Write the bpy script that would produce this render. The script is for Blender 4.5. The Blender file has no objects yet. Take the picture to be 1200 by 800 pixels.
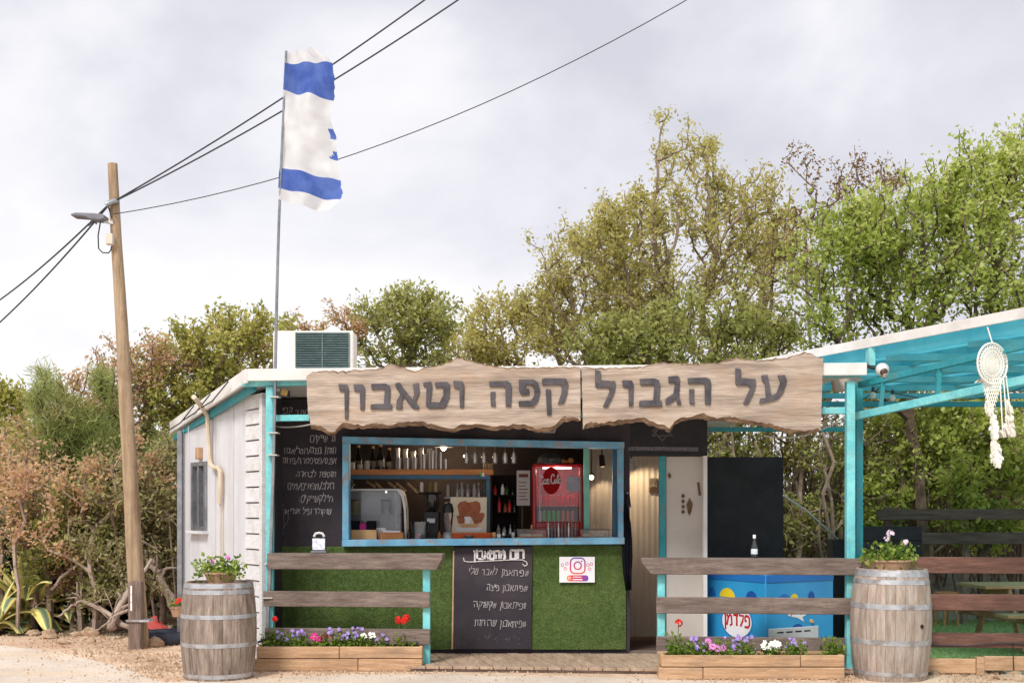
import bpy, bmesh, math, random
import numpy as np
from mathutils import Vector, Matrix, noise as mnoise
R = math.radians
random.seed(7); rng = np.random.default_rng(7)
SC = bpy.context.scene
COL = SC.collection

# ---------------------------------------------------------------- camera
F = 1400.0; EYE = 1.65; HZ = 597.0            # focal length in photo pixels, eye height (m), horizon row
cam = bpy.data.cameras.new("camera"); camo = bpy.data.objects.new("camera", cam); COL.objects.link(camo)
camo.location = (0, 0, EYE); camo.rotation_euler = (R(90), 0, 0)
cam.sensor_fit = 'HORIZONTAL'; cam.sensor_width = 36; cam.lens = F / 1200 * 36
cam.shift_y = (HZ - 400) / 1200; cam.clip_end = 2000; cam.clip_start = 0.05
SC.camera = camo

# ---------------------------------------------------------------- sky and sun
SUN_EL, SUN_AZ = 48.0, 205.0                   # azimuth of the sun, clockwise from +Y (behind the viewer, to the left)
w = bpy.data.worlds.new("World"); SC.world = w; w.use_nodes = True
nt = w.node_tree; nt.nodes.clear()
N = lambda t: nt.nodes.new(t)
out = N('ShaderNodeOutputWorld'); mixs = N('ShaderNodeMixShader')
bgS = N('ShaderNodeBackground'); bgC = N('ShaderNodeBackground')
sky = N('ShaderNodeTexSky'); sky.sky_type = 'NISHITA'; sky.sun_disc = False
sky.sun_elevation = R(SUN_EL); sky.sun_rotation = R(SUN_AZ); sky.dust_density = 2.5
bgS.inputs[1].default_value = 0.10
nt.links.new(sky.outputs[0], bgS.inputs[0])
tc = N('ShaderNodeTexCoord'); mp = N('ShaderNodeMapping'); mp.inputs['Scale'].default_value = (1.0, 1.0, 1.5)
mp.inputs['Location'].default_value = (1.6, 0.3, 0.35)
nt.links.new(tc.outputs['Generated'], mp.inputs[0])
n1 = N('ShaderNodeTexNoise'); n1.inputs['Scale'].default_value = 2.9; n1.inputs['Detail'].default_value = 7; n1.inputs['Roughness'].default_value = .52
n1.inputs['Distortion'].default_value = .25
nt.links.new(mp.outputs[0], n1.inputs['Vector'])
rp = N('ShaderNodeValToRGB'); e = rp.color_ramp.elements
e[0].position = .36; e[0].color = (.67, .67, .735, 1)
e[1].position = .62; e[1].color = (1.0, .985, 1.0, 1)
m = rp.color_ramp.elements.new(.465); m.color = (.78, .775, .84, 1)
m = rp.color_ramp.elements.new(.535); m.color = (.90, .89, .93, 1)
nt.links.new(n1.outputs['Fac'], rp.inputs[0]); nt.links.new(rp.outputs[0], bgC.inputs[0]); bgC.inputs[1].default_value = 0.775
n2 = N('ShaderNodeTexNoise'); n2.inputs['Scale'].default_value = 1.1; n2.inputs['Detail'].default_value = 3
nt.links.new(mp.outputs[0], n2.inputs['Vector'])
mr = N('ShaderNodeMapRange'); mr.inputs[1].default_value = .3; mr.inputs[2].default_value = .6; mr.inputs[3].default_value = .90; mr.inputs[4].default_value = 1.0
nt.links.new(n2.outputs['Fac'], mr.inputs[0]); nt.links.new(mr.outputs[0], mixs.inputs[0])
nt.links.new(bgS.outputs[0], mixs.inputs[1]); nt.links.new(bgC.outputs[0], mixs.inputs[2]); nt.links.new(mixs.outputs[0], out.inputs[0])

sl = bpy.data.lights.new("sun", 'SUN'); sl.energy = 2.3; sl.angle = R(14); sl.color = (1, .97, .925)
so = bpy.data.objects.new("sun", sl); COL.objects.link(so)
_d = Vector((math.sin(R(SUN_AZ)) * math.cos(R(SUN_EL)), math.cos(R(SUN_AZ)) * math.cos(R(SUN_EL)), math.sin(R(SUN_EL))))
so.rotation_euler = (-_d).to_track_quat('-Z', 'Y').to_euler(); so.location = (-6, -8, 14)

vs = SC.view_settings
vs.view_transform = 'Standard'; vs.look = 'None'; vs.gamma = 1; vs.exposure = 0.47; vs.use_curve_mapping = False
SC.cycles.max_bounces = 8; SC.cycles.transparent_max_bounces = 12

ORD = ['first','second','third','fourth','fifth','sixth','seventh','eighth','ninth','tenth']
# ---------------------------------------------------------------- measuring helpers
def at(x, y, D):                                # photo pixel + distance -> point of the place
    return Vector(((x - 600) * D / F, D, EYE + (HZ - y) * D / F))
def gd(y, z=0.0):                               # distance at which ground of height z shows at row y
    return (EYE - z) * F / (y - HZ)
def gp(x, y, z=0.0):
    return at(x, y, gd(y, z))
# line of the fence and canopy: a little nearer on the right
_F0 = at(316, 0, 12.55); _F1 = at(997, 0, 12.05)
_fs = (_F1.y - _F0.y) / (_F1.x - _F0.x)
def fl(x, off=0.0):
    k = (x - 600) / F
    return (_F0.y + off - _fs * _F0.x) / (1 - _fs * k)
FU = Vector((1, _fs, 0)).normalized(); FN = Vector((_fs, -1, 0)).normalized()   # along the fence / towards the viewer
OBL = Vector((-.57, .82, 0)).normalized()       # direction of the side wall, going back

# ---------------------------------------------------------------- objects
def S(r, g, b):
    f = lambda c: ((c / 255 + .055) / 1.055) ** 2.4 if c > 10 else c / 255 / 12.92
    return (f(r), f(g), f(b))

def wloc(o):
    v = Vector((0, 0, 0))
    while o: v += o.location; o = o.parent
    return v

def tag(o, label=None, cat=None, group=None, kind=None):
    if label: o['label'] = label
    if cat: o['category'] = cat
    if group: o['group'] = group
    if kind: o['kind'] = kind
    return o

def thing(name, loc, label, cat, group=None):
    o = bpy.data.objects.new(name, None); COL.objects.link(o); o.location = loc; o.empty_display_size = .1
    return tag(o, label, cat, group)

class MB:
    def __init__(s): s.v = []; s.f = []; s.m = []
    def add(s, vs_, fs_, mi=0):
        b = len(s.v); s.v += [tuple(v) for v in vs_]
        for f_ in fs_: s.f.append(tuple(b + i for i in f_)); s.m.append(mi)
        return s
    def box(s, x0, x1, y0, y1, z0, z1, mi=0):
        return s.add([(x0,y0,z0),(x1,y0,z0),(x1,y1,z0),(x0,y1,z0),(x0,y0,z1),(x1,y0,z1),(x1,y1,z1),(x0,y1,z1)],
                     [(0,3,2,1),(4,5,6,7),(0,1,5,4),(1,2,6,5),(2,3,7,6),(3,0,4,7)], mi)
    def obox(s, c, ax, ay, az, mi=0):           # half-extent vectors
        c = Vector(c); P = []
        for k in (-1, 1):
            for i, j in ((-1,-1),(1,-1),(1,1),(-1,1)): P.append(c + ax*i + ay*j + az*k)
        return s.add(P, [(0,3,2,1),(4,5,6,7),(0,1,5,4),(1,2,6,5),(2,3,7,6),(3,0,4,7)], mi)
    def beam(s, p0, p1, w_, h_, up=(0,0,1), mi=0):
        p0 = Vector(p0); p1 = Vector(p1); d = (p1 - p0); L = d.length; d /= L
        u = Vector(up); side = d.cross(u)
        if side.length < 1e-4: side = d.cross(Vector((1,0,0)))
        side.normalize(); u = side.cross(d)
        return s.obox((p0+p1)/2, d*(L/2), side*(w_/2), u*(h_/2), mi)
    def tube(s, pts, r, n=8, cap=True, mi=0):
        pts = [Vector(p) for p in pts]; k = len(pts)
        rs = list(r) if isinstance(r, (list, tuple)) else [r]*k
        b = len(s.v); prev = None
        for i, p in enumerate(pts):
            d = (pts[min(i+1,k-1)] - pts[max(i-1,0)]).normalized()
            if prev is None:
                a = d.cross(Vector((0,0,1)))
                if a.length < .05: a = d.cross(Vector((1,0,0)))
            else: a = prev - d*prev.dot(d)
            a.normalize(); prev = a; c = d.cross(a)
            for j in range(n):
                t = 2*math.pi*j/n; s.v.append(tuple(p + (a*math.cos(t) + c*math.sin(t))*rs[i]))
        for i in range(k-1):
            for j in range(n):
                j2 = (j+1) % n
                s.f.append((b+i*n+j, b+i*n+j2, b+(i+1)*n+j2, b+(i+1)*n+j)); s.m.append(mi)
        if cap:
            s.f.append(tuple(b+j for j in reversed(range(n)))); s.m.append(mi)
            s.f.append(tuple(b+(k-1)*n+j for j in range(n))); s.m.append(mi)
        return s
    def lathe(s, prof, c=(0,0,0), n=16, mi=0, cap=True):
        b = len(s.v); cx, cy, cz = c
        for (r_, z_) in prof:
            for j in range(n):
                t = 2*math.pi*j/n; s.v.append((cx+r_*math.cos(t), cy+r_*math.sin(t), cz+z_))
        for i in range(len(prof)-1):
            for j in range(n):
                j2 = (j+1) % n
                s.f.append((b+i*n+j, b+i*n+j2, b+(i+1)*n+j2, b+(i+1)*n+j)); s.m.append(mi)
        if cap:
            if prof[0][0] > 1e-5: s.f.append(tuple(b+j for j in reversed(range(n)))); s.m.append(mi)
            if prof[-1][0] > 1e-5: s.f.append(tuple(b+(len(prof)-1)*n+j for j in range(n))); s.m.append(mi)
        return s
    def prism(s, poly, off, mi=0, ms=None):
        n = len(poly); P = [Vector(p) for p in poly]; Q = [p + Vector(off) for p in P]
        s.add(P+Q, [tuple(range(n)), tuple(reversed(range(n, 2*n)))], mi)
        b = len(s.v) - 2*n
        for i in range(n):
            j = (i+1) % n; s.f.append((b+i, b+n+i, b+n+j, b+j)); s.m.append(mi if ms is None else ms)
        return s
    def ball(s, c, r, n=10, m_=6, sq=(1,1,1), mi=0):
        pr = [(math.sin(math.pi*i/m_), -math.cos(math.pi*i/m_)) for i in range(m_+1)]
        b = len(s.v)
        for (a, z) in pr:
            for j in range(n):
                t = 2*math.pi*j/n
                s.v.append((c[0]+r*sq[0]*max(a,1e-4)*math.cos(t), c[1]+r*sq[1]*max(a,1e-4)*math.sin(t), c[2]+r*sq[2]*z))
        for i in range(m_):
            for j in range(n):
                j2 = (j+1) % n; s.f.append((b+i*n+j, b+i*n+j2, b+(i+1)*n+j2, b+(i+1)*n+j)); s.m.append(mi)
        return s
    def build(s, name, mats, parent=None, smooth=False, bevel=0, recalc=True):
        me = bpy.data.meshes.new(name)
        o0 = wloc(parent) if parent else Vector((0,0,0))
        me.from_pydata([(v[0]-o0.x, v[1]-o0.y, v[2]-o0.z) for v in s.v], [], s.f)
        if not isinstance(mats, (list, tuple)): mats = [mats]
        for m_ in mats: me.materials.append(m_)
        if len(mats) > 1: me.polygons.foreach_set('material_index', s.m)
        if recalc:
            bm = bmesh.new(); bm.from_mesh(me); bmesh.ops.recalc_face_normals(bm, faces=bm.faces); bm.to_mesh(me); bm.free()
        if smooth: me.polygons.foreach_set('use_smooth', [True]*len(me.polygons))
        me.update()
        o = bpy.data.objects.new(name, me); COL.objects.link(o)
        if parent: o.parent = parent
        if smooth and smooth != 'all':
            try: me.set_sharp_from_angle(angle=R(38))
            except Exception: pass
        if bevel:
            b = o.modifiers.new('bevel', 'BEVEL'); b.width = bevel; b.segments = 1; b.limit_method = 'ANGLE'; b.angle_limit = R(40)
        return o

def copy_tree(o, parent=None):
    c = o.copy(); COL.objects.link(c); c.parent = parent
    for ch in list(o.children): copy_tree(ch, c)
    return c

# ---------------------------------------------------------------- materials
def mat(name, c1, c2=None, rough=.7, metal=0, scale=6, stretch=(1,1,1), detail=5, bump=0, bscale=None, lo=.35, hi=.65,
        rnd=0.0, stain=None, stain_scale=1.5, stain_amt=.5, sst=None, alpha=1, trans=0, emit=0, spec=.4, coat=0, fine=None):
    m = bpy.data.materials.new(name); m.use_nodes = True
    t = m.node_tree; nd = t.nodes; lk = t.links
    p = nd['Principled BSDF']; p.inputs['Roughness'].default_value = rough; p.inputs['Metallic'].default_value = metal
    p.inputs['Specular IOR Level'].default_value = spec; p.inputs['Coat Weight'].default_value = coat
    col = None
    if c2 is not None or bump or stain is not None:
        tcn = nd.new('ShaderNodeTexCoord'); mpn = nd.new('ShaderNodeMapping'); mpn.inputs['Scale'].default_value = stretch
        oi = nd.new('ShaderNodeObjectInfo'); va = nd.new('ShaderNodeVectorMath'); va.operation = 'MULTIPLY_ADD'
        cb = nd.new('ShaderNodeCombineXYZ')
        for i_ in range(3): lk.new(oi.outputs['Random'], cb.inputs[i_])
        va.inputs[1].default_value = (13, 7, 9)
        lk.new(cb.outputs[0], va.inputs[0]); lk.new(tcn.outputs['Object'], va.inputs[2])
        lk.new(va.outputs[0], mpn.inputs[0])
    if c2 is not None:
        nz = nd.new('ShaderNodeTexNoise'); nz.inputs['Scale'].default_value = scale; nz.inputs['Detail'].default_value = detail; nz.inputs['Roughness'].default_value = .62
        lk.new(mpn.outputs[0], nz.inputs['Vector'])
        r_ = nd.new('ShaderNodeMapRange'); r_.inputs[1].default_value = lo; r_.inputs[2].default_value = hi
        lk.new(nz.outputs['Fac'], r_.inputs[0])
        mx = nd.new('ShaderNodeMix'); mx.data_type = 'RGBA'
        mx.inputs[6].default_value = (*c1, 1); mx.inputs[7].default_value = (*c2, 1); lk.new(r_.outputs[0], mx.inputs[0])
        col = mx.outputs[2]
    if fine is not None:
        nz3 = nd.new('ShaderNodeTexNoise'); nz3.inputs['Scale'].default_value = fine[0]; nz3.inputs['Detail'].default_value = 3
        lk.new(mpn.outputs[0], nz3.inputs['Vector'])
        r3 = nd.new('ShaderNodeMapRange'); r3.inputs[1].default_value = .3; r3.inputs[2].default_value = .7; r3.inputs[3].default_value = 1-fine[1]; r3.inputs[4].default_value = 1+fine[1]
        lk.new(nz3.outputs['Fac'], r3.inputs[0])
        vm = nd.new('ShaderNodeVectorMath'); vm.operation = 'SCALE'; lk.new(col, vm.inputs[0]); lk.new(r3.outputs[0], vm.inputs['Scale']); col = vm.outputs[0]
    if stain is not None:
        nz2 = nd.new('ShaderNodeTexNoise'); nz2.inputs['Scale'].default_value = stain_scale; nz2.inputs['Detail'].default_value = 6; nz2.inputs['Roughness'].default_value = .65
        if sst:
            mps = nd.new('ShaderNodeMapping'); mps.inputs['Scale'].default_value = sst; lk.new(va.outputs[0], mps.inputs[0]); lk.new(mps.outputs[0], nz2.inputs['Vector'])
        else: lk.new(va.outputs[0], nz2.inputs['Vector'])
        r2 = nd.new('ShaderNodeMapRange'); r2.inputs[1].default_value = .50; r2.inputs[2].default_value = .68; r2.inputs[4].default_value = stain_amt
        lk.new(nz2.outputs['Fac'], r2.inputs[0])
        mx2 = nd.new('ShaderNodeMix'); mx2.data_type = 'RGBA'; mx2.inputs[7].default_value = (*stain, 1)
        if col is None: mx2.inputs[6].default_value = (*c1, 1)
        else: lk.new(col, mx2.inputs[6])
        lk.new(r2.outputs[0], mx2.inputs[0]); col = mx2.outputs[2]
    if rnd and col is not None:
        mrr = nd.new('ShaderNodeMapRange'); mrr.inputs[3].default_value = 1-rnd; mrr.inputs[4].default_value = 1+rnd
        lk.new(oi.outputs['Random'], mrr.inputs[0])
        vm = nd.new('ShaderNodeVectorMath'); vm.operation = 'SCALE'; lk.new(col, vm.inputs[0]); lk.new(mrr.outputs[0], vm.inputs['Scale']); col = vm.outputs[0]
    if col is None: p.inputs['Base Color'].default_value = (*c1, 1)
    else: lk.new(col, p.inputs['Base Color'])
    if bump:
        nb = nd.new('ShaderNodeTexNoise'); nb.inputs['Scale'].default_value = bscale or scale*2; nb.inputs['Detail'].default_value = 6
        lk.new(mpn.outputs[0], nb.inputs['Vector'])
        bp = nd.new('ShaderNodeBump'); bp.inputs['Strength'].default_value = min(1, bump); bp.inputs['Distance'].default_value = .02*max(1, bump)
        lk.new(nb.outputs['Fac'], bp.inputs['Height']); lk.new(bp.outputs[0], p.inputs['Normal'])
    if alpha < 1: p.inputs['Alpha'].default_value = alpha
    if trans: p.inputs['Transmission Weight'].default_value = trans
    if emit:
        p.inputs['Emission Color'].default_value = (*c1, 1); p.inputs['Emission Strength'].default_value = emit
    return m

def leafmat(name, cols, transl=.35, rough=.55):
    m = bpy.data.materials.new(name); m.use_nodes = True
    t = m.node_tree; nd = t.nodes; lk = t.links; p = nd['Principled BSDF']
    a = nd.new('ShaderNodeAttribute'); a.attribute_name = 'tint'
    r_ = nd.new('ShaderNodeValToRGB'); el = r_.color_ramp.elements
    while len(el) < len(cols): el.new(.5)
    for i, c in enumerate(cols): el[i].position = i/(len(cols)-1); el[i].color = (*c, 1)
    lk.new(a.outputs['Fac'], r_.inputs[0]); lk.new(r_.outputs[0], p.inputs['Base Color'])
    p.inputs['Roughness'].default_value = rough; p.inputs['Specular IOR Level'].default_value = .3
    if transl:
        tr = nd.new('ShaderNodeBsdfTranslucent'); lk.new(r_.outputs[0], tr.inputs[0])
        ms = nd.new('ShaderNodeMixShader'); ms.inputs[0].default_value = transl
        lk.new(p.outputs[0], ms.inputs[1]); lk.new(tr.outputs[0], ms.inputs[2]); lk.new(ms.outputs[0], nd['Material Output'].inputs[0])
    return m

def glassmat(name, tint=(1,1,1), a=.12, rough=.05):     # thin pane: mostly clear, with reflections
    m = bpy.data.materials.new(name); m.use_nodes = True
    t = m.node_tree; nd = t.nodes; lk = t.links; nd.remove(nd['Principled BSDF'])
    tr = nd.new('ShaderNodeBsdfTransparent'); tr.inputs[0].default_value = (*tint, 1)
    gl = nd.new('ShaderNodeBsdfGlossy'); gl.inputs['Roughness'].default_value = rough
    df = nd.new('ShaderNodeBsdfDiffuse'); df.inputs[0].default_value = (.75, .77, .8, 1)
    fr = nd.new('ShaderNodeFresnel'); fr.inputs[0].default_value = 1.5
    m1 = nd.new('ShaderNodeMixShader'); m2 = nd.new('ShaderNodeMixShader'); m1.inputs[0].default_value = a
    lk.new(tr.outputs[0], m1.inputs[1]); lk.new(df.outputs[0], m1.inputs[2])
    lk.new(fr.outputs[0], m2.inputs[0]); lk.new(m1.outputs[0], m2.inputs[1]); lk.new(gl.outputs[0], m2.inputs[2])
    lk.new(m2.outputs[0], nd['Material Output'].inputs[0])
    return m

M = {}
M['teal'] = mat('turquoise paint', S(96,186,194), S(134,212,214), rough=.55, scale=5, stain=S(128,150,142), stain_scale=7, stain_amt=.4, bump=.25, bscale=22, fine=(40,.07))
M['teal_d'] = mat('dark and shaded turquoise paint', S(32,128,140), S(52,150,160), rough=.5, scale=3, stain=S(90,104,100), stain_scale=6, stain_amt=.5, bump=.3, bscale=22, fine=(40,.12))  # darker turquoise; on the door post it stands for shade
M['roof_t'] = mat('turquoise roof sheet', S(124,206,220), S(152,222,230), rough=.5, scale=4, rnd=.16)
_t = M['roof_t'].node_tree; _p = _t.nodes['Principled BSDF']; _tr = _t.nodes.new('ShaderNodeBsdfTranslucent'); _ms = _t.nodes.new('ShaderNodeMixShader'); _ms.inputs[0].default_value = .72
_t.links.new(_p.inputs['Base Color'].links[0].from_socket, _tr.inputs[0]); _t.links.new(_p.outputs[0], _ms.inputs[1]); _t.links.new(_tr.outputs[0], _ms.inputs[2])
_tp = _t.nodes.new('ShaderNodeBsdfTransparent'); _tp.inputs[0].default_value = (.62,.9,.95,1); _m2 = _t.nodes.new('ShaderNodeMixShader'); _m2.inputs[0].default_value = .38
_t.links.new(_ms.outputs[0], _m2.inputs[1]); _t.links.new(_tp.outputs[0], _m2.inputs[2]); _t.links.new(_m2.outputs[0], _t.nodes['Material Output'].inputs[0])
M['blueframe'] = mat('worn blue paint', S(88,146,180), S(120,176,204), rough=.6, scale=5, stain=S(150,125,112), stain_scale=9, stain_amt=.8, bump=.2, bscale=25)
M['blueframe_d'] = mat('blue paint', S(52,98,128), S(70,120,150), rough=.6, scale=5, stain=S(110,100,95), stain_scale=7, stain_amt=.5)
M['mint'] = mat('mint paint', S(108,178,160), S(126,192,172), rough=.5, scale=5)
M['white'] = mat('white painted metal', S(214,211,208), S(230,228,225), rough=.45, scale=2, stain=S(180,165,150), stain_scale=2.5, stain_amt=.35)
M['fascia'] = mat('white roof edge', S(214,210,206), S(230,227,223), rough=.5, scale=2, stain=S(186,178,170), stain_scale=3, stain_amt=.4)
M['wallpanel'] = mat('off white wall panel', S(194,194,197), S(210,210,213), rough=.6, scale=1.5, stretch=(3,3,.6), stain=S(186,180,172), stain_scale=1.6, stain_amt=.3, rnd=.03)
M['clap'] = mat('white clapboard', S(204,202,202), S(220,218,218), rough=.6, scale=4, stretch=(2,2,8), stain=S(168,158,150), stain_scale=5, stain_amt=.45, rnd=.04, bump=.15)
M['steel'] = mat('galvanised steel', S(140,144,150), S(170,173,178), rough=.38, metal=.85, scale=8, stain=S(105,102,100), stain_scale=6, stain_amt=.4)
M['hoop'] = mat('zinc hoop', S(158,160,164), S(196,197,200), rough=.45, metal=.5, scale=9, stain=S(126,104,88), stain_scale=7, stain_amt=.7, bump=.3, bscale=15)
M['pipe'] = mat('beige conduit', S(196,178,154), S(210,194,172), rough=.6, scale=5)
M['black'] = mat('black chalk paint', S(52,47,53), S(64,58,63), rough=.85, scale=2.5, stain=S(84,77,80), stain_scale=1.3, stain_amt=.45, spec=.2)
M['blackpanel'] = mat('black board', S(28,28,32), S(40,39,44), rough=.65, scale=3, spec=.35, stain=S(58,55,58), stain_scale=5, stain_amt=.35)
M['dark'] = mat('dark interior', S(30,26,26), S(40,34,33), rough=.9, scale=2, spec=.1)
M['blk'] = mat('black plastic', S(20,20,22), rough=.4)
M['cloth'] = mat('black cloth', S(16,17,24), S(26,27,34), rough=.95, scale=10, spec=.1)
M['rail'] = mat('weathered rail wood', S(100,86,79), S(136,120,110), rough=.8, scale=2.2, stretch=(1.2,14,14), stain=S(84,68,62), stain_scale=2.4, stain_amt=.5, bump=.35, bscale=7, rnd=.06, fine=(26,.18))
M['rail_r'] = mat('red brown rail wood', S(92,62,52), S(124,88,74), rough=.75, scale=2.2, stretch=(1.2,14,14), stain=S(76,54,48), stain_scale=2.4, stain_amt=.5, bump=.35, bscale=7, rnd=.08, fine=(26,.18))
M['rail_d'] = mat('dark brown rail wood', S(74,58,52), S(104,86,76), rough=.8, scale=2.2, stretch=(1.2,12,12), bump=.3, bscale=7, fine=(20,.2))
M['plant_w'] = mat('planter pine', S(176,138,104), S(206,170,134), rough=.75, scale=2.4, stretch=(1,12,12), stain=S(124,102,84), stain_scale=2.2, sst=(.6,3,3), stain_amt=.65, bump=.3, bscale=8, rnd=.10, fine=(24,.14))
M['deck'] = mat('deck plank', S(150,126,106), S(184,160,138), rough=.8, scale=2, stretch=(9,1,9), stain=S(196,170,140), stain_scale=2, stain_amt=.6, bump=.3, bscale=7, rnd=.10, fine=(22,.14))
M['slab'] = mat('sawn slab wood', S(140,124,110), S(192,175,159), rough=.78, scale=1.3, stretch=(.7,5,9), stain=S(170,138,110), stain_scale=1.9, sst=(1,1,1.6), stain_amt=.55, bump=.5, bscale=6, rnd=.03, fine=(9,.16), detail=9)
M['bark'] = mat('rough bark edge', S(98,76,60), S(164,134,106), rough=.9, scale=5, stretch=(1,5,9), stain=S(84,66,54), stain_scale=5, stain_amt=.7, bump=1.5, bscale=9)
M['letter'] = mat('dark grey letter', S(58,56,62), S(92,87,90), rough=.75, scale=5, bump=.3, bscale=30, stain=S(112,100,92), stain_scale=8, stain_amt=.5)
M['stave'] = mat('barrel oak', S(120,106,95), S(164,148,135), rough=.8, scale=2.6, stretch=(9,9,1), stain=S(84,66,54), stain_scale=2.6, sst=(3,3,.55), stain_amt=.8, bump=.35, bscale=6, rnd=.12, fine=(16,.16))
M['stave2'] = mat('pale barrel oak', S(144,129,117), S(180,165,153), rough=.8, scale=2.6, stretch=(9,9,1), stain=S(136,106,82), stain_scale=2.2, sst=(3,3,.6), stain_amt=.55, bump=.35, bscale=6, rnd=.09, fine=(16,.14))
M['pole'] = mat('creosoted pole wood', S(144,122,96), S(180,155,126), rough=.8, scale=2.0, stretch=(9,9,.5), stain=S(118,84,58), stain_scale=2.0, stain_amt=.5, bump=.4, bscale=7, fine=(18,.16))
M['oldpost'] = mat('old grey post wood', S(96,80,72), S(138,118,106), rough=.9, scale=3, stretch=(9,9,.8), bump=.6, bscale=8, fine=(16,.2))
M['turf_w'] = mat('turf backing', S(74,94,46), S(92,114,60), rough=.95, scale=18, bump=.6, bscale=60)
M['chalk'] = mat('chalk', S(186,180,180), S(128,122,126), rough=.95, scale=60, lo=.3, hi=.75, spec=.1)
M['chalk2'] = mat('faint chalk', S(120,115,120), S(85,80,86), rough=.95, scale=40, spec=.1)
M['paper'] = mat('white paper', S(238,236,238), rough=.7)
M['wood_o'] = mat('orange shelf wood', S(186,118,64), S(208,142,84), rough=.6, scale=3, stretch=(1,10,10))
M['kraft'] = mat('kraft cardboard', S(206,162,112), S(218,176,128), rough=.8, scale=6)
M['beige'] = mat('beige wall panel', S(216,210,202), S(226,220,213), rough=.6, scale=2)
M['doorleaf'] = mat('grey beige door', S(186,178,170), S(198,190,182), rough=.55, scale=2, stain=S(160,150,142), stain_scale=2)
M['grey'] = mat('grey metal', S(150,152,156), S(168,170,173), rough=.4, metal=.4, scale=4)
M['lgrey'] = mat('light grey plastic', S(200,200,200), S(212,212,212), rough=.4, scale=3)
M['glass'] = glassmat('clear glass', (.97,.98,.99), .035)
M['glass_v'] = glassmat('hazed clear glass', (.92,.93,.95), .16)  # pale haze mixed in so the clear glass shows up
M['glass_b'] = glassmat('bottle glass', (.5,.52,.5), .12)
M['glass_w'] = glassmat('window pane', (.35,.36,.4), .25)
M['bottle_d'] = mat('dark bottle', S(30,28,26), S(44,38,32), rough=.15, scale=4, spec=.6)
M['tin'] = mat('steel tumbler', S(170,165,162), rough=.28, metal=.85)
M['red'] = mat('glossy red', S(178,24,28), S(200,34,36), rough=.25, scale=2, coat=.4)
M['red2'] = mat('red plastic', S(160,52,48), S(184,76,66), rough=.55, scale=3, stain=S(150,70,60), stain_amt=.5)
M['green_c'] = mat('green can', S(70,190,50), rough=.35)
M['orange_c'] = mat('orange can', S(208,110,60), rough=.4)
M['magenta'] = mat('magenta paper', S(190,40,130), rough=.7)
M['terra'] = mat('terracotta', S(176,140,112), S(192,158,130), rough=.8, scale=8, stain=S(140,110,90), stain_amt=.5)
M['soil'] = mat('soil', S(70,54,42), S(98,78,62), rough=.95, scale=30, bump=.8, bscale=50)
M['blue_f'] = mat('freezer blue', S(44,150,208), S(52,160,216), rough=.35, scale=1.5, coat=.2)
M['blue_d'] = mat('freezer deep blue', S(22,80,160), rough=.35)
M['blue_m'] = mat('freezer mid blue', S(36,116,192), rough=.35)
M['yellow'] = mat('freezer yellow', S(238,208,40), rough=.4)
M['redp'] = mat('red print', S(190,24,40), rough=.5)
M['whitep'] = mat('white print', S(240,240,242), rough=.5)
M['rafter'] = mat('weathered pale turquoise', S(74,164,178), S(110,188,196), rough=.6, scale=4, stain=S(120,150,148), stain_scale=5, stain_amt=.4)
M['flagw'] = mat('white flag cloth', S(244,243,243), S(250,250,250), rough=.9, scale=5)
M['flagb'] = mat('blue flag cloth', S(84,112,196), S(110,138,212), rough=.9, scale=6)
M['wire'] = mat('black cable', S(50,48,52), rough=.6)
M['wire_w'] = mat('pale cable', S(196,192,186), rough=.6)
M['cotton'] = mat('cream cotton', S(232,226,214), S(242,238,230), rough=.95, scale=20)
M['rubber'] = mat('tyre rubber', S(40,44,58), S(62,66,80), rough=.8, scale=10, bump=.3)
M['rock'] = mat('limestone', S(176,146,116), S(214,188,160), rough=.9, scale=6, stain=S(150,104,76), stain_scale=4, stain_amt=.6, bump=.8, bscale=14, rnd=.14)
M['bulb'] = mat('bulb glass', S(225,225,215), rough=.15, trans=.4)
M['lamp'] = mat('lit lamp', (1.0,.74,.40), rough=.5, emit=3.5)
M['picnic'] = mat('picnic table pine', S(160,126,88), S(194,160,118), rough=.75, scale=2.4, stretch=(1,12,12), stain=S(120,92,62), stain_scale=3, stain_amt=.5, bump=.3, bscale=7, rnd=.1)
M['twig'] = mat('grey brown bark', S(112,96,84), S(146,128,112), rough=.9, scale=7, bump=.5, bscale=20)
M['twig_d'] = mat('dark bark', S(78,64,54), S(112,94,80), rough=.9, scale=7, bump=.5, bscale=20)
M['driftw'] = mat('dead branch', S(148,128,116), S(182,164,150), rough=.9, scale=7, bump=.4, bscale=20)

# ================================================================ vegetation tools
def poly_mesh(name, V, mats, parent=None, tint=None, smooth=False):
    V = np.asarray(V, dtype=np.float32); n, k, _ = V.shape
    if parent: V = V - np.array(wloc(parent), dtype=np.float32)
    me = bpy.data.meshes.new(name)
    me.vertices.add(n*k); me.vertices.foreach_set('co', V.reshape(-1))
    me.loops.add(n*k); me.loops.foreach_set('vertex_index', np.arange(n*k, dtype=np.int32))
    me.polygons.add(n); me.polygons.foreach_set('loop_start', np.arange(0, n*k, k, dtype=np.int32))
    try: me.polygons.foreach_set('loop_total', np.full(n, k, dtype=np.int32))
    except Exception: pass
    if tint is not None:
        a = me.attributes.new('tint', 'FLOAT', 'POINT'); a.data.foreach_set('value', np.repeat(np.clip(tint, 0, 1).astype(np.float32), k))
    me.materials.append(mats); me.update(calc_edges=True); me.validate()
    o = bpy.data.objects.new(name, me); COL.objects.link(o)
    if parent: o.parent = parent
    return o

def unit(a): return a / (np.linalg.norm(a, axis=-1, keepdims=True) + 1e-9)

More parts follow.
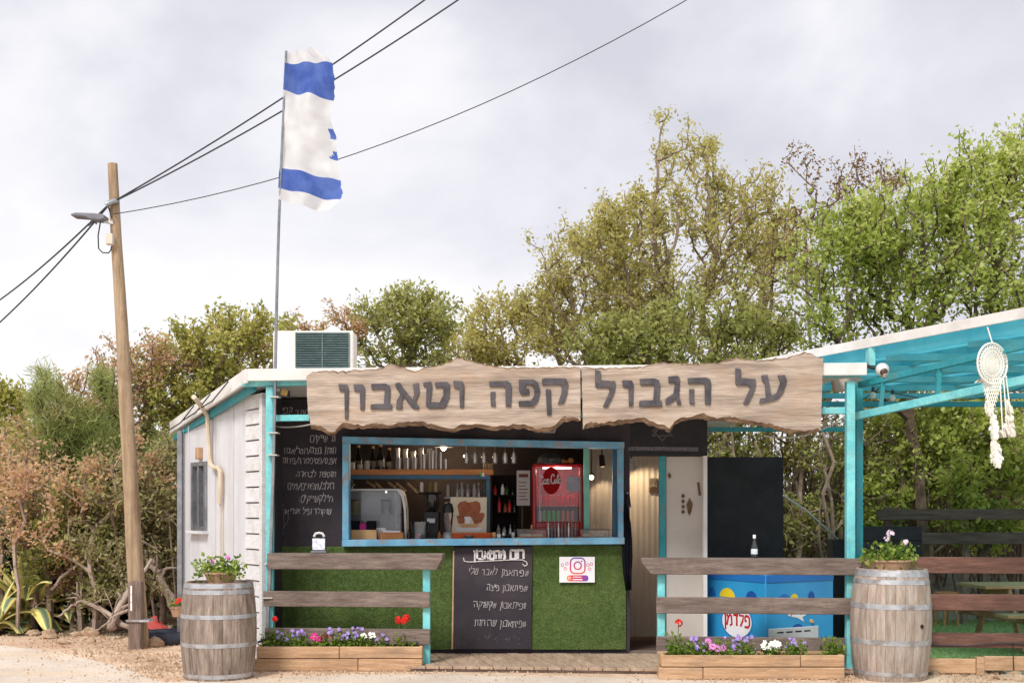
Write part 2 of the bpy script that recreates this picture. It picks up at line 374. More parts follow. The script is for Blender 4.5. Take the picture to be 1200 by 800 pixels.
def leaf_quads(P, Dr, L, W, r=rng):
    n = len(P); side = unit(np.cross(Dr, r.normal(size=(n,3))))
    L = np.asarray(L).reshape(-1,1); W = np.asarray(W).reshape(-1,1)
    nor = np.cross(Dr, side)
    b = P; t = P + Dr*L + nor*L*.12
    m_ = P + Dr*L*.45
    return np.stack([b, m_ + side*W/2 - nor*W*.12, t, m_ - side*W/2 - nor*W*.12], axis=1)

def seg_tubes(A, B, ra, rb, n=4):
    A = np.asarray(A); B = np.asarray(B); d = unit(B - A)
    ref = np.where(np.abs(d[:, 2:3]) > .9, np.array([[1.,0,0]]), np.array([[0,0,1.]]))
    u = unit(np.cross(d, ref)); v = np.cross(d, u)
    Q = []
    for j in range(n):
        t0 = 2*math.pi*j/n; t1 = 2*math.pi*(j+1)/n
        e0 = u*math.cos(t0) + v*math.sin(t0); e1 = u*math.cos(t1) + v*math.sin(t1)
        Q.append(np.stack([A + e0*ra[:,None], A + e1*ra[:,None], B + e1*rb[:,None], B + e0*rb[:,None]], axis=1))
    return np.concatenate(Q)

def skeleton(stems, tips, pathw=.35, up=.35):
    pos = []; par = []; plen = []
    for st in stems:
        for i, p in enumerate(st):
            pos.append(np.array(p, float)); par.append(-1 if i == 0 else len(pos)-2)
            plen.append(0 if i == 0 else plen[-1] + np.linalg.norm(pos[-1]-pos[-2]))
    n0 = len(pos); cap_ = n0 + 4*len(tips)
    Pn = np.zeros((cap_, 3)); Pn[:n0] = pos; PL = np.zeros(cap_); PL[:n0] = plen; k = n0
    par = list(par); tipid = []
    c0 = Pn[:n0].mean(0)
    order = np.argsort(np.linalg.norm(tips - c0, axis=1))
    for ti in order:
        t = tips[ti]; d = t - Pn[:k]; ds = np.linalg.norm(d, axis=1)
        cost = ds + pathw*PL[:k] + np.where(d[:,2] < 0, -d[:,2]*.8, 0)
        j = int(np.argmin(cost)); p0 = Pn[j]; Lb = ds[j]
        ctrl = (p0 + t)/2 + np.array([0,0,-1.])*Lb*up*.35 + rng.normal(size=3)*Lb*.08
        prev = j; ns = 3 if Lb > .35 else 2
        for s_ in range(1, ns+1):
            q = s_/ns; pt = (1-q)**2*p0 + 2*q*(1-q)*ctrl + q*q*t
            Pn[k] = pt; par.append(prev); PL[k] = PL[prev] + np.linalg.norm(pt - Pn[prev]); prev = k; k += 1
        tipid.append(prev)
    par = np.array(par); Pn = Pn[:k]
    cnt = np.zeros(k); cnt[tipid] += 1
    for i in range(k-1, -1, -1):
        if par[i] >= 0: cnt[par[i]] += cnt[i]
    return Pn, par, np.maximum(cnt, 1), np.array(tipid)

def sample_ell(specs, dens=1.0):
    out_ = []
    for (x, y, D, rx, ry, n) in specs:
        n = max(4, int(n*dens))
        c = np.array(at(x, y, D)); k = D/F; rr = np.array([rx*k, max(rx, ry)*k*.75, ry*k])
        m_ = max(2, n//8)                                     # twigs gather in clumps, some beyond the outline
        d = unit(rng.normal(size=(m_,3))); u = rng.random((m_,1))**.42*1.08
        cc = c + d*u*rr
        i = rng.integers(0, m_, n); sg = rng.uniform(.10, .34, m_)[i][:,None]
        p = cc[i] + rng.normal(size=(n,3))*rr*sg
        out_.append(p)
        ns = max(2, n//7)                                   # shoots rising out of the top
        t = rng.uniform(0, 2*math.pi, ns); rad = np.sqrt(rng.random(ns))*.9
        zt_ = np.sqrt(np.maximum(.05, 1-rad**2))
        hgt = rng.uniform(.1, .8, ns)
        lean_ = rng.normal(size=(ns,2))*.22
        for q in (.3, .6, .85, 1.05):
            out_.append(c + np.stack([np.cos(t)*rad*rr[0], np.sin(t)*rad*rr[1], zt_*rr[2] + hgt*q*min(1, rr[2])], 1) + np.concatenate([lean_*q*hgt[:,None], np.zeros((ns,1))], 1) + rng.normal(size=(ns,3))*.03)
    t = np.concatenate(out_); t[:,2] = np.maximum(t[:,2], .15); return t

def tree(name, label, cat, stems, ells, lm, bark, nleaf=15, L=.08, W=.04, spread=.16, rt=.006, pw=.40, group=None, ti=(0,1), droop=.1,
         along=1.0, pathw=.35, zt=0.25, dens=.8, parts=True, up=.35):
    tips = sample_ell(ells, dens)
    P, par, cnt, tid = skeleton(stems, tips, pathw, up)
    base = Vector(stems[0][0]); base.z = 0
    root = thing(name, base, label, cat, group)
    r_ = rt*cnt**pw
    idx = np.where(par >= 0)[0]; ra = np.minimum(r_[par[idx]], r_[idx]*1.7); rb = r_[idx]
    poly_mesh('trunk' if parts else 'stems', seg_tubes(P[par[idx]], P[idx], ra, rb, 5), bark, root)
    # leaves round the ends of the twigs
    a = P[par[tid]]; b = P[tid]; n = len(tid)*nleaf
    i = np.repeat(np.arange(len(tid)), nleaf); q = rng.random((n,1))**.8*2*along
    g2 = np.where(par[par[tid]] >= 0, par[par[tid]], par[tid]); a2 = P[g2]
    q1 = np.minimum(q, 1); q2 = np.clip(q-1, 0, 1)*(cnt[par[tid]] < 4)[i][:,None]
    pos = b[i] + (a[i]-b[i])*q1 + (a2[i]-a[i])*q2 + rng.normal(size=(n,3))*spread*.55*np.array([1,1,.9])
    dr = unit(rng.normal(size=(n,3)) + .5*unit(b[i]-a[i]) + np.array([0,0,-droop]))
    sz = rng.uniform(.45, 1.5, n)
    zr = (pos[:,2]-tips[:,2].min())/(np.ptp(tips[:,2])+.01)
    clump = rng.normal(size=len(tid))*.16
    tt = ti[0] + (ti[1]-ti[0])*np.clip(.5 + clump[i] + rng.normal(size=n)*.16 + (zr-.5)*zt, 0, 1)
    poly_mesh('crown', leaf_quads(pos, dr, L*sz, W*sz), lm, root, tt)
    return root

def stem(x, y, D, top, n=5, lean=.0, wob=.06):      # a trunk line from the ground to (x,y) of the photo at distance D
    b = gp(x, y) if D is None else Vector(((x-600)*D/F, D, 0)); t = Vector(top)
    out_ = []
    for i in range(n+1):
        q = i/n; p = b.lerp(t, q) + Vector((random.uniform(-wob,wob), random.uniform(-wob,wob), 0))*(1 if 0 < i else 0)*2*q
        out_.append(tuple(p))
    return out_

# ================================================================ the ground
g = MB(); nx = 40
g.add([(-400,-60,0),(400,-60,0),(400,900,0),(-400,900,0)], [(0,1,2,3)])
M['dirt'] = mat('dry dirt', S(196,168,142), S(224,200,174), rough=.95, scale=1.6, stain=S(172,124,94), stain_scale=.8, stain_amt=.75, bump=1.2, bscale=9, fine=(14,.12))
M['pave'] = mat('sandy tarmac', S(194,178,162), S(222,207,191), rough=.9, scale=.9, stain=S(222,198,166), stain_scale=1.1, sst=(.35,1.3,1), stain_amt=.8, bump=.7, bscale=45, fine=(60,.14), detail=8)
ground = tag(g.build('ground', M['dirt']), kind='structure')
edge = [gp(-500,748), gp(-100,752), gp(0,756), gp(40,760), gp(74,765), gp(110,774), gp(150,785), gp(196,799), gp(260,797), gp(420,790), gp(520,790), gp(640,792), gp(760,794), gp(880,799)]
edge2 = [Vector((4.0,11.3,0)), Vector((6.0,11.05,0)), Vector((9,10.9,0)), Vector((60,10.7,0))]
pts = []
for a, b in zip(edge, edge[1:]):
    for i in range(6):
        p = a.lerp(b, i/6); pts.append((p.x + random.uniform(-.03,.03), p.y + random.uniform(-.06,.06), .004))
pts += [(p.x, p.y, .004) for p in edge2]
road = MB(); road.add(pts + [(60,-30,.004), (-60,-30,.004), (-60, pts[0][1], .004)], [tuple(range(len(pts)+3))])
tag(road.build('road', M['pave']), kind='structure')

# the lawn and the bank behind the right hand fence
M['lawn'] = mat('lawn', S(118,146,88), S(142,166,106), rough=.95, scale=3, stain=S(126,150,84), stain_scale=1.5, stain_amt=.5, bump=.5, bscale=60)
lw = MB(); lw.add([(2.9,12.6,.01),(14,12.3,.01),(16,21,.01),(4.2,21,.01)], [(0,1,2,3)])
lawn = tag(lw.build('lawn', M['lawn']), kind='structure')
n = 26000; px_ = rng.uniform(3.0, 9.0, n); py_ = 12.6 + rng.random(n)**1.3*6.5
bl = np.stack([px_, py_, np.full(n,.01)], 1); dr = unit(np.stack([rng.normal(size=n)*.45, rng.normal(size=n)*.45, np.ones(n)],1))
sd = unit(np.cross(dr, rng.normal(size=(n,3)))); hh = rng.uniform(.02,.05,(n,1))
lm_grass = leafmat('grass blades', [S(106,138,76), S(140,166,100), S(174,188,130)], .4)
lb = poly_mesh('lawn_grass', np.stack([bl - sd*.005, bl + sd*.005, bl + dr*hh], 1), lm_grass, None, np.clip(rng.normal(.5,.2,n),0,1))
tag(lb, 'short green grass of the lawn behind the right fence', 'grass', kind='stuff')

M['bank'] = mat('grey green ground cloth', S(128,140,124), S(158,168,150), rough=.9, scale=2.5, stain=S(110,118,104), stain_scale=1.6, stain_amt=.6, bump=.8, bscale=5)
bk = MB(); nx, ny = 40, 10
for j in range(ny+1):
    for i in range(nx+1):
        x = 5.0 + 11*i/nx; q = j/ny; y = 17.6 + 3.4*q
        z = .02 + .62*(3*q*q-2*q**3) + .07*mnoise.noise((x*1.3, y*1.3, 0))*min(1, q*4)
        bk.v.append((x, y, z))
for j in range(ny):
    for i in range(nx):
        a = j*(nx+1)+i; bk.f.append((a, a+1, a+nx+2, a+nx+1)); bk.m.append(0)
bk.add([(5.0,17.6,-.02),(16,17.6,-.02),(16,21,-.02),(5,21,-.02)], [(0,1,2,3)])
tag(bk.build('bank', M['bank'], smooth=True), kind='structure')

# ================================================================ trees and shrubs
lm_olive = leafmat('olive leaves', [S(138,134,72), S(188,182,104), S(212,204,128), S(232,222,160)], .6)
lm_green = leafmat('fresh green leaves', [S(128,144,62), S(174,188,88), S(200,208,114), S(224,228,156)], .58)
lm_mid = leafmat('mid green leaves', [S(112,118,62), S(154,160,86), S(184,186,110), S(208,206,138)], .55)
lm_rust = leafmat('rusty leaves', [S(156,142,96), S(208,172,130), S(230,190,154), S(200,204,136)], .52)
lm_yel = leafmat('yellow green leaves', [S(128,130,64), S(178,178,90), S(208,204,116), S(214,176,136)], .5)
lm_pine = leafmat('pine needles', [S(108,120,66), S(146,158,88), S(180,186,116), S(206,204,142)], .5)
lm_shade = leafmat('evergreen leaves darkened as shade', [S(28,38,18), S(46,58,28), S(72,84,42), S(100,108,58)], .2)  # greens darkened to paint in the deep shade low down
lm_dry = leafmat('dry brush', [S(140,130,98), S(170,160,116), S(186,180,126), S(170,176,104)], .45)
bg = 'trees behind the kiosk'

# a far belt of growth behind everything, too deep to tell its plants apart
def belt(name, label, x0, x1, D, ztop, n, lm, L=.13, dy=2.0):
    x = rng.uniform(x0, x1, n); y = D + rng.random(n)*dy
    zt_ = ztop*(.72 + .28*np.sin(x*1.3+1)*np.sin(x*.47+2)) ; z = zt_*rng.random(n)**.8
    P = np.stack([x, y, z], 1); dr = unit(rng.normal(size=(n,3))); s = rng.uniform(.6,1.4,n)
    cl = np.array([mnoise.noise((a*1.1, b*.5, c*1.3)) for a, b, c in P[::1]])
    o = poly_mesh(name, leaf_quads(P, dr, L*s, L*.55*s), lm, None, np.clip(.35 + cl*.5 + rng.normal(size=n)*.12, 0, 1))
    return tag(o, label, 'undergrowth', kind='stuff')
lt = MB()
lt.add([(2.4,18.2,.006),(24,17.8,.006),(60,80,.006),(-60,80,.006),(-30,15.9,.006),(-5.0,15.6,.006),(-4.3,17,.006)], [tuple(range(7))])
tag(lt.build('leaf_litter', mat('leaf litter', S(92,80,60), S(124,108,82), rough=.95, scale=3, stain=S(74,78,44), stain_scale=1.2, stain_amt=.8, bump=1, bscale=12)), kind='structure')
belt('undergrowth', 'deep mass of olive undergrowth far behind the kiosk and the lawn', 0, 20, 21.5, 4.0, 60000, lm_mid, L=.11, dy=3.5)
n = 2600; bx_ = rng.uniform(2.2, 14, n); by_ = rng.uniform(18.8, 21.5, n); A_ = np.stack([bx_, by_, rng.uniform(0,1.6,n)],1)
B_ = A_ + np.stack([rng.normal(size=n)*.28, rng.normal(size=n)*.2, rng.uniform(.5,1.6,n)],1); C_ = B_ + np.stack([rng.normal(size=n)*.35, rng.normal(size=n)*.2, rng.uniform(.1,.7,n)],1); r1 = rng.uniform(.006,.02,n)
tag(poly_mesh('twig_thicket', np.concatenate([seg_tubes(A_,B_,r1,r1*.7,4), seg_tubes(B_,C_,r1*.7,r1*.25,4)]), M['twig']), 'grey thicket of bare twigs behind the pergola', 'thicket', kind='stuff')
n = 500; bx_ = rng.uniform(-11, -3.6, n); by_ = rng.uniform(16.0, 19.5, n); A_ = np.stack([bx_, by_, rng.uniform(0,1.2,n)],1)
B_ = A_ + np.stack([rng.normal(size=n)*.4, rng.normal(size=n)*.2, rng.uniform(.3,1.2,n)],1); C_ = B_ + np.stack([rng.normal(size=n)*.4, rng.normal(size=n)*.2, rng.uniform(-.1,.5,n)],1); r1 = rng.uniform(.005,.014,n)
tag(poly_mesh('twig_thicket', np.concatenate([seg_tubes(A_,B_,r1,r1*.7,4), seg_tubes(B_,C_,r1*.7,r1*.25,4)]), M['driftw']), 'pale thicket of bare twigs behind the leaning pole', 'thicket', kind='stuff')
belt('undergrowth', 'deep mass of brown undergrowth far behind the utility pole', -16, -2, 20.5, 3.0, 36000, lm_yel, L=.09, dy=3)

def T(x, D, y): return at(x, y, D)
# right half
PLUME = 0
tree('olive_tree', 'tallest tree, thin olive crown rising to spires behind the sign', 'tree',
     [stem(772,0,20.5,T(776,20.5,420)), stem(800,0,20.7,T(838,20.7,400))],
     [(790,340,20.5,105,72,330),(788,240,20.5,36,60,70),(782,172,20.5,15,34,16),(826,232,20.7,30,50,55),(838,190,20.7,9,30,10),(868,318,20.7,55,72,150),(716,285,20.5,40,36,70),(890,270,20.7,30,46,60),(745,262,20.5,30,34,50),(860,250,20.7,26,36,40)],
     lm_olive, M['twig'], nleaf=17, L=.07, W=.036, spread=.13, rt=.0065, group=bg, up=.1, dens=.72)
tree('olive_tree', 'low broad olive tree left of the tallest tree, above the sign', 'tree',
     [stem(690,0,21.5,T(690,21.5,430))], [(690,362,21.5,68,68,310),(660,318,21.5,30,36,70),(735,300,21.5,40,46,110),(640,385,21.5,36,40,90),(730,390,21.5,50,45,150)],
     lm_olive, M['twig'], nleaf=17, L=.07, W=.036, spread=.13, group=bg, ti=(.1,1), up=.1, dens=.72)
tree('green_tree', 'bright green leafy tree at the right above the pergola', 'tree',
     [stem(1085,0,17.5,T(1070,17.5,430)), stem(1150,0,17.8,T(1165,17.8,420))],
     [(1075,325,17.5,105,78,560),(1175,280,17.8,75,80,380),(975,345,17.5,62,62,240),(1200,215,17.8,40,40,80),(1120,250,17.5,46,36,110),(1010,285,17.5,50,36,130),(1150,380,17.5,70,40,160)],
     lm_green, M['twig_d'], nleaf=17, L=.075, W=.044, spread=.15, rt=.0065, pw=.37, group=bg, up=.1, dens=.6)
tree('bare_tree', 'nearly bare tree with reddish buds poking above the green tree', 'tree',
     [stem(1000,0,21.5,T(995,21.5,300)), stem(950,0,21.8,T(948,21.8,260)), stem(905,0,21.5,T(905,21.5,290))],
     [(990,238,21.5,34,40,46),(1035,235,21.5,34,34,40),(948,225,21.8,10,40,10),(905,240,21.5,16,52,22),(930,300,21.5,40,40,60),(1060,250,21.5,26,24,18)],
     leafmat('reddish buds', [S(104,84,56), S(134,108,66), S(150,120,84), S(160,146,80)], .3), M['twig'], nleaf=9, L=.07, W=.035, spread=.12, rt=.005, group=bg, up=.05)
tree('green_tree', 'mid green tree behind the roof, right of the air conditioner', 'tree',
     [stem(478,0,20.5,T(476,20.5,430))], [(478,404,20.5,62,40,330),(470,372,20.5,34,22,60),(515,378,20.5,24,30,50),(430,390,20.5,26,26,50)],
     lm_mid, M['twig'], nleaf=17, L=.08, W=.042, spread=.13, group=bg, ti=(.15,1), up=.1, dens=.6)
tree('olive_tree', 'thin olive shrub tree behind the middle of the sign', 'tree',
     [stem(585,0,22,T(585,22,440))], [(585,402,22,48,36,150),(560,385,22,14,24,20),(612,380,22,16,26,24),(548,420,22,30,22,60)],
     lm_olive, M['twig'], nleaf=15, L=.08, W=.04, spread=.12, group=bg, ti=(.2,1), up=.1)
tree('olive_tree', 'olive tree closing the gap behind the sign boards', 'tree',
     [stem(800,0,19,T(800,19,480))], [(810,425,19,90,50,300),(900,430,19,60,48,200),(720,430,19,60,40,160)],
     lm_mid, M['twig_d'], nleaf=16, L=.085, W=.045, spread=.14, group=bg, ti=(.1,.9), up=.1)
tree('olive_tree', 'pale olive tree filling the sky gap left of the green tree', 'tree',
     [stem(900,0,22.5,T(905,22.5,430)), stem(640,0,22.8,T(640,22.8,440))],
     [(905,350,22.5,46,66,150),(920,300,22.5,30,40,50),(640,400,22.8,46,40,110),(560,415,22.8,40,26,70),(760,380,22.5,60,50,150)],
     lm_olive, M['twig'], nleaf=22, L=.075, W=.038, spread=.14, group=bg, ti=(.1,.9), up=.1, dens=.6)
# thicket behind the pergola
sg = 'shrubs behind the pergola'
rs = [(868,18.2,'grey twiggy shrub right behind the black panel',lm_mid,(.1,.8),10), (930,18.6,'grey twiggy shrub showing beside the turquoise post',lm_olive,(.0,.6),9),
      (990,18.0,'sparse olive shrub behind the pergola posts',lm_mid,(.1,.8),10), (1052,18.8,'bare stemmed shrub behind the dark bench',lm_mid,(.1,.9),9),
      (1205,18.4,'olive shrub at the right edge behind the dark rails',lm_olive,(.1,.8),10)]
for (x, D, lb_, lm_, ti_, nl_) in rs:
    st = []
    for k in range(6):
        xx = x + random.uniform(-32,32); dd = D + random.uniform(-.5,.6)
        st.append(stem(xx, 0, dd, T(xx+random.uniform(-34,34), dd, random.uniform(450,520)), 7, wob=.08))
    tree('shrub', lb_, 'shrub', st, [(x,505,D,62,62,150),(x,590,D,55,52,110),(x+10,455,D,60,28,80)], lm_, M['twig'], nleaf=nl_, L=.075, W=.04, spread=.13, rt=.0065, pw=.36, group=sg, ti=ti_, parts=False, pathw=.15)
tree('shrub', 'light green bush showing between the turquoise posts and the dream catcher', 'shrub',
     [stem(1060,0,17.9,T(1058,17.9,520)), stem(1090,0,18.0,T(1095,18.0,540))],
     [(1055,540,17.9,40,50,140),(1095,570,18.0,40,50,130),(1030,600,17.9,36,30,80)],
     lm_green, M['twig'], nleaf=16, L=.075, W=.042, spread=.12, group=sg, ti=(.0,.8), parts=False)
tree('shrub', 'bright green bush under the pergola roof near the picnic table', 'shrub',
     [stem(1130,0,17.2,T(1128,17.2,520)), stem(1150,0,17.3,T(1160,17.3,540))],
     [(1135,530,17.2,46,44,200),(1165,595,17.2,45,42,170),(1190,540,17.2,30,46,90),(1110,490,17.2,36,24,60)],
     lm_green, M['twig'], nleaf=16, L=.085, W=.05, spread=.12, group=sg, ti=(.1,.95), parts=False)
# left half
lg = 'bushes behind the utility pole'
tree('shrub_tree', 'yellow green shrub tree rising behind the left end of the roof', 'tree',
     [stem(265,0,18.5,T(262,18.5,470)), stem(300,0,18.7,T(312,18.7,460))],
     [(262,432,18.5,60,42,270),(318,405,18.7,44,24,90),(215,470,18.5,45,52,180),(250,500,18.5,60,50,200),(180,440,18.5,30,24,50)],
     lm_yel, M['twig'], nleaf=15, L=.07, W=.04, spread=.12, group=lg, ti=(.0,.85), up=.1)
tree('shrub_tree', 'thin shrub with rusty tips beside the top third of the pole', 'tree',
     [stem(150,0,18.2,T(140,18.2,500)), stem(100,0,18.4,T(95,18.4,500))],
     [(130,470,18.2,48,36,110),(165,430,18.2,34,26,50),(90,480,18.4,36,28,60),(205,420,18.2,36,20,36),(60,520,18.3,50,40,110)],
     lm_rust, M['twig'], nleaf=13, L=.06, W=.035, spread=.11, group=lg, up=.1)
tree('pine_bush', 'soft dark green pine bush left of the leaning pole', 'bush',
     [stem(70,0,16.8,T(62,16.8,520)), stem(95,0,16.9,T(100,16.9,540))],
     [(60,500,16.8,26,42,90),(96,535,16.9,36,36,110),(70,560,16.8,40,36,80)],
     lm_pine, M['twig_d'], nleaf=38, L=.15, W=.010, spread=.11, group=lg, ti=(.0,.9), parts=False)
tree('pine_bush', 'soft green pine bush just behind the leaning pole', 'bush',
     [stem(125,0,17.0,T(120,17.0,520))], [(118,490,17.0,22,40,70),(125,555,17.0,34,42,100),(185,590,17.0,36,50,90)],
     lm_pine, M['twig_d'], nleaf=36, L=.15, W=.010, spread=.11, group=lg, ti=(.1,.8), parts=False)
tree('green_shrub', 'light green leafy shrub filling the space behind the pole', 'shrub',
     [stem(150,0,18.8,T(160,18.8,540)), stem(200,0,18.9,T(200,18.9,540))],
     [(165,525,18.8,50,50,200),(215,560,18.9,46,60,170),(120,580,18.8,50,50,150)],
     lm_mid, M['twig'], nleaf=20, L=.065, W=.036, spread=.12, group=lg, ti=(.2,1), parts=False, up=.1)
tree('green_shrub', 'light green leafy shrub behind the orange leaves at the left', 'shrub',
     [stem(30,0,18.8,T(30,18.8,560)), stem(70,0,18.7,T(75,18.7,570))],
     [(30,560,18.8,50,50,170),(80,600,18.7,50,50,150),(-10,610,18.7,40,50,90)],
     lm_yel, M['twig'], nleaf=20, L=.065, W=.036, spread=.12, group=lg, ti=(.1,.75), parts=False, up=.1)
tree('green_shrub', 'fresh green low shrub just left of the pole foot', 'shrub',
     [stem(95,0,16.0,T(95,16.0,640)), stem(60,0,16.1,T(60,16.1,640))],
     [(92,625,16.0,42,36,120),(50,640,16.1,40,36,110),(125,665,16.0,30,28,70)],
     lm_mid, M['twig'], nleaf=18, L=.06, W=.034, spread=.11, group=lg, ti=(.0,.7), parts=False, up=.1)
tree('rust_shrub', 'sprays of pale orange leaves hanging before the green shrubs', 'shrub',
     [stem(20,0,15.7,T(22,15.7,610)), stem(110,0,15.8,T(112,15.8,620))],
     [(25,600,15.7,36,44,60),(70,610,15.7,40,40,50),(115,590,15.8,36,40,50),(170,560,15.8,24,40,36)],
     lm_rust, M['driftw'], nleaf=14, L=.055, W=.034, spread=.10, rt=.005, group=lg, ti=(.3,.9), parts=False, up=.1)
tree('pale_tree', 'pale green tree at the far left edge', 'tree',
     [stem(5,0,20,T(8,20,540))], [(8,505,20,36,38,130),(-20,560,20,50,60,150),(20,475,20,18,18,20)],
     lm_yel, M['twig'], nleaf=18, L=.07, W=.04, spread=.12, group=lg, ti=(.1,.7), up=.1)
tree('rust_shrub', 'low shrub of orange and rust leaves beside the striped agave', 'shrub',
     [stem(40,0,16.2,T(40,16.2,600)), stem(85,0,16.3,T(80,16.3,620)), stem(5,0,16.4,T(5,16.4,590))],
     [(35,600,16.2,50,50,170),(95,640,16.3,46,38,110),(10,560,16.4,40,36,90),(70,670,16.2,40,24,60)],
     lm_rust, M['twig'], nleaf=11, L=.055, W=.034, spread=.11, group=lg, parts=False, dens=.7)
for (x, D, lb_, y0) in [(140,15.9,'dry grey brush tangled behind the foot of the pole',600),(190,16.3,'dry twiggy brush against the grey corner post',590),(225,16.8,'olive brown brush hanging behind the shed corner',560)]:
    st = [stem(x+random.uniform(-45,45),0,D+random.uniform(-.4,.4),T(x+random.uniform(-50,50),D,random.uniform(y0-20,y0+50)),6,wob=.12) for k in range(7)]
    tree('brush', lb_, 'brush', st, [(x,y0+20,D,52,58,190),(x-5,y0+85,D,46,34,90)], lm_dry, M['twig'], nleaf=17, L=.07, W=.026, spread=.12, rt=.006, pw=.34, group='dry brush around the pole', parts=False, pathw=.1, droop=.3)
tree('evergreen_bush', 'evergreen bush, darkened as deep shade, low behind the agave and dead branches', 'bush',
     [stem(95,0,17.0,T(95,17.0,690)), stem(40,0,17.2,T(40,17.2,680))],
     [(95,690,17.0,48,36,170),(30,665,17.2,42,40,150),(150,690,17.2,40,32,110)],
     lm_shade, M['twig_d'], nleaf=30, L=.09, W=.05, spread=.14, group=lg, parts=False)
tree('rust_shrub', 'small rusty twigged tree between the air conditioner and the pole', 'tree',
     [stem(340,0,20,T(342,20,450)), stem(395,0,20.2,T(398,20.2,440))], [(345,400,20,30,22,40),(398,398,20.2,26,26,60),(300,410,20,26,20,36)],
     lm_rust, M['twig'], nleaf=14, L=.06, W=.035, spread=.10, group=lg, up=.1)

# rocks, gravel, dead branches
def rock_mesh(seed):
    bm = bmesh.new(); bmesh.ops.create_icosphere(bm, subdivisions=2, radius=1)
    for v in bm.verts:
        n_ = mnoise.noise(v.co*1.2 + Vector((seed*7.1,0,0))); n2_ = mnoise.noise(v.co*2.6 + Vector((0,seed*3.3,0)))
        v.co *= 1 + .38*n_ + .14*n2_; v.co.z *= .62
    me = bpy.data.meshes.new('rock'); bm.to_mesh(me); bm.free(); me.materials.append(M['rock']); return me
RM = [rock_mesh(i) for i in range(7)]
def rock(x, y, s, lb_, group):
    p = gp(x, y); o = bpy.data.objects.new('rock', random.choice(RM)); COL.objects.link(o)
    o.location = (p.x, p.y, s*.25); o.scale = (s*random.uniform(.8,1.3), s*random.uniform(.8,1.2), s*random.uniform(.7,1.1)); o.rotation_euler = (random.uniform(-.3,.3), random.uniform(-.3,.3), random.uniform(0,6))
    tag(o, lb_, 'rock', group)
for k in range(34):
    x = random.uniform(30, 205); y = random.uniform(730, 748) if k < 22 else random.uniform(748, 778)
    if y > 757 + max(0, (x-60)*.28): y = 746
    rock(x, y, random.uniform(.035, .13) if k < 26 else random.uniform(.02,.07), ('fist sized' if k % 2 else 'flat') + ' pale rock on the dirt ' + ('left of the dead branches' if x < 80 else 'before the dead branches' if x < 125 else 'left of the old post' if x < 152 else 'right of the pole foot') + (', near the tarmac' if y > 750 else ', in the far row'), 'rocks round the pole')
rock(20, 733, .26, 'large orange tinted boulder heaped below the agave', None); rock(112, 736, .24, 'large grey orange boulder between agave and pole', None)
rock(182, 757, .14, 'grey rock right of the pole base', None); rock(238, 792, .10, 'ochre rock at the foot of the left barrel', None)
for k in range(20):
    x = random.uniform(1088, 1198); y = random.uniform(785, 797)
    rock(x, y, random.uniform(.03,.085), 'pale rock under the right fence, ' + ('beside the barrel' if x < 1115 else 'left of the stake' if x < 1148 else 'right of the stake' if x < 1175 else 'at the photo edge') + (', close to the boards' if y < 791 else ', nearer the road'), 'rocks along the right fence')
rock(1138, 786, .12, 'biggest pale rock below the right fence', None)
def gravel(name, lb_, quads, n):
    P = []
    for _ in range(n):
        a = random.choice(quads); u, v_ = random.gauss(.5,.3), random.gauss(.5,.32)
        p = gp(a[0]+(a[1]-a[0])*u, a[2]+(a[3]-a[2])*v_); P.append((p.x, p.y, .008))
    P = np.array(P); s = rng.uniform(.004,.02,(len(P),1)); V = []
    up_ = np.array([0,0,1.]); th = rng.random(len(P))*6.28
    e = [np.stack([np.cos(th+k*2.09)*rng.uniform(.7,1.3,len(P)), np.sin(th+k*2.09)*rng.uniform(.7,1.3,len(P)), np.zeros(len(P))],1) for k in range(3)]
    for k in range(3): V.append(np.stack([P+e[k]*s-up_*.006, P+e[(k+1)%3]*s-up_*.006, P+up_*s*rng.uniform(.5,1.1,(len(P),1))],1))
    o = poly_mesh(name, np.concatenate(V), M['rock']); tag(o, lb_, 'gravel', kind='stuff')
gravel('gravel', 'loose gravel and clods on the dirt around the pole', [(20,205,738,756),(70,215,752,772),(150,215,770,790)], 2600)
gravel('gravel', 'scattered grit and small stones on the edge of the road', [(-20,160,757,800),(150,330,785,802),(300,1000,790,806)], 380)
gravel('gravel', 'loose gravel under the right hand fence and barrel', [(1085,1210,784,799),(980,1005,790,799)], 900)
gravel('gravel', 'fine grit along the foot of the planters and deck', [(290,500,784,792),(500,780,783,790),(770,1000,794,799)], 900)
def branch(pts, r0, lb_):
    b = MB(); P = [Vector(p) for p in pts]; Q = []
    for a, c in zip(P, P[1:]):
        for i in range(4): Q.append(a.lerp(c, i/4) + Vector((random.uniform(-1,1), random.uniform(-1,1), random.uniform(-1,1)))*.018)
    Q.append(P[-1]); k = len(Q)
    b.tube(Q, [r0*(1-.7*i/k) for i in range(k)], 6)
    for j in range(5):
        i = random.randrange(k//4, k-1); q = Q[i]; d = Vector((random.uniform(-1,1), random.uniform(-.4,.4), random.uniform(.1,1))).normalized()*random.uniform(.15,.4)
        b.tube([q, q+d*.5+Vector((0,0,.03)), q+d], [r0*.4, r0*.3, r0*.12], 5)
    o = b.build('dead_branch', M['driftw'], smooth='all'); tag(o, lb_, 'branch', 'dead branches by the pole')
D = 15.6
branch([at(150,736,15.2), at(118,712,D), at(98,704,D), at(85,708,D), at(68,722,D)], .035, 'forked grey dead branch lying from the pole towards the agave')
branch([at(130,735,15.2), at(140,712,15.3), at(150,694,15.4), at(165,672,15.5), at(178,655,15.6)], .06, 'thick dead limb leaning up beside the old post')
branch([at(205,715,15.8), at(190,684,15.8), at(176,660,15.9), at(160,640,16)], .07, 'thick brown limb slanting behind the pole foot')
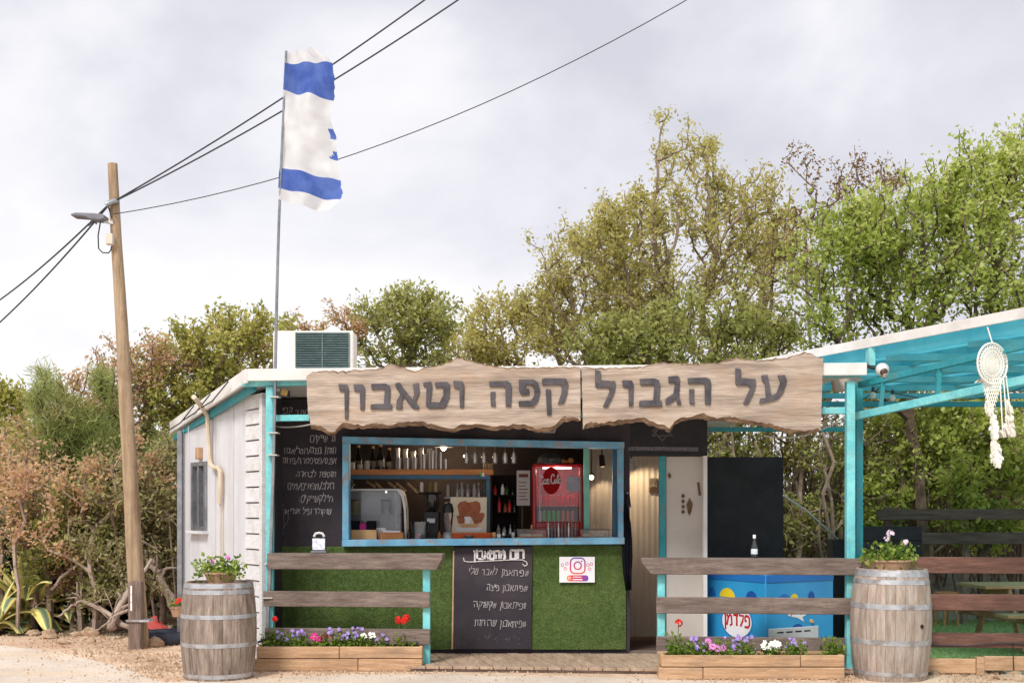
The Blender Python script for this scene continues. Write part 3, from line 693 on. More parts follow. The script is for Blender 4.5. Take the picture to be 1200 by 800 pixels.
branch([at(60,690,15.9), at(85,665,15.9), at(105,655,15.9), at(120,648,15.9)], .025, 'thin grey twig arching above the dead branches')
branch([at(150,715,15.0), at(136,720,15.0), at(128,728,15.0), at(112,738,15.0)], .022, 'curved dry stick on the ground left of the old post')

# ================================================================ writing tools: strokes in photo pixels at a distance
HEB = {
'א': (.7, [[(0,1),(.68,0)],[(.66,1),(.62,.7),(.42,.52)],[(.02,0),(.06,.35),(.24,.62)]]),
'ב': (.75, [[(.02,1),(.5,1),(.58,.9),(.58,.02)],[(0,0),(.75,0)]]),
'ג': (.55, [[(.1,1),(.38,1),(.42,.3),(.52,0)],[(.42,.32),(.0,0)]]),
'ד': (.65, [[(0,1),(.68,1)],[(.5,1),(.5,0)]]),
'ה': (.7, [[(0,1),(.56,1),(.65,.9),(.65,0)],[(.1,.58),(.08,0)]]),
'ו': (.25, [[(0,1),(.18,1),(.22,.9),(.22,0)]]),
'ז': (.4, [[(0,1),(.38,.93)],[(.2,.97),(.16,0)]]),
'ח': (.7, [[(.06,0),(.06,1),(.58,1),(.66,.9),(.66,0)]]),
'ט': (.72, [[(.3,.62),(.26,.95),(.08,1),(.06,.1),(.14,0),(.58,0),(.7,.15),(.7,.9),(.5,1)]]),
'י': (.22, [[(0,1),(.16,1),(.2,.9),(.18,.55)]]),
'כ': (.62, [[(0,1),(.42,1),(.6,.8),(.6,.2),(.42,0),(0,0)]]),
'ל': (.62, [[(.06,1.42),(.06,1),(.6,1),(.52,.55),(.2,0)]]),
'מ': (.75, [[(.02,0),(.2,.7),(.02,1)],[(.2,.7),(.46,1),(.64,.9),(.72,.1),(.42,0)]]),
'ם': (.7, [[(.05,1),(.66,1),(.66,0),(.08,0),(.08,1)]]),
'נ': (.45, [[(.1,1),(.36,1),(.4,.9),(.4,0),(0,0)]]),
'ן': (.25, [[(0,1),(.18,1),(.22,.9),(.22,-.42)]]),
'ס': (.7, [[(0,1),(.5,1),(.68,.7),(.6,.2),(.36,0),(.14,.2),(.06,.6),(.12,1)]]),
'ע': (.66, [[(.04,1),(.14,.95),(.34,.18)],[(.6,1),(.58,.6),(.4,.12),(0,-.12)]]),
'פ': (.68, [[(.3,.55),(.08,.55),(.05,.9),(.12,1),(.48,1),(.66,.8),(.66,.2),(.5,0),(0,0)]]),
'צ': (.66, [[(.02,1),(.58,.15),(.5,0),(0,0)],[(.62,1),(.58,.7),(.36,.5)]]),
'ק': (.68, [[(0,1),(.58,1),(.66,.85),(.4,.15)],[(.1,.66),(.1,-.42)]]),
'ר': (.6, [[(0,1),(.44,1),(.58,.86),(.58,0)]]),
'ש': (.82, [[(.02,1),(.1,.1),(.2,0),(.6,.08),(.8,1)],[(.42,1),(.36,.5),(.14,.25)]]),
'ת': (.76, [[(.0,.02),(.14,.06),(.18,1)],[(.04,1),(.6,1),(.7,.9),(.7,0)]]),
'/': (.45, [[(.0,-.15),(.42,1.35)]]), ':': (.2, [[(.1,.75),(.12,.65)],[(.1,.2),(.12,.1)]]),
'#': (.8, [[(.22,0),(.32,1)],[(.5,0),(.6,1)],[(.05,.35),(.75,.4)],[(.08,.68),(.78,.72)]]), "'": (.2, [[(.1,1.2),(.06,.9)]]),
'C': (.8, [[(.78,.75),(.6,1),(.25,.95),(.05,.5),(.2,.05),(.55,.0),(.8,.25)]]), 'o': (.5, [[(.25,.5),(.05,.3),(.15,.0),(.38,.05),(.45,.35),(.25,.5)]]),
'c': (.42, [[(.42,.42),(.2,.5),(.05,.25),(.18,0),(.44,.1)]]), 'a': (.5, [[(.4,.45),(.15,.5),(.04,.2),(.18,0),(.38,.15),(.42,.5),(.42,.05),(.52,.02)]]),
'l': (.25, [[(.04,.1),(.2,.8),(.12,1.05),(.04,.8),(.1,.05),(.25,.05)]]), '-': (.3, [[(.02,.3),(.28,.32)]]),
}
def ribbon(mb, pts, w_, D, mi=0, dep=0):
    """flat (or, with dep, solid) stroke of width w_ through photo-pixel points, standing at distance D"""
    n = len(pts); P = [Vector((p[0], p[1])) for p in pts]; A = []; B = []
    for i in range(n):
        d0 = (P[i]-P[i-1]).normalized() if i > 0 else None
        d1 = (P[i+1]-P[i]).normalized() if i < n-1 else None
        if d0 is None: d0 = d1
        if d1 is None: d1 = d0
        n0 = Vector((-d0.y, d0.x)); n1 = Vector((-d1.y, d1.x)); mm = n0 + n1
        if mm.length < .2: mm = n0.copy()
        mm.normalize(); k = min(1.6, 1/max(.3, mm.dot(n0)))
        A.append(P[i] + mm*w_/2*k); B.append(P[i] - mm*w_/2*k)
    if not dep:
        mb.add([at(p.x, p.y, D) for p in A+B], [(i, i+1, n+i+1, n+i) for i in range(n-1)], mi)
    else:
        loop = A + B[::-1]
        mb.prism([at(p.x, p.y, D) for p in loop], (0, dep, 0), mi)
def smooth_pts(q, k=3):
    if len(q) < 3: 
        (x0,y0),(x1,y1) = q[0], q[-1]; mx = (x0+x1)/2 + (y1-y0)*random.uniform(-.07,.07); my = (y0+y1)/2 + (x1-x0)*random.uniform(-.07,.07); return [(x0,y0),(mx,my),(x1,y1)]
    o_ = []; n_ = len(q)
    for i in range(n_-1):
        p0, p1, p2, p3 = q[max(i-1,0)], q[i], q[i+1], q[min(i+2,n_-1)]
        for j in range(k):
            t = j/k; f = lambda a, b, c, d: .5*((2*b) + (c-a)*t + (2*a-5*b+4*c-d)*t*t + (3*b-a-3*c+d)*t**3)
            o_.append((f(p0[0],p1[0],p2[0],p3[0]), f(p0[1],p1[1],p2[1],p3[1])))
    return o_ + [q[-1]]
def text_px(mb, s_, xr, yb, h, w_, D, jit=.06, width=1.0, rtl=True, slope=0, gap=.2, hand=True):
    x = xr
    for ch in s_:
        if ch == ' ': x -= .5*h*width if rtl else -.5*h*width; continue
        adv, st = HEB[ch]; wd = adv*h*width*random.uniform(.85,1.12); jy = random.uniform(-jit,jit)*h; sh_ = random.uniform(-.05,.22) if hand else 0; hs = random.uniform(.85,1.12) if hand else 1
        x0 = x - wd if rtl else x
        for q in st:
            pp = [(x0 + a/adv*wd + sh_*b*h + random.uniform(-jit,jit)*h*.6, yb + jy - b*h*hs*random.uniform(.96,1.04) + (x0-xr)*slope) for a, b in q]
            ribbon(mb, smooth_pts(pp) if hand else pp, w_*random.uniform(.75,1.2), D)
        x = (x0 - gap*h*width) if rtl else (x0 + wd + gap*h*width)

# ================================================================ the kiosk
W = 13.3
K0 = Vector((-.3, W, 0))
kiosk = thing('coffee_kiosk', K0, 'white shed coffee kiosk with black front wall, serving window and flat white roof', 'kiosk')
def kx(x, D=W): return (x-600)*D/F
def kz(y, D=W): return EYE + (HZ-y)*D/F
ZR = 2.88; ZI = 2.60                                       # underside of roof
FLOOR = .06
def KB(name, m_, x0, x1, y0, y1, z0, z1, parent=None, bevel=0):
    return MB().box(x0,x1,y0,y1,z0,z1).build(name, m_, parent or kiosk, bevel=bevel)
wx0, wx1 = kx(405), kx(728); wz0, wz1 = kz(639), kz(518.5)
dx0, dx1 = kx(738), kx(826); dz = kz(534)
# front wall
KB('front_wall', M['black'], kx(311), wx0, W, W+.12, 0, ZR)
KB('front_wall', M['black'], wx0, wx1, W, W+.12, wz1, ZR)
KB('front_wall', M['black'], wx0, wx1, W+.004, W+.12, 0, wz0)
KB('front_wall', M['black'], wx1, dx0, W, W+.12, 0, ZR)
KB('front_wall', M['blackpanel'], dx0, kx(829), W+.002, W+.12, dz, ZR)
# inside
KB('floor', M['rail_d'], kx(320), kx(829), W+.125, 15.69, .0, FLOOR)
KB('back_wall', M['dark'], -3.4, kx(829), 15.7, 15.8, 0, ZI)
KB('right_wall', M['white'], kx(829)-.06, kx(829), W+.125, 15.69, 0, ZI)
cw = MB(); D = 15.0; x0, x1 = kx(686, D), kx(800, D); nn = 34
for i in range(nn+1):
    x = x0 + (x1-x0)*i/nn; yy = D + (.018 if i % 2 else 0)
    cw.v += [(x, yy, FLOOR), (x, yy, ZI)]
for i in range(nn): cw.f.append((2*i, 2*i+2, 2*i+3, 2*i+1)); cw.m.append(0)
cw.add([(x0,D+.1,FLOOR),(x1,D+.1,FLOOR),(x1,D+.1,ZI),(x0,D+.1,ZI)], [(0,1,2,3)])
cw.build('partition', M['beige'], kiosk, recalc=False)
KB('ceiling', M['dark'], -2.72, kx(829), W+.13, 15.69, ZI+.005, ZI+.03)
KB('inner_post', M['mint'], kx(684,13.7), kx(690.5,13.7), 13.66, 13.74, FLOOR, ZI)
KB('inner_panel', M['blueframe_d'], kx(717.5,13.5), kx(727,13.5), 13.45, 13.53, .9, ZI)
# side wall, running back to the left from the front corner
A = at(309, 0, 12.72); A.z = 0
def wp(s, z, off=0):                            # s metres along the side wall, off metres outwards
    nrm = Vector((-OBL.y, OBL.x, 0)); nrm = -nrm if nrm.x > 0 else nrm
    p = A + OBL*s + nrm*off; return Vector((p.x, p.y, z))
def ws(x):                                      # length along the wall that shows at photo column x
    k = (x-600)/F; return (k*A.y - A.x)/(OBL.x - k*OBL.y)
WL = ws(214)
def ztop(s): return 2.96 - s/WL*.31          # the roof falls towards the back
seams = [ws(288.5), ws(274), ws(253), ws(222), WL]
wa, wb = ws(243), ws(226); wlo, whi = 1.40, 2.22
for i, (s0, s1) in enumerate(zip(seams, seams[1:])):
    g_ = .006
    segs = [(s0+g_, s1-g_, None)]
    if s0 < wa < s1:
        segs = [(s0+g_, wa, None), (wb, s1-g_, None), (wa, wb, 'win')]
    for a, b, k in segs:
        if b <= a: continue
        if k is None:
            m_ = MB(); z0_ = .05
            m_.add([wp(a,z0_),wp(b,z0_),wp(b,ztop(b)),wp(a,ztop(a)),wp(a,z0_,-.05),wp(b,z0_,-.05),wp(b,ztop(b),-.05),wp(a,ztop(a),-.05)],
                   [(0,1,2,3),(7,6,5,4),(0,4,5,1),(1,5,6,2),(2,6,7,3),(3,7,4,0)])
            m_.build('wall_panel', M['wallpanel'], kiosk, bevel=.004)
        else:
            for z0_, z1_ in ((.05, wlo), (whi, None)):
                za = z1_ or ztop(a); zb = z1_ or ztop(b)
                m_ = MB(); m_.add([wp(a,z0_),wp(b,z0_),wp(b,zb),wp(a,za),wp(a,z0_,-.05),wp(b,z0_,-.05),wp(b,zb,-.05),wp(a,za,-.05)],
                   [(0,1,2,3),(7,6,5,4),(0,4,5,1),(1,5,6,2),(2,6,7,3),(3,7,4,0)])
                m_.build('wall_panel', M['wallpanel'], kiosk)
    if i: # cover strip on each seam
        MB().obox(wp(s0,(ztop(s0)+.05)/2,.006), OBL*.014, Vector((-OBL.y,OBL.x,0))*.008, Vector((0,0,(ztop(s0)-.06)/2))).build('cover_strip', M['wallpanel'], kiosk)
MB().add([wp(.0,.04,-.06),wp(WL,.04,-.06),wp(WL,ztop(WL),-.06),wp(.0,ztop(0),-.06)], [(0,1,2,3)]).build('wall_backing', M['dark'], kiosk)
MB().add([wp(WL+.005,.05),(-3.45,15.81,.05),(-3.45,15.81,2.6),wp(WL+.005,2.64),wp(WL+.005,.05,-.05),(-3.40,15.72,.05),(-3.40,15.72,2.6),wp(WL+.005,2.64,-.05)], [(0,1,2,3),(7,6,5,4),(0,4,5,1),(1,5,6,2),(2,6,7,3),(3,7,4,0)]).build('rear_wall', M['wallpanel'], kiosk)
# clapboard return at the front corner
nb = 17; hb = (2.86)/nb
for i in range(nb):
    z0_ = .05 + i*hb; z1_ = z0_ + hb - .012; s0, s1 = .02, seams[0]-.004
    m_ = MB(); m_.add([wp(s0,z0_,.022),wp(s1,z0_,.022),wp(s1,z1_,.008),wp(s0,z1_,.008),wp(s0,z0_,-.04),wp(s1,z0_,-.04),wp(s1,z1_,-.04),wp(s0,z1_,-.04)],
          [(0,1,2,3),(7,6,5,4),(0,4,5,1),(1,5,6,2),(2,6,7,3),(3,7,4,0)])
    m_.build('clapboard', M['clap'], kiosk, bevel=.004)
MB().obox(wp(-.02,(ZR-.05)/2+.02,.012), OBL*.035, Vector((-OBL.y,OBL.x,0))*.035, Vector((0,0,(ZR-.06)/2))).build('corner_trim', M['clap'], kiosk, bevel=.004)
KB('front_corner_return', M['black'], A.x+.05, A.x+.09, A.y+.03, W+.01, .02, ZR-.02)
# side window
win = MB(); c = wp((wa+wb)/2, (wlo+whi)/2, -.02); hw = (wb-wa)/2; hh_ = (whi-wlo)/2
nrm = wp(0,0,1) - wp(0,0,0)
win.add([wp(wa,wlo,-.03),wp(wb,wlo,-.03),wp(wb,whi,-.03),wp(wa,whi,-.03)], [(0,1,2,3)])
wn = win.build('window', M['glass_w'], kiosk)
for (s0,s1,z0_,z1_) in ((wa,wa+.05,wlo,whi),(wb-.05,wb,wlo,whi),(wa+.051,wb-.051,whi-.05,whi),(wa+.051,wb-.051,wlo,wlo+.05),((wa+wb)/2-.02,(wa+wb)/2+.02,wlo+.051,whi-.051)):
    MB().obox(wp((s0+s1)/2,(z0_+z1_)/2,.0), OBL*((s1-s0)/2), nrm*.03, Vector((0,0,(z1_-z0_)/2))).build('frame', M['steel'], wn, bevel=.003)
MB().obox(wp((wa+wb)/2,wlo-.02,.03), OBL*(hw+.04), nrm*.05, Vector((0,0,.018))).build('sill', M['wallpanel'], wn, bevel=.004)
MB().obox(wp(ws(236),2.32,.03), OBL*.05, nrm*.03, Vector((0,0,.07))).build('wood_block', M['plant_w'], kiosk, bevel=.004)
# roof: front strip follows the fence line, back falls away
zf = 3.0
rf = [at(291,0,fl(291,-.08)), at(1015,0,fl(1015,-.08)), Vector((2.45,15.9,0)), at(202,0,15.2)]
for p in rf: p.z = 0
def roofz(p, k):
    q = max(0, min(1, (p.y-12.6)/2.6)); return zf - .36*q + k
m_ = MB(); lo_ = []; hi_ = []
ring = []
for a, b in zip(rf, rf[1:]+rf[:1]):
    for i in range(6): ring.append(a.lerp(b, i/6))
cen = sum(ring, Vector())/len(ring)
for p in ring: lo_.append((p.x,p.y,roofz(p,.0)+.006)); hi_.append((p.x,p.y,roofz(p,.105)))
n = len(ring); vv = lo_+hi_+[(cen.x,cen.y,roofz(cen,.0)+.01),(cen.x,cen.y,roofz(cen,.11))]
ff = []
for i in range(n):
    j = (i+1)%n; ff += [(i,j,n+j,n+i), (j,i,2*n), (n+i,n+j,2*n+1)]
m_.add(vv, ff); roof = m_.build('roof', M['white'], kiosk)
# white edge along the front and the left slope
m_ = MB(); m_.obox((rf[0]+rf[1])/2 + Vector((0,-.02,zf+.055)), FU*((rf[1]-rf[0]).length/2), FN*.016, Vector((0,0,.062))); m_.build('fascia', M['fascia'], roof, bevel=.004)
p0 = rf[0].copy(); p1 = rf[3].copy(); p0.z = roofz(p0,.05); p1.z = roofz(p1,.05)
MB().beam(p0+Vector((-.02,.01,.0)), p1+Vector((-.02,0,0)), .03, .15).build('fascia', M['fascia'], roof, bevel=.004)
MB().beam(p0+Vector((.03,.14,-.11)), p1+Vector((.05,-.05,-.13)), .05, .07).build('eave_beam', M['teal_d'], roof)
MB().beam(at(275,450,fl(275,.02)).lerp(at(291,450,fl(291,.02)),.6), at(1010,438,fl(1010,.02)), .06, .055).build('front_beam', M['teal'], roof, bevel=.003)
b0 = at(318,490,fl(318,.03)); b1 = at(990,481,fl(990,.03))
MB().beam(b0, b1, .06, .065).build('cross_beam', M['teal'], kiosk, bevel=.003)
# posts of the canopy
def kpost(x, D, z1, w_=.075, m_='teal', name='post', parent=None):
    p = at(x, 0, D); return MB().box(p.x-w_/2,p.x+w_/2,p.y-w_/2,p.y+w_/2,.0,z1).build(name, M[m_], parent or kiosk, bevel=.004)
kpost(316.5, fl(316.5), zf-.06); kpost(996, fl(996), zf-.06, .085)
p = at(211,0,14.7); MB().box(p.x-.03,p.x+.03,p.y-.03,p.y+.03,0,2.62).build('corner_post', M['steel'], kiosk, bevel=.004)
# a loose pale cable along the eave, conduit on the side wall
MB().tube([wp(ws(262),2.92,.35), wp(ws(254),2.86,.20), wp(ws(250),2.74,.07), wp(ws(249.5),2.45,.05), wp(ws(250),2.28,.05), wp(ws(252),2.17,.05), wp(ws(256),2.13,.05), wp(ws(261),2.13,.05), wp(ws(263),2.08,.05), wp(ws(263.2),1.9,.05), wp(ws(262.5),1.72,.05)], .028, 8).build('conduit', M['pipe'], kiosk, smooth=True)
MB().tube([wp(ws(262.5),1.72,.04), wp(ws(262),.4,.04)], .012, 6).build('thin_pipe', M['pipe'], kiosk, smooth=True)
for k in range(3):
    q0 = .15+.22*k; a_ = p0.lerp(p1, q0)+Vector((-.06,-.05,.03)); b_ = p0.lerp(p1, min(1,q0+.38))+Vector((-.06,-.05,-.05))
    MB().tube([a_, a_.lerp(b_,.5)+Vector((0,0,-.05)), b_], .008, 5).build('cable', M['wire'], kiosk)
# serving window frame (a little out of square, as in the photograph)
fw = MB()
def fbar(p_, q_, wz, wd, name, m_='blueframe'):
    MB().beam(p_, q_, wd, wz, up=(0,0,1) if abs((q_-p_).z) < .5*(q_-p_).length else (1,0,0)).build(name, M[m_], sf, bevel=.004)
sf = MB().box(wx0+.01,wx1-.01,W+.02,W+.30,wz0-.05,wz0+.012).build('serving_window', M['blueframe_d'], kiosk)
Df = W-.05
def fr(x,y): return at(x,y,Df)
MB().beam(fr(402,515.5), fr(731,522), .16, .075).build('frame_top', M['blueframe'], sf, bevel=.005)
MB().beam(fr(402,636), fr(731,633), .20, .075).build('frame_bottom', M['blueframe'], sf, bevel=.005)
MB().beam(fr(406,519.6), fr(406,632), .158, .072, up=(1,0,0)).build('frame_side', M['blueframe'], sf, bevel=.005)
MB().beam(fr(727,526), fr(727,629.4), .158, .06, up=(1,0,0)).build('frame_side', M['blueframe'], sf, bevel=.005)
# turf panels under the window, with pile
lm_turf = leafmat('turf pile', [S(72,94,42), S(100,122,60), S(130,150,84), S(158,172,108)], .3, .8)
def turf(x0, x1, y0, y1, n):
    D_ = W-.03; t_ = MB().box(kx(x0,D_), kx(x1,D_), W-.025, W-.001, max(.03,kz(y1,D_)), kz(y0,D_)).build('turf_panel', M['turf_w'], kiosk)
    X = rng.uniform(kx(x0,D_)+.005, kx(x1,D_)-.005, n); Z = rng.uniform(max(.03,kz(y1,D_))+.005, kz(y0,D_)-.005, n)
    X = np.round(X/.011)*.011 + rng.normal(size=n)*.0015
    P = np.stack([X, np.full(n, W-.026), Z], 1)
    dr_ = unit(np.stack([rng.normal(size=n)*.5, -np.ones(n), rng.normal(size=n)*.5 - .35],1)); s_ = unit(np.cross(dr_, rng.normal(size=(n,3)))); h_ = rng.uniform(.010,.024,(n,1))
    tt = np.array([mnoise.noise((a*2.2, c*2.2, x0)) + .7*mnoise.noise((a*7, c*5, x0)) for a, _, c in P])
    o = poly_mesh('turf_pile', np.stack([P - s_*.002, P + s_*.002, P + dr_*h_],1), lm_turf, t_, np.clip(.5 + tt*.5 + .25*(np.abs(((X-kx(x0,D_))/.62)%1-.5) > .485) + rng.normal(size=n)*.15 + (np.round(X/.011)%7==0)*-.1,0,1)); o['kind'] = 'stuff'
turf(318, 532, 640, 760.5, 30000); turf(622.5, 733.5, 638.5, 760.5, 19000)
# writing on the black wall
def chalk(name, lines, D_, w_=1.0, m_='chalk', parent=None, **kw):
    for (s_, xr, yb, h) in lines:
        mb = MB(); text_px(mb, s_, xr, yb, h, w_, D_, **kw); mb.build(name, M[m_], parent or kiosk, recalc=False)
DC = W - .004
M['chalkmenu'] = mat('thin chalk', S(190,184,184), S(128,122,126), rough=.95, scale=50, spec=.1)
chalk('chalk_writing', [('גו שייקים', 393, 517, 7.0), ('תות/ בננה/תמר/אגוז', 393.5, 531, 6.2), ('אננס/פסיפלורה/פירות', 393.5, 543, 6.0)], DC, .85, 'chalkmenu', width=.80, gap=.16)
chalk('chalk_writing', [('תוספת לבחירה:', 393, 558.5, 6), ('חלב/תפוזים/מים', 391, 573, 6.5), ('מילקשייקים:', 390, 587.5, 7), ('שוקולד וניל אוריאו', 388, 602, 5.8)], DC, .85, 'chalkmenu', width=.84, gap=.18)
chalk('chalk_writing', [('קפה', 342, 484, 7), ('ועוד', 361, 486, 6)], DC, .8, 'chalkmenu', width=1, gap=.2)
mb = MB()
for q in ([(319,596),(320,617),(322,621),(331,621),(333,617),(332,596),(319,596)], [(332,599),(337,600),(338,607),(336,613),(332,616)], [(322,600),(322.5,614)],[(325,599),(325.5,615)],[(328.5,599),(328.5,614)],
          [(318,595),(320,591),(323,590),(322,586),(325,584),(327,588),(331,590),(332,594)], [(320,626),(322,621)],[(332,626),(330,621)],[(319,626),(333,626)]):
    ribbon(mb, q, .9, DC)
mb.build('chalk_drawing', M['chalk2'], kiosk, recalc=False)
m_ = MB(); m_.add([at(318,644,DC+.001),at(338,644,DC+.001),at(338,634,DC+.001),at(330,631,DC+.001),at(318,630,DC+.001)], [(0,1,2,3,4)]); m_.build('chalk_smudge', mat('grey chalk smudge', S(72,68,72), S(52,50,55), rough=.95, scale=20), kiosk, recalc=False)
mb = MB()
for q in ([(764,503),(776,516.2),(788,503),(764,503)], [(764,510.2),(776,497),(788,510.2),(764,510.2)]): ribbon(mb, q, 1.2, DC-.002)
mb.build('painted_star', M['chalk2'], kiosk, recalc=False)
mb = MB(); ribbon(mb, [(736,525.2),(818.5,526.2)], 4.6, DC-.002); mb.build('painted_bar', M['chalk2'], kiosk, recalc=False)
mb = MB(); ribbon(mb, [(636,506),(650,506)], 2.2, DC-.003); ribbon(mb, [(640,504),(640,500)], 1.5, DC-.0035); ribbon(mb, [(649,507),(652,499)], 2, DC-.004); mb.build('painted_mark', M['chalk'], kiosk, recalc=False)
# door: teal post, leaf, white jamb, threshold
KB('door_post', M['teal_d'], kx(772.5,13.36), kx(779.5,13.36), 13.33, 13.41, FLOOR, dz)  # darker tone paints in the shade of the interior
dl = KB('door', M['doorleaf'], kx(780.5,13.37), kx(823,13.37), 13.36, 13.40, .09, dz-.005, bevel=.003)
KB('door_jamb', M['white'], kx(823.4), kx(828), W-.05, W+.10, .05, dz+.0)
KB('threshold', M['rail'], dx0, dx1, W-.01, W+.12, .03, .075)
def plaque(pts, name, m_): 
    MB().prism([at(x,y,13.35) for x,y in pts], (0,.009,0)).build(name, m_, dl)
brz = mat('dark bronze', S(70,54,36), S(110,88,58), rough=.4, metal=.6, scale=20)
plaque([(808,583),(812,590),(810,600),(808,604),(806,600),(804.5,591)], 'hanging_ornament', brz)
for k in range(4): plaque([(800.5,578+k*6.2),(803,581+k*6.2),(800.5,583.5+k*6.2),(798.2,581+k*6.2)], 'hanging_ornament', brz)
plaque([(784,553),(787,557),(785,561),(782.5,557)], 'hanging_ornament', brz)
plaque([(817,565),(819.5,564.5),(821.5,580),(819,580.5)], 'door_plate', mat('rust plate', S(110,72,56), rough=.7))
# photos on the partition
MB().box(kx(761,14.97),kx(770,14.97),14.96,14.985,kz(570,14.97),kz(560,14.97)).build('photo_card', mat('photo card', S(150,140,130), S(60,55,52), scale=30), kiosk)
MB().box(kx(761,14.97),kx(770,14.97),14.96,14.985,kz(577,14.97),kz(571,14.97)).build('photo_card', mat('dark photo card', S(60,52,48), S(110,80,60), scale=30), kiosk)
# deck
dk = MB(); ya = gd(778,.06)
dki = thing('deck', (0, 12.8, 0), 'weathered plank deck in front of the serving window', 'deck'); dki['kind'] = 'structure'
del dki['category']
dd = Vector((-.25, 1, 0)).normalized(); pitch = .135
Lf = at(300,0,fl(300,-.22)); Rf = at(1000,0,fl(1000,-.22)); Lf.z = Rf.z = 0
k = 0; x = -3.2
while x < 3.9:
    # front end on the edge line, back end at the wall
    def cut(xx, front):
        # line xx + dd*t ; front: meets the edge line, back: y = W-.03
        o = Vector((xx, 12.3, 0))
        if front:
            s_ = (Rf.y-Lf.y)/(Rf.x-Lf.x); t = (Lf.y + s_*(o.x-Lf.x) - o.y)/(dd.y - s_*dd.x)
        else: t = (W - .032 - o.y)/dd.y
        return o + dd*t
    a0, a1, b0_, b1_ = cut(x+.004, True), cut(x+pitch-.006, True), cut(x+pitch-.006, False), cut(x+.004, False)
    m_ = MB(); P = [a0, a1, b0_, b1_]; zz = .058 + random.uniform(-.003,.003)
    m_.add([(p.x,p.y,.028) for p in P]+[(p.x,p.y,zz) for p in P], [(3,2,1,0),(4,5,6,7),(0,1,5,4),(1,2,6,5),(2,3,7,6),(3,0,4,7)])
    m_.build('plank', M['deck'], dki, bevel=.003); x += pitch
m_ = MB(); m_.obox((Lf+Rf)/2+Vector((0,.03,.013)), FU*((Rf-Lf).length/2), FN*.025, Vector((0,0,.0125))); m_.build('edge_joist', M['rail_d'], dki)

# ================================================================ the sign boards
def slab(name, top, bot, side_l, side_r, lab, Dx):
    outline = top + side_r + bot + side_l            # clockwise in the photo
    def dens(pts):
        o_ = []
        for a, b in zip(pts, pts[1:]+pts[:1]):
            n_ = max(1, int(math.hypot(b[0]-a[0], b[1]-a[1])/3))
            for i in range(n_):
                q = i/n_; x = a[0]+(b[0]-a[0])*q; y = a[1]+(b[1]-a[1])*q
                o_.append((x + .5*mnoise.noise((x*.3,y*.3,1)), y + 1.7*mnoise.noise((x*.16,y*.16,3)) + 1.3*mnoise.noise((x*.5,y*.5,9))))
        return o_
    P = dens(outline); n_ = len(P)
    xs = [p[0] for p in P]; cy = sum(p[1] for p in P)/n_
    x0, x1 = min(xs), max(xs)
    front = []
    for (x, y) in P:
        lowr = y > cy; e = (4.5 + 3.5*mnoise.noise((x*.06, 7 if lowr else 2, 0))) if lowr else (2.0 + 2.2*mnoise.noise((x*.08, 4, 0)))
        if min(x-x0, x1-x) < 3: e = .6
        front.append((x, y - e if lowr else y + max(.4, e)))
    base = at((x0+x1)/2, 0, fl((x0+x1)/2, -.12)); base.z = kz(500, base.y)
    t_ = thing(name, base, lab, 'sign')
    mb = MB(); th = .075
    V = [at(x, y, fl(x, -.16)) for x, y in front] + [at(x, y, fl(x, -.16)) + Vector((0,.03,0)) for x, y in P] + [at(x, y, fl(x, -.16)) + Vector((0,th,0)) for x, y in P]
    b = 0; F_ = [tuple(range(n_)), tuple(reversed(range(2*n_, 3*n_)))]
    mb.add(V, F_, 0)
    for i in range(n_):
        j = (i+1) % n_
        mb.f += [(i, n_+i, n_+j, j), (n_+i, 2*n_+i, 2*n_+j, n_+j)]; mb.m += [1, 1]
    mb.build('board', [M['slab'], M['bark']], t_, recalc=False)
    return t_
def c1(x, y): return (350 + x*.28333, 400 + y*.28333)
def c2(x, y): return (660 + x*.28333, 400 + y*.28333)
L_top = [c1(*p) for p in [(32,140),(80,118),(150,122),(250,118),(340,108),(380,90),(420,100),(480,125),(520,105),(590,98),(650,65),(700,75),(780,95),(850,105),(950,105),(1080,103),(1164,103)]]
L_bot = [c1(*p) for p in [(1166,325),(1100,330),(1060,362),(1000,375),(930,360),(800,365),(730,352),(640,375),(560,362),(500,345),(380,355),(290,358),(180,358),(130,390),(90,368),(50,360)]]
sgl = slab('sign_board', L_top, L_bot, [c1(42,320), c1(35,240)], [], 'left live edge wooden sign board with five letters and three letters', 0)
R_top = [c2(*p) for p in [(76,105),(140,108),(250,108),(330,103),(400,85),(480,90),(560,92),(640,85),(720,65),(800,78),(880,70),(950,62),(1000,40),(1075,68)]]
R_bot = [c2(*p) for p in [(1065,372),(1000,382),(930,378),(830,350),(700,332),(560,320),(500,325),(460,345),(440,375),(400,358),(330,330),(250,340),(180,345),(82,362)]]
sgr = slab('sign_board', R_top, R_bot, [], [c2(1070,220)], 'right live edge wooden sign board, longer drop at its right end', 0)
sgl['label'] = 'left half of the live edge wooden sign, ragged corner above the chalk menu'
sgr['label'] = 'right half of the live edge wooden sign, ending beside the turquoise post'
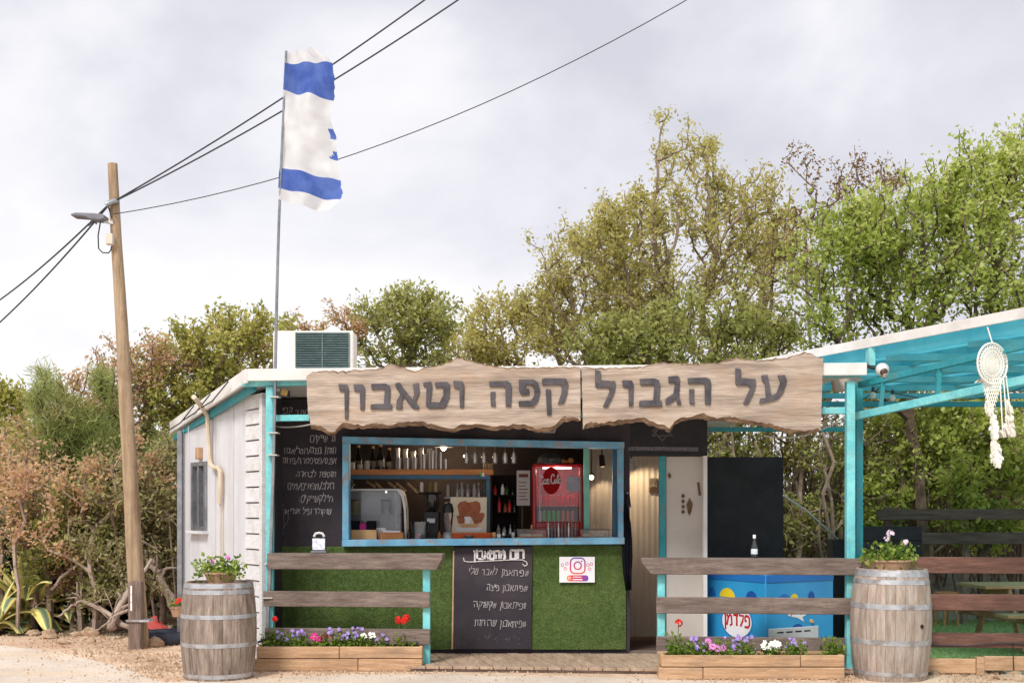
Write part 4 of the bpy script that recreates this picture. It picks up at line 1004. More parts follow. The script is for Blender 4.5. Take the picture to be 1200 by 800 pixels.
# thick letters cut from board: outline polygons in a unit box (x right, y up), hand drawn
LET = {
'ן': [[(0,.98),(.12,1),(.86,.98),(1,.86),(.94,0),(.62,0),(.58,.80),(.1,.80)]],
'ו': [[(0,.98),(.12,1),(.86,.98),(1,.84),(.96,.04),(.9,0),(.6,0),(.56,.72),(.1,.72)]],
'ב': [[(.02,.98),(.68,1),(.86,.92),(.92,.78),(.88,.22),(.98,.2),(1,.02),(.94,0),(.0,.0),(.02,.2),(.62,.22),(.66,.78),(.06,.76)]],
'א': [[(.0,.98),(.2,1),(.28,.86),(.72,.36),(.78,.58),(.72,.94),(.96,1),(1,.62),(.84,.28),(1,.08),(.96,0),(.74,.02),(.66,.1),(.36,.46),(.28,.3),(.3,.0),(.04,.0),(.06,.3),(.22,.56),(.02,.84)]],
'ט': [[(.0,.98),(.3,1),(.34,.82),(.26,.24),(.62,.22),(.76,.5),(.74,.8),(.46,.78),(.44,.98),(.9,1),(1,.9),(.98,.4),(.84,.06),(.76,0),(.2,0),(.1,.1),(.12,.8),(.0,.84)]],
'ה': [[(.0,.98),(.8,1),(.96,.92),(1,.8),(.98,.0),(.74,0),(.72,.78),(.02,.78)], [(.06,.56),(.28,.58),(.26,.3),(.3,.0),(.08,.02)]],
'פ': [[(.04,.98),(.7,1),(.9,.88),(1,.6),(.9,.2),(.7,0),(.04,0),(.02,.2),(.6,.22),(.74,.42),(.72,.68),(.6,.8),(.34,.8),(.34,.66),(.5,.64),(.5,.44),(.14,.42),(.04,.6)]],
'ק': [[(.0,.97),(.1,1),(.9,1),(1,.86),(.96,.6),(.84,.32),(.6,.3),(.74,.6),(.76,.82),(.02,.82)], [(.14,.7),(.34,.7),(.36,.0),(.2,0)]],
'ל': [[(.0,1),(.26,.97),(.28,.72),(.98,.70),(1,.58),(.94,.4),(.62,.02),(.54,0),(.38,.02),(.7,.42),(.68,.52),(.08,.52),(.0,.56)]],
'ג': [[(.18,.98),(.78,1),(.92,.9),(.86,.3),(1,.04),(.98,0),(.74,0),(.66,.22),(.28,.02),(.0,.0),(.02,.2),(.5,.38),(.62,.76),(.2,.76)]],
'ע': [[(.08,.98),(.3,1),(.44,.28),(.62,.36),(.76,.74),(.66,.98),(.92,1),(1,.8),(.86,.4),(.68,.16),(.36,.06),(.0,.0),(.04,.18),(.24,.2),(.2,.7),(.1,.8)]],
}
def letter(ch, x0, x1, y0, y1, par):
    for i, poly in enumerate(LET[ch]):
        pts_ = [(x0 + a*(x1-x0), y1 - b*(y1-y0)) for a, b in poly]
        front = [at(x, y, fl(x, -.16) - .022) for x, y in pts_][::-1]
        if i == 0: mb = MB()
        mb.prism(front, (0, .0205 - .0004*i, 0))
    mb.build('letter', M['letter'], par, bevel=.003)
for a in [('ן',396.5,408.5,449.5,490.5),('ו',414,427.5,450,480),('ב',434,459.5,449,479.5),('א',463,491.5,448,479),('ט',496,527,447,478),('ו',531,544,446,477),('ה',573,599.5,446,476),('פ',607,633,444,476),('ק',635,666,443,486)]: letter(*a, sgl)
for a in [('ל',697.5,721.5,433,477),('ו',729,742.5,445,475.5),('ב',749,776,443,476),('ג',780,798.5,440,473.5),('ה',806,833.5,442,473.5),('ל',862,886,431,473.5),('ע',890,922.5,439,472.5)]: letter(*a, sgr)

# ================================================================ fences
def rail(par, x0, x1, y0, y1, off, m_='rail', cham=None, th=.045, tilt=0):
    d0, d1 = fl(x0, off), fl(x1, off)
    a = at(x0, (y0+y1)/2, d0); b = at(x1, (y0+y1)/2 + tilt, d1); h = (y1-y0)*d0/F
    b.z = a.z if not tilt else b.z
    o = MB()
    if cham:
        up_ = Vector((0,0,h/2)); L = (b-a).normalized(); c_ = L*cham
        poly = [a - up_*0 + up_, b + up_, b - up_*.2, b - c_*.6 - up_, a + c_ - up_, a - up_*.0 + up_*.55] if cham > 0 else [a+up_, b+up_, b+up_*.4, b-L*abs(cham)-up_, a-up_]
        o.prism([p + FN*(th/2) for p in poly], -FN*th)
    else: o.beam(a, b, th, h)
    return o.build('rail', M[m_], par, bevel=.006)
fa = thing('fence', at(410,0,fl(410)).xy.to_3d(), 'short plank fence with turquoise post in front of the chalk menu', 'fence')
rail(fa, 316, 520, 647.5, 666, -.03, cham=-.06, th=.20); rail(fa, 309, 504, 692, 710, -.07); rail(fa, 311, 504, 735, 753, -.07)
def fpost(par, x, ytop, w_=.075, m_='teal', off=0):
    d = fl(x, off); p = at(x, ytop, d); return MB().box(p.x-w_/2,p.x+w_/2,p.y-w_/2,p.y+w_/2,.0,p.z).build('post', M[m_], par, bevel=.004)
fpost(fa, 500, 667)
fb = thing('fence', at(880,0,fl(880)).xy.to_3d(), 'plank fence in front of the blue ice cream freezer', 'fence')
rail(fb, 751, 1008, 653, 672, -.03, cham=.10, th=.20); rail(fb, 769, 997, 699, 718, -.08); rail(fb, 769, 990, 745, 763, -.08)
fpost(fb, 774.5, 672.5)
fc = thing('fence', at(1150,0,fl(1150)).xy.to_3d(), 'red brown plank fence around the lawn at the right edge', 'fence')
for (y0,y1) in ((652,671),(695,714),(740,757)): rail(fc, 1010 if y0 < 660 else 1012, 1290, y0, y1, -.02 if y0 > 660 else .09, 'rail_r')
rail(fc, 1012, 1143, 770, 787, -.0, 'plant_w'); rail(fc, 1153, 1290, 768, 785, -.0, 'plant_w'); 
p = at(1148,769,fl(1148,.0)); MB().box(p.x-.04,p.x+.04,p.y-.03,p.y+.04,0,p.z).build('stake', M['plant_w'], fc, bevel=.004)
fpost(fc, 1250, 650, .09, 'rail_r', .12); fpost(fc, 1020, 651, .09, 'rail_r', .14)
MB().tube([at(1088,755,fl(1088,-.06)), at(1130,756.5,fl(1130,-.06)), at(1175,753,fl(1175,-.06)), at(1220,755,fl(1220,-.06))], .008, 6).build('hose', M['wire'], fc)
MB().tube([at(1187,752,fl(1187,-.05)), at(1187.5,775,fl(1187,-.06)), at(1188,785,fl(1187,-.06))], .006, 5).build('hose', M['wire'], fc)
fd = thing('fence', (6.8, 16.6, 0), 'dark brown two rail fence behind the lawn', 'fence')
for (y0,y1) in ((596.5,609),(624,637.5)):
    a, b = at(1028,(y0+y1)/2,16.6), at(1330,(y0+y1)/2-1,16.6); MB().beam(a, b, .045, (y1-y0)*16.6/F).build('rail', M['rail_d'], fd, bevel=.006)
for x in (1040, 1235): p = at(x,594,16.68); MB().box(p.x-.05,p.x+.05,p.y-.045,p.y+.045,0,p.z).build('post', M['rail_d'], fd, bevel=.005)

# dark planter box in front of it
bb = thing('planter_box', at(1042,0,14.6).xy.to_3d(), 'tall black planter box behind the right barrel', 'planter')
for k, (y0,y1) in enumerate(((617,633),(633.6,650),(650.6,668),(668.6,686))):
    a = at(1004,y1,14.6); b = at(1081,y0,14.6); MB().box(a.x,b.x,14.6,14.64,a.z,b.z).build('board', M['blackpanel'], bb, bevel=.004)
a = at(1004,686,14.6); b = at(1081,617,14.6)
MB().box(a.x,a.x+.04,14.645,15.2,0,b.z).build('side', M['blackpanel'], bb); MB().box(b.x-.04,b.x,14.645,15.2,0,b.z).build('side', M['blackpanel'], bb)
MB().box(a.x+.045,b.x-.045,15.15,15.2,0,b.z).build('back', M['blackpanel'], bb); MB().box(a.x,b.x,14.6,14.64,0,a.z-.006).build('board', M['blackpanel'], bb); MB().box(a.x+.045,b.x-.045,14.65,15.145,.1,b.z-.05).build('soil', M['soil'], bb)
bc = thing('planter_box', at(985,0,14.9).xy.to_3d(), 'low black planter box half hidden by the turquoise post', 'planter')
a = at(976,0,14.9); b = at(1002,632,14.9); MB().box(a.x,b.x,14.9,15.2,0,b.z).build('body', M['blackpanel'], bc, bevel=.005); MB().box(a.x+.03,b.x-.03,14.93,15.17,b.z-.02,b.z+.003).build('soil', M['soil'], bc)

# ================================================================ planters with flowers
lm_herb = leafmat('flower foliage', [S(58,86,28), S(96,126,42), S(140,162,66), S(180,192,100)], .35)
FM = {k: mat(k + ' petals', c, c2_, rough=.6, scale=40) for k, c, c2_ in [('violet', S(138,112,196), S(166,144,214)), ('magenta', S(196,28,120), S(216,60,150)), ('white', S(244,242,240), S(250,250,250)), ('red', S(206,22,24), S(226,44,34)), ('pink', S(206,110,190), S(228,160,212)), ('crimson', S(130,16,50), S(160,28,70)), ('lilac', S(222,196,214), S(238,222,234))]}
FM['eye'] = mat('flower eye', S(230,200,70), rough=.7)
def blossom(mb, c, r, n=5, face=None):
    f = Vector(face or (random.uniform(-.5,.5), -1, random.uniform(.1,.9))).normalized()
    u = f.cross(Vector((0,0,1))).normalized(); v = u.cross(f); t0 = random.random()*6
    for k in range(n):
        t = t0 + 2*math.pi*k/n; d = u*math.cos(t) + v*math.sin(t); e_ = u*-math.sin(t) + v*math.cos(t)
        mb.add([c, c + d*r*.55 + e_*r*.42 - f*r*.05, c + d*r*1.05 + f*r*.12, c + d*r*.55 - e_*r*.42 - f*r*.05], [(0,1,2,3)])
def flower_plant(name, c, rad, h, lab, flowers, group, nl=240, L=.035, cat='flower', parent_soil=0):
    t_ = thing(name, c, lab, cat, group)
    n_ = nl; P = np.array(c) + np.stack([np.clip(rng.normal(size=n_),-1.9,1.9)*rad*.5, np.clip(rng.normal(size=n_),-1.9,1.9)*rad*.4, np.minimum(np.abs(rng.normal(size=n_)),2.2)*h*.38],1)
    dr_ = unit(rng.normal(size=(n_,3)) + np.array([0,-.3,.5])); s_ = rng.uniform(.6,1.3,n_)
    poly_mesh('foliage', leaf_quads(P, dr_, L*s_, L*.6*s_), lm_herb, t_, np.clip(.5 + rng.normal(size=n_)*.22,0,1))
    st = MB()
    for k in range(6):
        q = Vector(c) + Vector((random.uniform(-rad,rad)*.6, random.uniform(-rad,rad)*.4, h*random.uniform(.4,.8))); st.tube([Vector(c)-Vector((0,0,.02)), q], [.004,.002], 4)
    st.build('stems', M['stemg'], t_)
    for (col, num, r, zz, kind) in flowers:
        if kind == 'head':                          # geranium: ball of blossoms on a stalk
            for (dx, dz_) in num:
                mb = MB(); cc = Vector(c) + Vector((dx, -.04, dz_)); 
                for k in range(16):
                    d = Vector((random.gauss(0,1), random.gauss(0,1)-.4, random.gauss(0,.8)+.2)).normalized(); blossom(mb, cc + d*r, r*.62, 5, d)
                hd = mb.build('flower_head', FM[col], t_, recalc=False)
                MB().tube([Vector(c)+Vector((dx*.4,0,.02)), Vector(c)+Vector((dx*.8,-.02,dz_*.5)), cc], .004, 5).build('stalk', M['stemg'], hd)
        else:
            for k in range(num):
                mb = MB(); p_ = Vector(c) + Vector((random.uniform(-rad,rad)*.85, random.uniform(-.8,.3)*rad*.8, h*random.uniform(*zz)))
                f_ = Vector((random.uniform(-.5,.5), -1, random.uniform(.1,.9)))
                blossom(mb, p_, r*random.uniform(.8,1.2), 5 if kind == 'pansy' else 11, f_)
                b_ = mb.build('blossom', FM[col], t_, recalc=False)
                e_ = MB(); fn = f_.normalized(); e_.ball(p_ + fn*r*.08, r*.2, 6, 4); e_.build('eye', FM['eye'] if kind == 'pansy' else FM['crimson'], b_)
M['stemg'] = mat('green stem', S(96,120,52), rough=.7)
def planter(name, lab, x0, x1, ytop, ybot, D0, rows, depth=.34):
    c = at((x0+x1)/2, 0, D0); c.z = 0; t_ = thing(name, c, lab, 'planter')
    X0, X1 = kx(x0,D0), kx(x1,D0); zt = kz(ytop,D0); h = zt/2
    for i, row in enumerate(rows):
        z0_, z1_ = i*h + .004, (i+1)*h - .003; o_ = (.03 if i == 0 else 0)
        cuts = [0] + row + [1]
        for a, b in zip(cuts, cuts[1:]):
            xa = X0 - o_ + (X1-X0+o_)*a + .003; xb = X0 - o_ + (X1-X0+o_)*b - .003
            dz_ = random.uniform(-.004,.004)
            MB().box(xa, xb, D0 + dz_ - (.012 if i == 0 else 0), D0+.035, z0_, z1_).build('board', M['plant_w'], t_, bevel=.006)
        for xe in (X0+.02-o_*.3, X1-.02): MB().box(xe-.018, xe+.018, D0+.037, D0+depth-.037, z0_, z1_).build('end_board', M['plant_w'], t_, bevel=.005)
        MB().box(X0, X1, D0+depth-.035, D0+depth, z0_, z1_).build('back_board', M['plant_w'], t_, bevel=.005)
    MB().box(X0+.04, X1-.04, D0+.036, D0+depth-.036, .02, zt-.03).build('soil', M['soil'], t_)
    return t_, zt-.03
DL = gd(786); DR = 11.62
pa, za = planter('flower_planter', 'left wooden planter of two stacked boards below the short fence', 300, 495, 757, 786, DL, [[.62],[.5]])
pb, zb = planter('flower_planter', 'right wooden planter of two stacked boards in front of the freezer fence', 775, 990, 767, 796, DR, [[.24],[.76]])
def pl(x, D_, z, *a, **k): flower_plant('flower_plant', Vector((kx(x,D_+.16), D_+.16, z)), *a, **k)
ga = 'flowers in the left planter'; gb = 'flowers in the right planter'
pl(318, DL, za, .10, .17, 'red geranium with one bloom at the left end of the left planter', [('red',[(.045,.30)],.028,0,'head')], ga, nl=170, L=.05)
for x, lb_ in ((333,'violet pansies beside the left geranium of the left planter'),(350,'violet pansies left of the magenta petunia')):
    pl(x, DL, za, .10, .17, lb_, [('violet',9,.024,(.5,1.1),'pansy')], ga)
pl(377, DL, za, .11, .16, 'magenta and crimson petunia in the left planter', [('magenta',3,.038,(.5,.85),'pansy'),('crimson',4,.036,(.4,.9),'pansy')], ga)
for x, lb_ in ((392,'violet pansies right of the magenta petunia'),(408,'tall violet pansies in the middle of the left planter'),(420,'violet pansies left of the white candytuft')):
    pl(x, DL, za, .09, .18, lb_, [('violet',9,.022,(.45,1.15),'pansy')], ga)
pl(432, DL, za, .09, .15, 'white candytuft in the left planter', [('white',22,.020,(.75,1.0),'pansy')], ga)
pl(450, DL, za, .09, .16, 'violet pansies right of the white candytuft in the left planter', [('violet',9,.022,(.4,1.0),'pansy')], ga)
pl(474, DL, za, .11, .17, 'red geranium with two blooms at the right end of the left planter', [('red',[(-.06,.29),(.02,.31),(.0,.28)],.034,0,'head')], ga, nl=230, L=.055)
pl(790, DR, zb, .08, .24, 'leggy red geranium at the left end of the right planter', [('red',[(.04,.33)],.033,0,'head')], gb, nl=200, L=.05)
for x, lb_ in ((808,'violet pansies beside the geranium of the right planter'),(822,'violet pansies left of the pink daisies')):
    pl(x, DR, zb, .09, .17, lb_, [('violet',8,.022,(.3,1.1),'pansy')], gb)
pl(838, DR, zb, .10, .17, 'pink african daisies in the right planter', [('pink',6,.034,(.4,1.0),'daisy')], gb)
for x, lb_ in ((856,'violet pansies right of the pink daisies'),(874,'violet pansies left of the white bloom of the right planter')):
    pl(x, DR, zb, .10, .18, lb_, [('violet',10,.022,(.3,1.1),'pansy')], gb)
pl(903, DR, zb, .10, .14, 'white candytuft in the right planter', [('white',24,.026,(.6,1.0),'pansy')], gb)
pl(932, DR, zb, .12, .17, 'violet flowers right of the white candytuft of the right planter', [('violet',9,.018,(.5,1.0),'pansy')], gb, nl=300)
pl(976, DR, zb, .11, .20, 'green leafy plant without blooms at the right end of the planter', [], gb, nl=230, L=.05)
for (nm, x0, x1, y0, D_, lb_) in (('irrigation_hose', 303, 318, 751, DL, ''), ):
    MB().tube([at(302,752,DL+.1), at(318,747,DL+.2), at(345,745,DL+.25), at(380,744,DL+.25), at(420,748,DL+.25)], .012, 6).build('drip_hose', M['wire'], pa)
    MB().tube([at(480,755,DL+.1), at(500,750,DL+.12), at(498,745,DL+.2), at(487,742,DL+.25)], .012, 6).build('drip_hose', M['wire'], pa)

# ================================================================ barrels
def barrel(x, ybot, hgt, rb_, rt_, lab, mk, hoops, twist=0, bung=False, tilt=0):
    D_ = gd(ybot) ; c = gp(x, ybot); c.y += rb_*.6; c.z = 0; c.x = kx(x, c.y)
    t_ = thing('wine_barrel', c, lab, 'barrel')
    def rad(z): q = (z/hgt-.5)*2; return rt_ + (rb_-rt_)*(1 - abs(q)**2.0)
    n = 26; mb = MB(); rings = 9
    for i in range(rings+1):
        z = hgt*i/rings; r = rad(z); a = math.pi/n - .0022/ (r*2)
        for (rr, s_) in ((r, -1), (r, 0), (r, 1), (r-.025, 1), (r-.025, -1)):
            rr2 = rr + (.003 if s_ == 0 else 0); mb.v.append((rr2*math.cos(a*s_), rr2*math.sin(a*s_), z))
    for i in range(rings):
        for j in range(5):
            j2 = (j+1)%5; mb.f.append((i*5+j, i*5+j2, (i+1)*5+j2, (i+1)*5+j)); mb.m.append(0)
    mb.f += [(4,3,2,1,0), tuple(rings*5+k for k in range(5))]; mb.m += [0,0]
    s0 = mb.build('stave', M[mk], None, smooth=True)
    for k in range(n):
        o = s0 if k == 0 else s0.copy()
        if k: COL.objects.link(o)
        o.parent = t_; o.rotation_euler = (0, 0, 2*math.pi*k/n + twist)
    for (z, wd) in hoops:
        pr = []
        for q in (-1,-.5,0,.5,1): pr.append((rad(z+wd/2*q)+.0045, z+wd/2*q))
        pr = pr + [(r-.0035, zz) for r, zz in reversed(pr)]; pr.append(pr[0])
        MB().lathe([(r, zz) for r, zz in pr], c, 40, cap=False).build('hoop', M['hoop'], t_, smooth=True)
    MB().lathe([(0.001,hgt-.05),(rt_-.03,hgt-.05),(rt_-.03,hgt-.035),(0.001,hgt-.035)], c, 30).build('head', M[mk], t_)
    if bung:
        a = -1.05; z = hgt*.5; r = rad(z); p_ = c + Vector((math.cos(a)*r, math.sin(a)*r, z)); q_ = Vector((math.cos(a), math.sin(a), 0))
        MB().tube([p_-q_*.01, p_+q_*.008], .020, 12).build('bung_hole', M['blk'], t_)
    t_.rotation_euler = (0, tilt, 0)
    return c, hgt
cL, hL = barrel(256.5, 797, .945, .365, .325, 'dark stained wine barrel at the left corner of the kiosk', 'stave', [(.915,.045),(.855,.04),(.62,.04),(.345,.04),(.045,.04)], .1)
cR, hR = barrel(1043, 797.5, 1.075, .385, .335, 'pale wine barrel with bung hole beside the right planter', 'stave2', [(1.035,.06),(.955,.045),(.72,.05),(.375,.05),(.07,.04)], .05, True, .012)
def potted(name, c, z, r0, r1, h, lab, n_, spread, hh, flowers, oval=1.0):
    b = Vector((c.x, c.y, z)); t_ = thing(name, b, lab, 'potted plant')
    mb = MB().lathe([(r0,0),(r1,h*.85),(r1*1.06,h*.86),(r1*1.06,h),(r1*.95,h),(r1*.9,h*.7),(.001,h*.7)], b, 22); mb.v = [(b.x+(v[0]-b.x)*oval, v[1], v[2]) for v in mb.v]
    mb.build('pot', M['terra'], t_, smooth=True)
    P = np.array(b) + np.stack([np.clip(rng.normal(size=n_),-1.7,1.7)*spread[0], np.clip(rng.normal(size=n_),-1.7,1.7)*spread[1]-.03, h + np.minimum(np.abs(rng.normal(size=n_)),1.8)*hh - np.abs(rng.normal(size=n_))*.05],1)
    dr_ = unit(rng.normal(size=(n_,3)) + np.array([0,-.4,.2])); s_ = rng.uniform(.6,1.3,n_)
    poly_mesh('foliage', leaf_quads(P, dr_, .05*s_, .036*s_), lm_herb, t_, np.clip(.6 + rng.normal(size=n_)*.22,0,1))
    st = MB()
    for k in range(14):
        q = Vector(P[random.randrange(n_)]); st.tube([b+Vector((0,0,h*.7)), (b+Vector((0,0,h*.9))).lerp(q,.5)+Vector((0,0,.03)), q], [.005,.004,.002], 4)
    st.build('stems', M['stemg'], t_)
    for (col, dx, dz_, r) in flowers:
        m2 = MB(); cc = b + Vector((dx, -.08, dz_))
        for k in range(13):
            d = Vector((random.gauss(0,1), random.gauss(0,1)-.4, random.gauss(0,.8)+.2)).normalized(); blossom(m2, cc + d*r, r*.6, 5, d)
        hd = m2.build('flower_head', FM[col], t_, recalc=False)
        MB().tube([b+Vector((dx*.3,0,h)), cc.lerp(b+Vector((dx*.3,0,h)),.4)+Vector((0,-.01,.0)), cc], .004, 5).build('stalk', M['stemg'], hd)
potted('potted_geranium', cL + Vector((.02,0,0)), hL-.035, .11, .16, .13, 'trailing plant with pink blooms in a pot on the left barrel', 420, (.13,.10), .085, [('pink',-.07,.24,.022),('pink',.09,.27,.026)])
potted('potted_geranium', cR + Vector((-.02,0,0)), hR-.02, .17, .20, .105, 'wide clay bowl with pale pink geranium on the right barrel', 480, (.14,.09), .09, [('lilac',-.0,.36,.035),('lilac',.14,.28,.03),('lilac',-.04,.31,.025)], 1.12)

# ================================================================ chalkboard, print, small things outside
DB = W-.05
cb = thing('chalkboard', Vector((kx(578,DB), DB, FLOOR)), 'tall handwritten chalkboard leaning under the serving window', 'chalkboard')
MB().prism([at(532.5,641,DB),at(624,640,DB),at(622.5,760.2,DB-.01),at(530.5,760.2,DB-.01)][::-1], (0,.018,0)).build('board', M['black'], cb, bevel=.002)
e_ = mat('raw board edge', S(170,130,98), S(196,160,126), scale=8)
MB().prism([at(530.8,645,DB-.003),at(532.3,645,DB-.003),at(530.9,760,DB-.013),at(529.0,760,DB-.013)][::-1], (0,.01,0)).build('edge', e_, cb)
DT = DB - .0135
M['chalkb'] = mat('bold chalk', S(228,224,222), S(196,190,190), rough=.95, scale=40)
for a in [('חם', 614, 654.5, 10.0), ('מהטאבון', 592, 654.5, 9.3)]:
    mb = MB(); text_px(mb, a[0], a[1], a[2], a[3], 2.4, DT, jit=.02, hand=False, width=1.05 if a[0] == 'חם' else .78, gap=.16); mb.build('chalk_writing', M['chalkb'], cb, recalc=False)
mb = MB(); ribbon(mb, [(543,653),(544,657),(549,658),(570,657),(600,655.5),(612,655.5),(617,658),(618,661),(615,663),(612,660)], .9, DT-.0006); mb.build('chalk_flourish', M['chalkb'], cb, recalc=False)
for s_, xr, yb, h in [('#פיתאבון לאבד שלי',619.5,674.5,6.6),('#פיתאבון פיצה',618.5,692.5,6.4),('#פיתאבון שקשוקה',617,713,6.6),('#פיתאבון שחיתות',617,734.5,6.8)]:
    mb = MB(); text_px(mb, s_, xr, yb, h, .8, DT, jit=.09, width=.9, gap=.14, slope=.03); mb.build('chalk_writing', M['chalk'], cb, recalc=False)
mb = MB()
for k in range(16):
    x = random.uniform(536,618); y = random.uniform(741,757); ribbon(mb, [(x,y),(x+random.uniform(-3,3),y+random.uniform(-4,4))], random.uniform(.4,.9), DT-.0002*k)
mb.build('chalk_smears', M['chalk2'], cb, recalc=False)['kind'] = 'stuff'

def gradmat(name, stops, axis, lo, hi):
    m = bpy.data.materials.new(name); m.use_nodes = True; t = m.node_tree; nd = t.nodes; lk = t.links
    tcn = nd.new('ShaderNodeTexCoord'); sp = nd.new('ShaderNodeSeparateXYZ'); lk.new(tcn.outputs['Object'], sp.inputs[0])
    mr_ = nd.new('ShaderNodeMapRange'); mr_.inputs[1].default_value = lo; mr_.inputs[2].default_value = hi; lk.new(sp.outputs[axis], mr_.inputs[0])
    r_ = nd.new('ShaderNodeValToRGB'); el = r_.color_ramp.elements
    while len(el) < len(stops): el.new(.5)
    for i, c_ in enumerate(stops): el[i].position = i/(len(stops)-1); el[i].color = (*c_, 1)
    lk.new(mr_.outputs[0], r_.inputs[0]); lk.new(r_.outputs[0], nd['Principled BSDF'].inputs['Base Color']); nd['Principled BSDF'].inputs['Roughness'].default_value = .5
    return m
DI = W-.06
ig = thing('printed_sign', at(676,680,DI), 'white printed sign with camera logo on the turf panel', 'sign')
MB().prism([at(655.5,652,DI),at(697,652,DI),at(697,682,DI),at(655.5,682,DI)][::-1], (0,.006,0)).build('sheet', M['paper'], ig)
def rrect(x0,x1,y0,y1,r,n=5):
    o_ = []
    for cx,cy,a0 in ((x1-r,y0+r,-90),(x1-r,y1-r,0),(x0+r,y1-r,90),(x0+r,y0+r,180)):
        for i in range(n+1): a = R(a0+90*i/n); o_.append((cx+r*math.cos(a), cy+r*math.sin(a)))
    return o_
kpx = DI/F
gm = gradmat('logo gradient', [S(250,190,60), S(226,70,70), S(196,44,130), S(96,80,190)], 'Z', .0, 28*kpx)
q = rrect(668.5,685.5,653.5,671.5,5); mb = MB(); ribbon(mb, q+[q[0]], 1.6, DI-.0012); mb.build('logo_outline', gm, ig, recalc=False)
q = [(677+4.2*math.cos(t*.3927), 662.3+4.4*math.sin(t*.3927)) for t in range(17)]; mb = MB(); ribbon(mb, q, 1.5, DI-.0014); mb.build('logo_ring', gm, ig, recalc=False)
mb = MB(); mb.add([at(681.6+.9*math.cos(t*1.047), 657.3+.9*math.sin(t*1.047), DI-.0016) for t in range(6)], [tuple(range(6))]); mb.build('logo_dot', FM['crimson'], ig, recalc=False)
gm2 = gradmat('band gradient', [S(240,150,50), S(220,60,80), S(190,40,110), S(70,80,190)], 'X', -13*kpx, 14*kpx)
mb = MB(); mb.add([at(x,y,DI-.0012) for x,y in rrect(664.2,689.5,673.6,680.6,3)], [tuple(range(24))]); mb.build('band', gm2, ig, recalc=False)
mb = MB(); ribbon(mb, [(671.5,675.6),(681.5,675.6)], .9, DI-.002); ribbon(mb, [(671,678.6),(682.5,678.6)], 1.2, DI-.002)
q = [(667.3+1.5*math.cos(t*.7854), 676.8+1.5*math.sin(t*.7854)) for t in range(9)]; ribbon(mb, q, .5, DI-.002); mb.build('band_marks', M['whitep'], ig, recalc=False)
for (x,y) in ((659,661.5),(664.3,660),(662.3,665.8),(693,660.6),(691,666.3),(689,661.5)):
    q = [(x+1.6*math.cos(t*.7854), y+1.7*math.sin(t*.7854)) for t in range(9)]; mb = MB(); ribbon(mb, q, .6, DI-.0012); mb.build('bubble', gm, ig, recalc=False)

# stand with photo on the left rail
dq = fl(373,-.03); t_ = thing('photo_stand', at(373,647.2,dq), 'small framed card standing on the left fence rail', 'card stand')
zb_ = t_.location.z
MB().box(kx(364.5,dq),kx(382.5,dq),dq-.03,dq+.03,zb_,zb_+.02).build('foot', M['steel'], t_, bevel=.003)
MB().box(kx(365,dq),kx(382,dq),dq-.012,dq+.012,zb_+.02,kz(629,dq)).build('frame', M['blk'], t_, bevel=.004)
MB().box(kx(366.3,dq),kx(381,dq),dq-.014,dq-.0125,zb_+.03,kz(630.5,dq)).build('card', mat('card print', S(236,232,236), S(150,170,205), scale=30, lo=.45, hi=.7), t_)
MB().tube([at(368,628.5,dq), at(370,624.8,dq), at(374,624,dq), at(378,624.8,dq), at(380,628.5,dq)], .014, 6).build('handle', M['lgrey'], t_, smooth=True)

# bottle on the right rail
def lathe_thing(name, prof, c, m_, lab, cat, group=None, n=14, part='body'):
    t_ = thing(name, c, lab, cat, group); MB().lathe(prof, c, n).build(part, m_, t_, smooth=True); return t_
dq = fl(884,-.03); b = at(884,653.0,dq); b.z += .002; s_ = dq/F
t_ = lathe_thing('glass_bottle', [(.030,0),(.034,.01),(.034,10*s_),(.030,14*s_),(.016,19*s_),(.0135,23*s_)], b, M['glass'], 'clear glass water bottle with white cap standing on the right rail', 'bottle')
MB().lathe([(.0155,22.5*s_),(.0155,26.5*s_),(.001,26.6*s_)], b, 12).build('cap', M['whitep'], t_, smooth=True)
MB().lathe([(.0345,4*s_),(.0345,10*s_)], b, 14, cap=False).build('label_wrap', mat('bottle label', S(190,205,220), S(235,238,240), scale=30), t_, smooth=True)

# black panel beside the door
DS = 14.4; p0 = at(827,535,DS); p1 = at(918,535,DS)
bp = thing('black_screen', Vector(((p0.x+p1.x)/2,DS,0)), 'large black board screen standing right of the door', 'screen')
zz = p0.z; nbd = 1
for k in range(nbd):
    z0_, z1_ = zz*k/nbd+.003, zz*(k+1)/nbd-.002; MB().box(p0.x,p1.x,DS,DS+.025,z0_,z1_).build('board', M['blackpanel'], bp, bevel=.002)
for x in (p0.x+.04, p1.x-.04): MB().box(x-.03,x+.03,DS+.04,DS+.09,0,zz-.01).build('batten', M['blackpanel'], bp)
MB().box(p0.x+.005,p1.x-.005,DS+.026,DS+.038,0,zz-.005).build('backing', M['blackpanel'], bp)

# freezer, its nearest corner towards the viewer
cx = at(897,0,12.78); fu = Vector((.866,.5,0)); fb_ = Vector((-.5,.866,0)); fz = .90; wf, dfz = 1.0, 1.02
fr_ = thing('ice_cream_freezer', Vector((cx.x,cx.y,.06)), 'blue chest freezer with white oval logo behind the right fence', 'freezer')
def fp(u, v, z, o=0): 
    p = Vector((cx.x,cx.y,0)) + fu*u + fb_*v; p.z = z; return p
MB().obox(fp(wf/2,dfz/2,.06+fz/2), fu*(wf/2), fb_*(dfz/2), Vector((0,0,fz/2))).build('cabinet', M['blue_f'], fr_, bevel=.012)
MB().obox(fp(wf/2,dfz/2,.06+fz+.03), fu*(wf/2-.02), fb_*(dfz/2-.02), Vector((0,0,.028))).build('lid', M['lgrey'], fr_, bevel=.01)
MB().obox(fp(wf/2,-.003,.06+fz-.05), fu*(wf/2-.01), fb_*.004, Vector((0,0,.04))).build('trim', M['blue_m'], fr_)
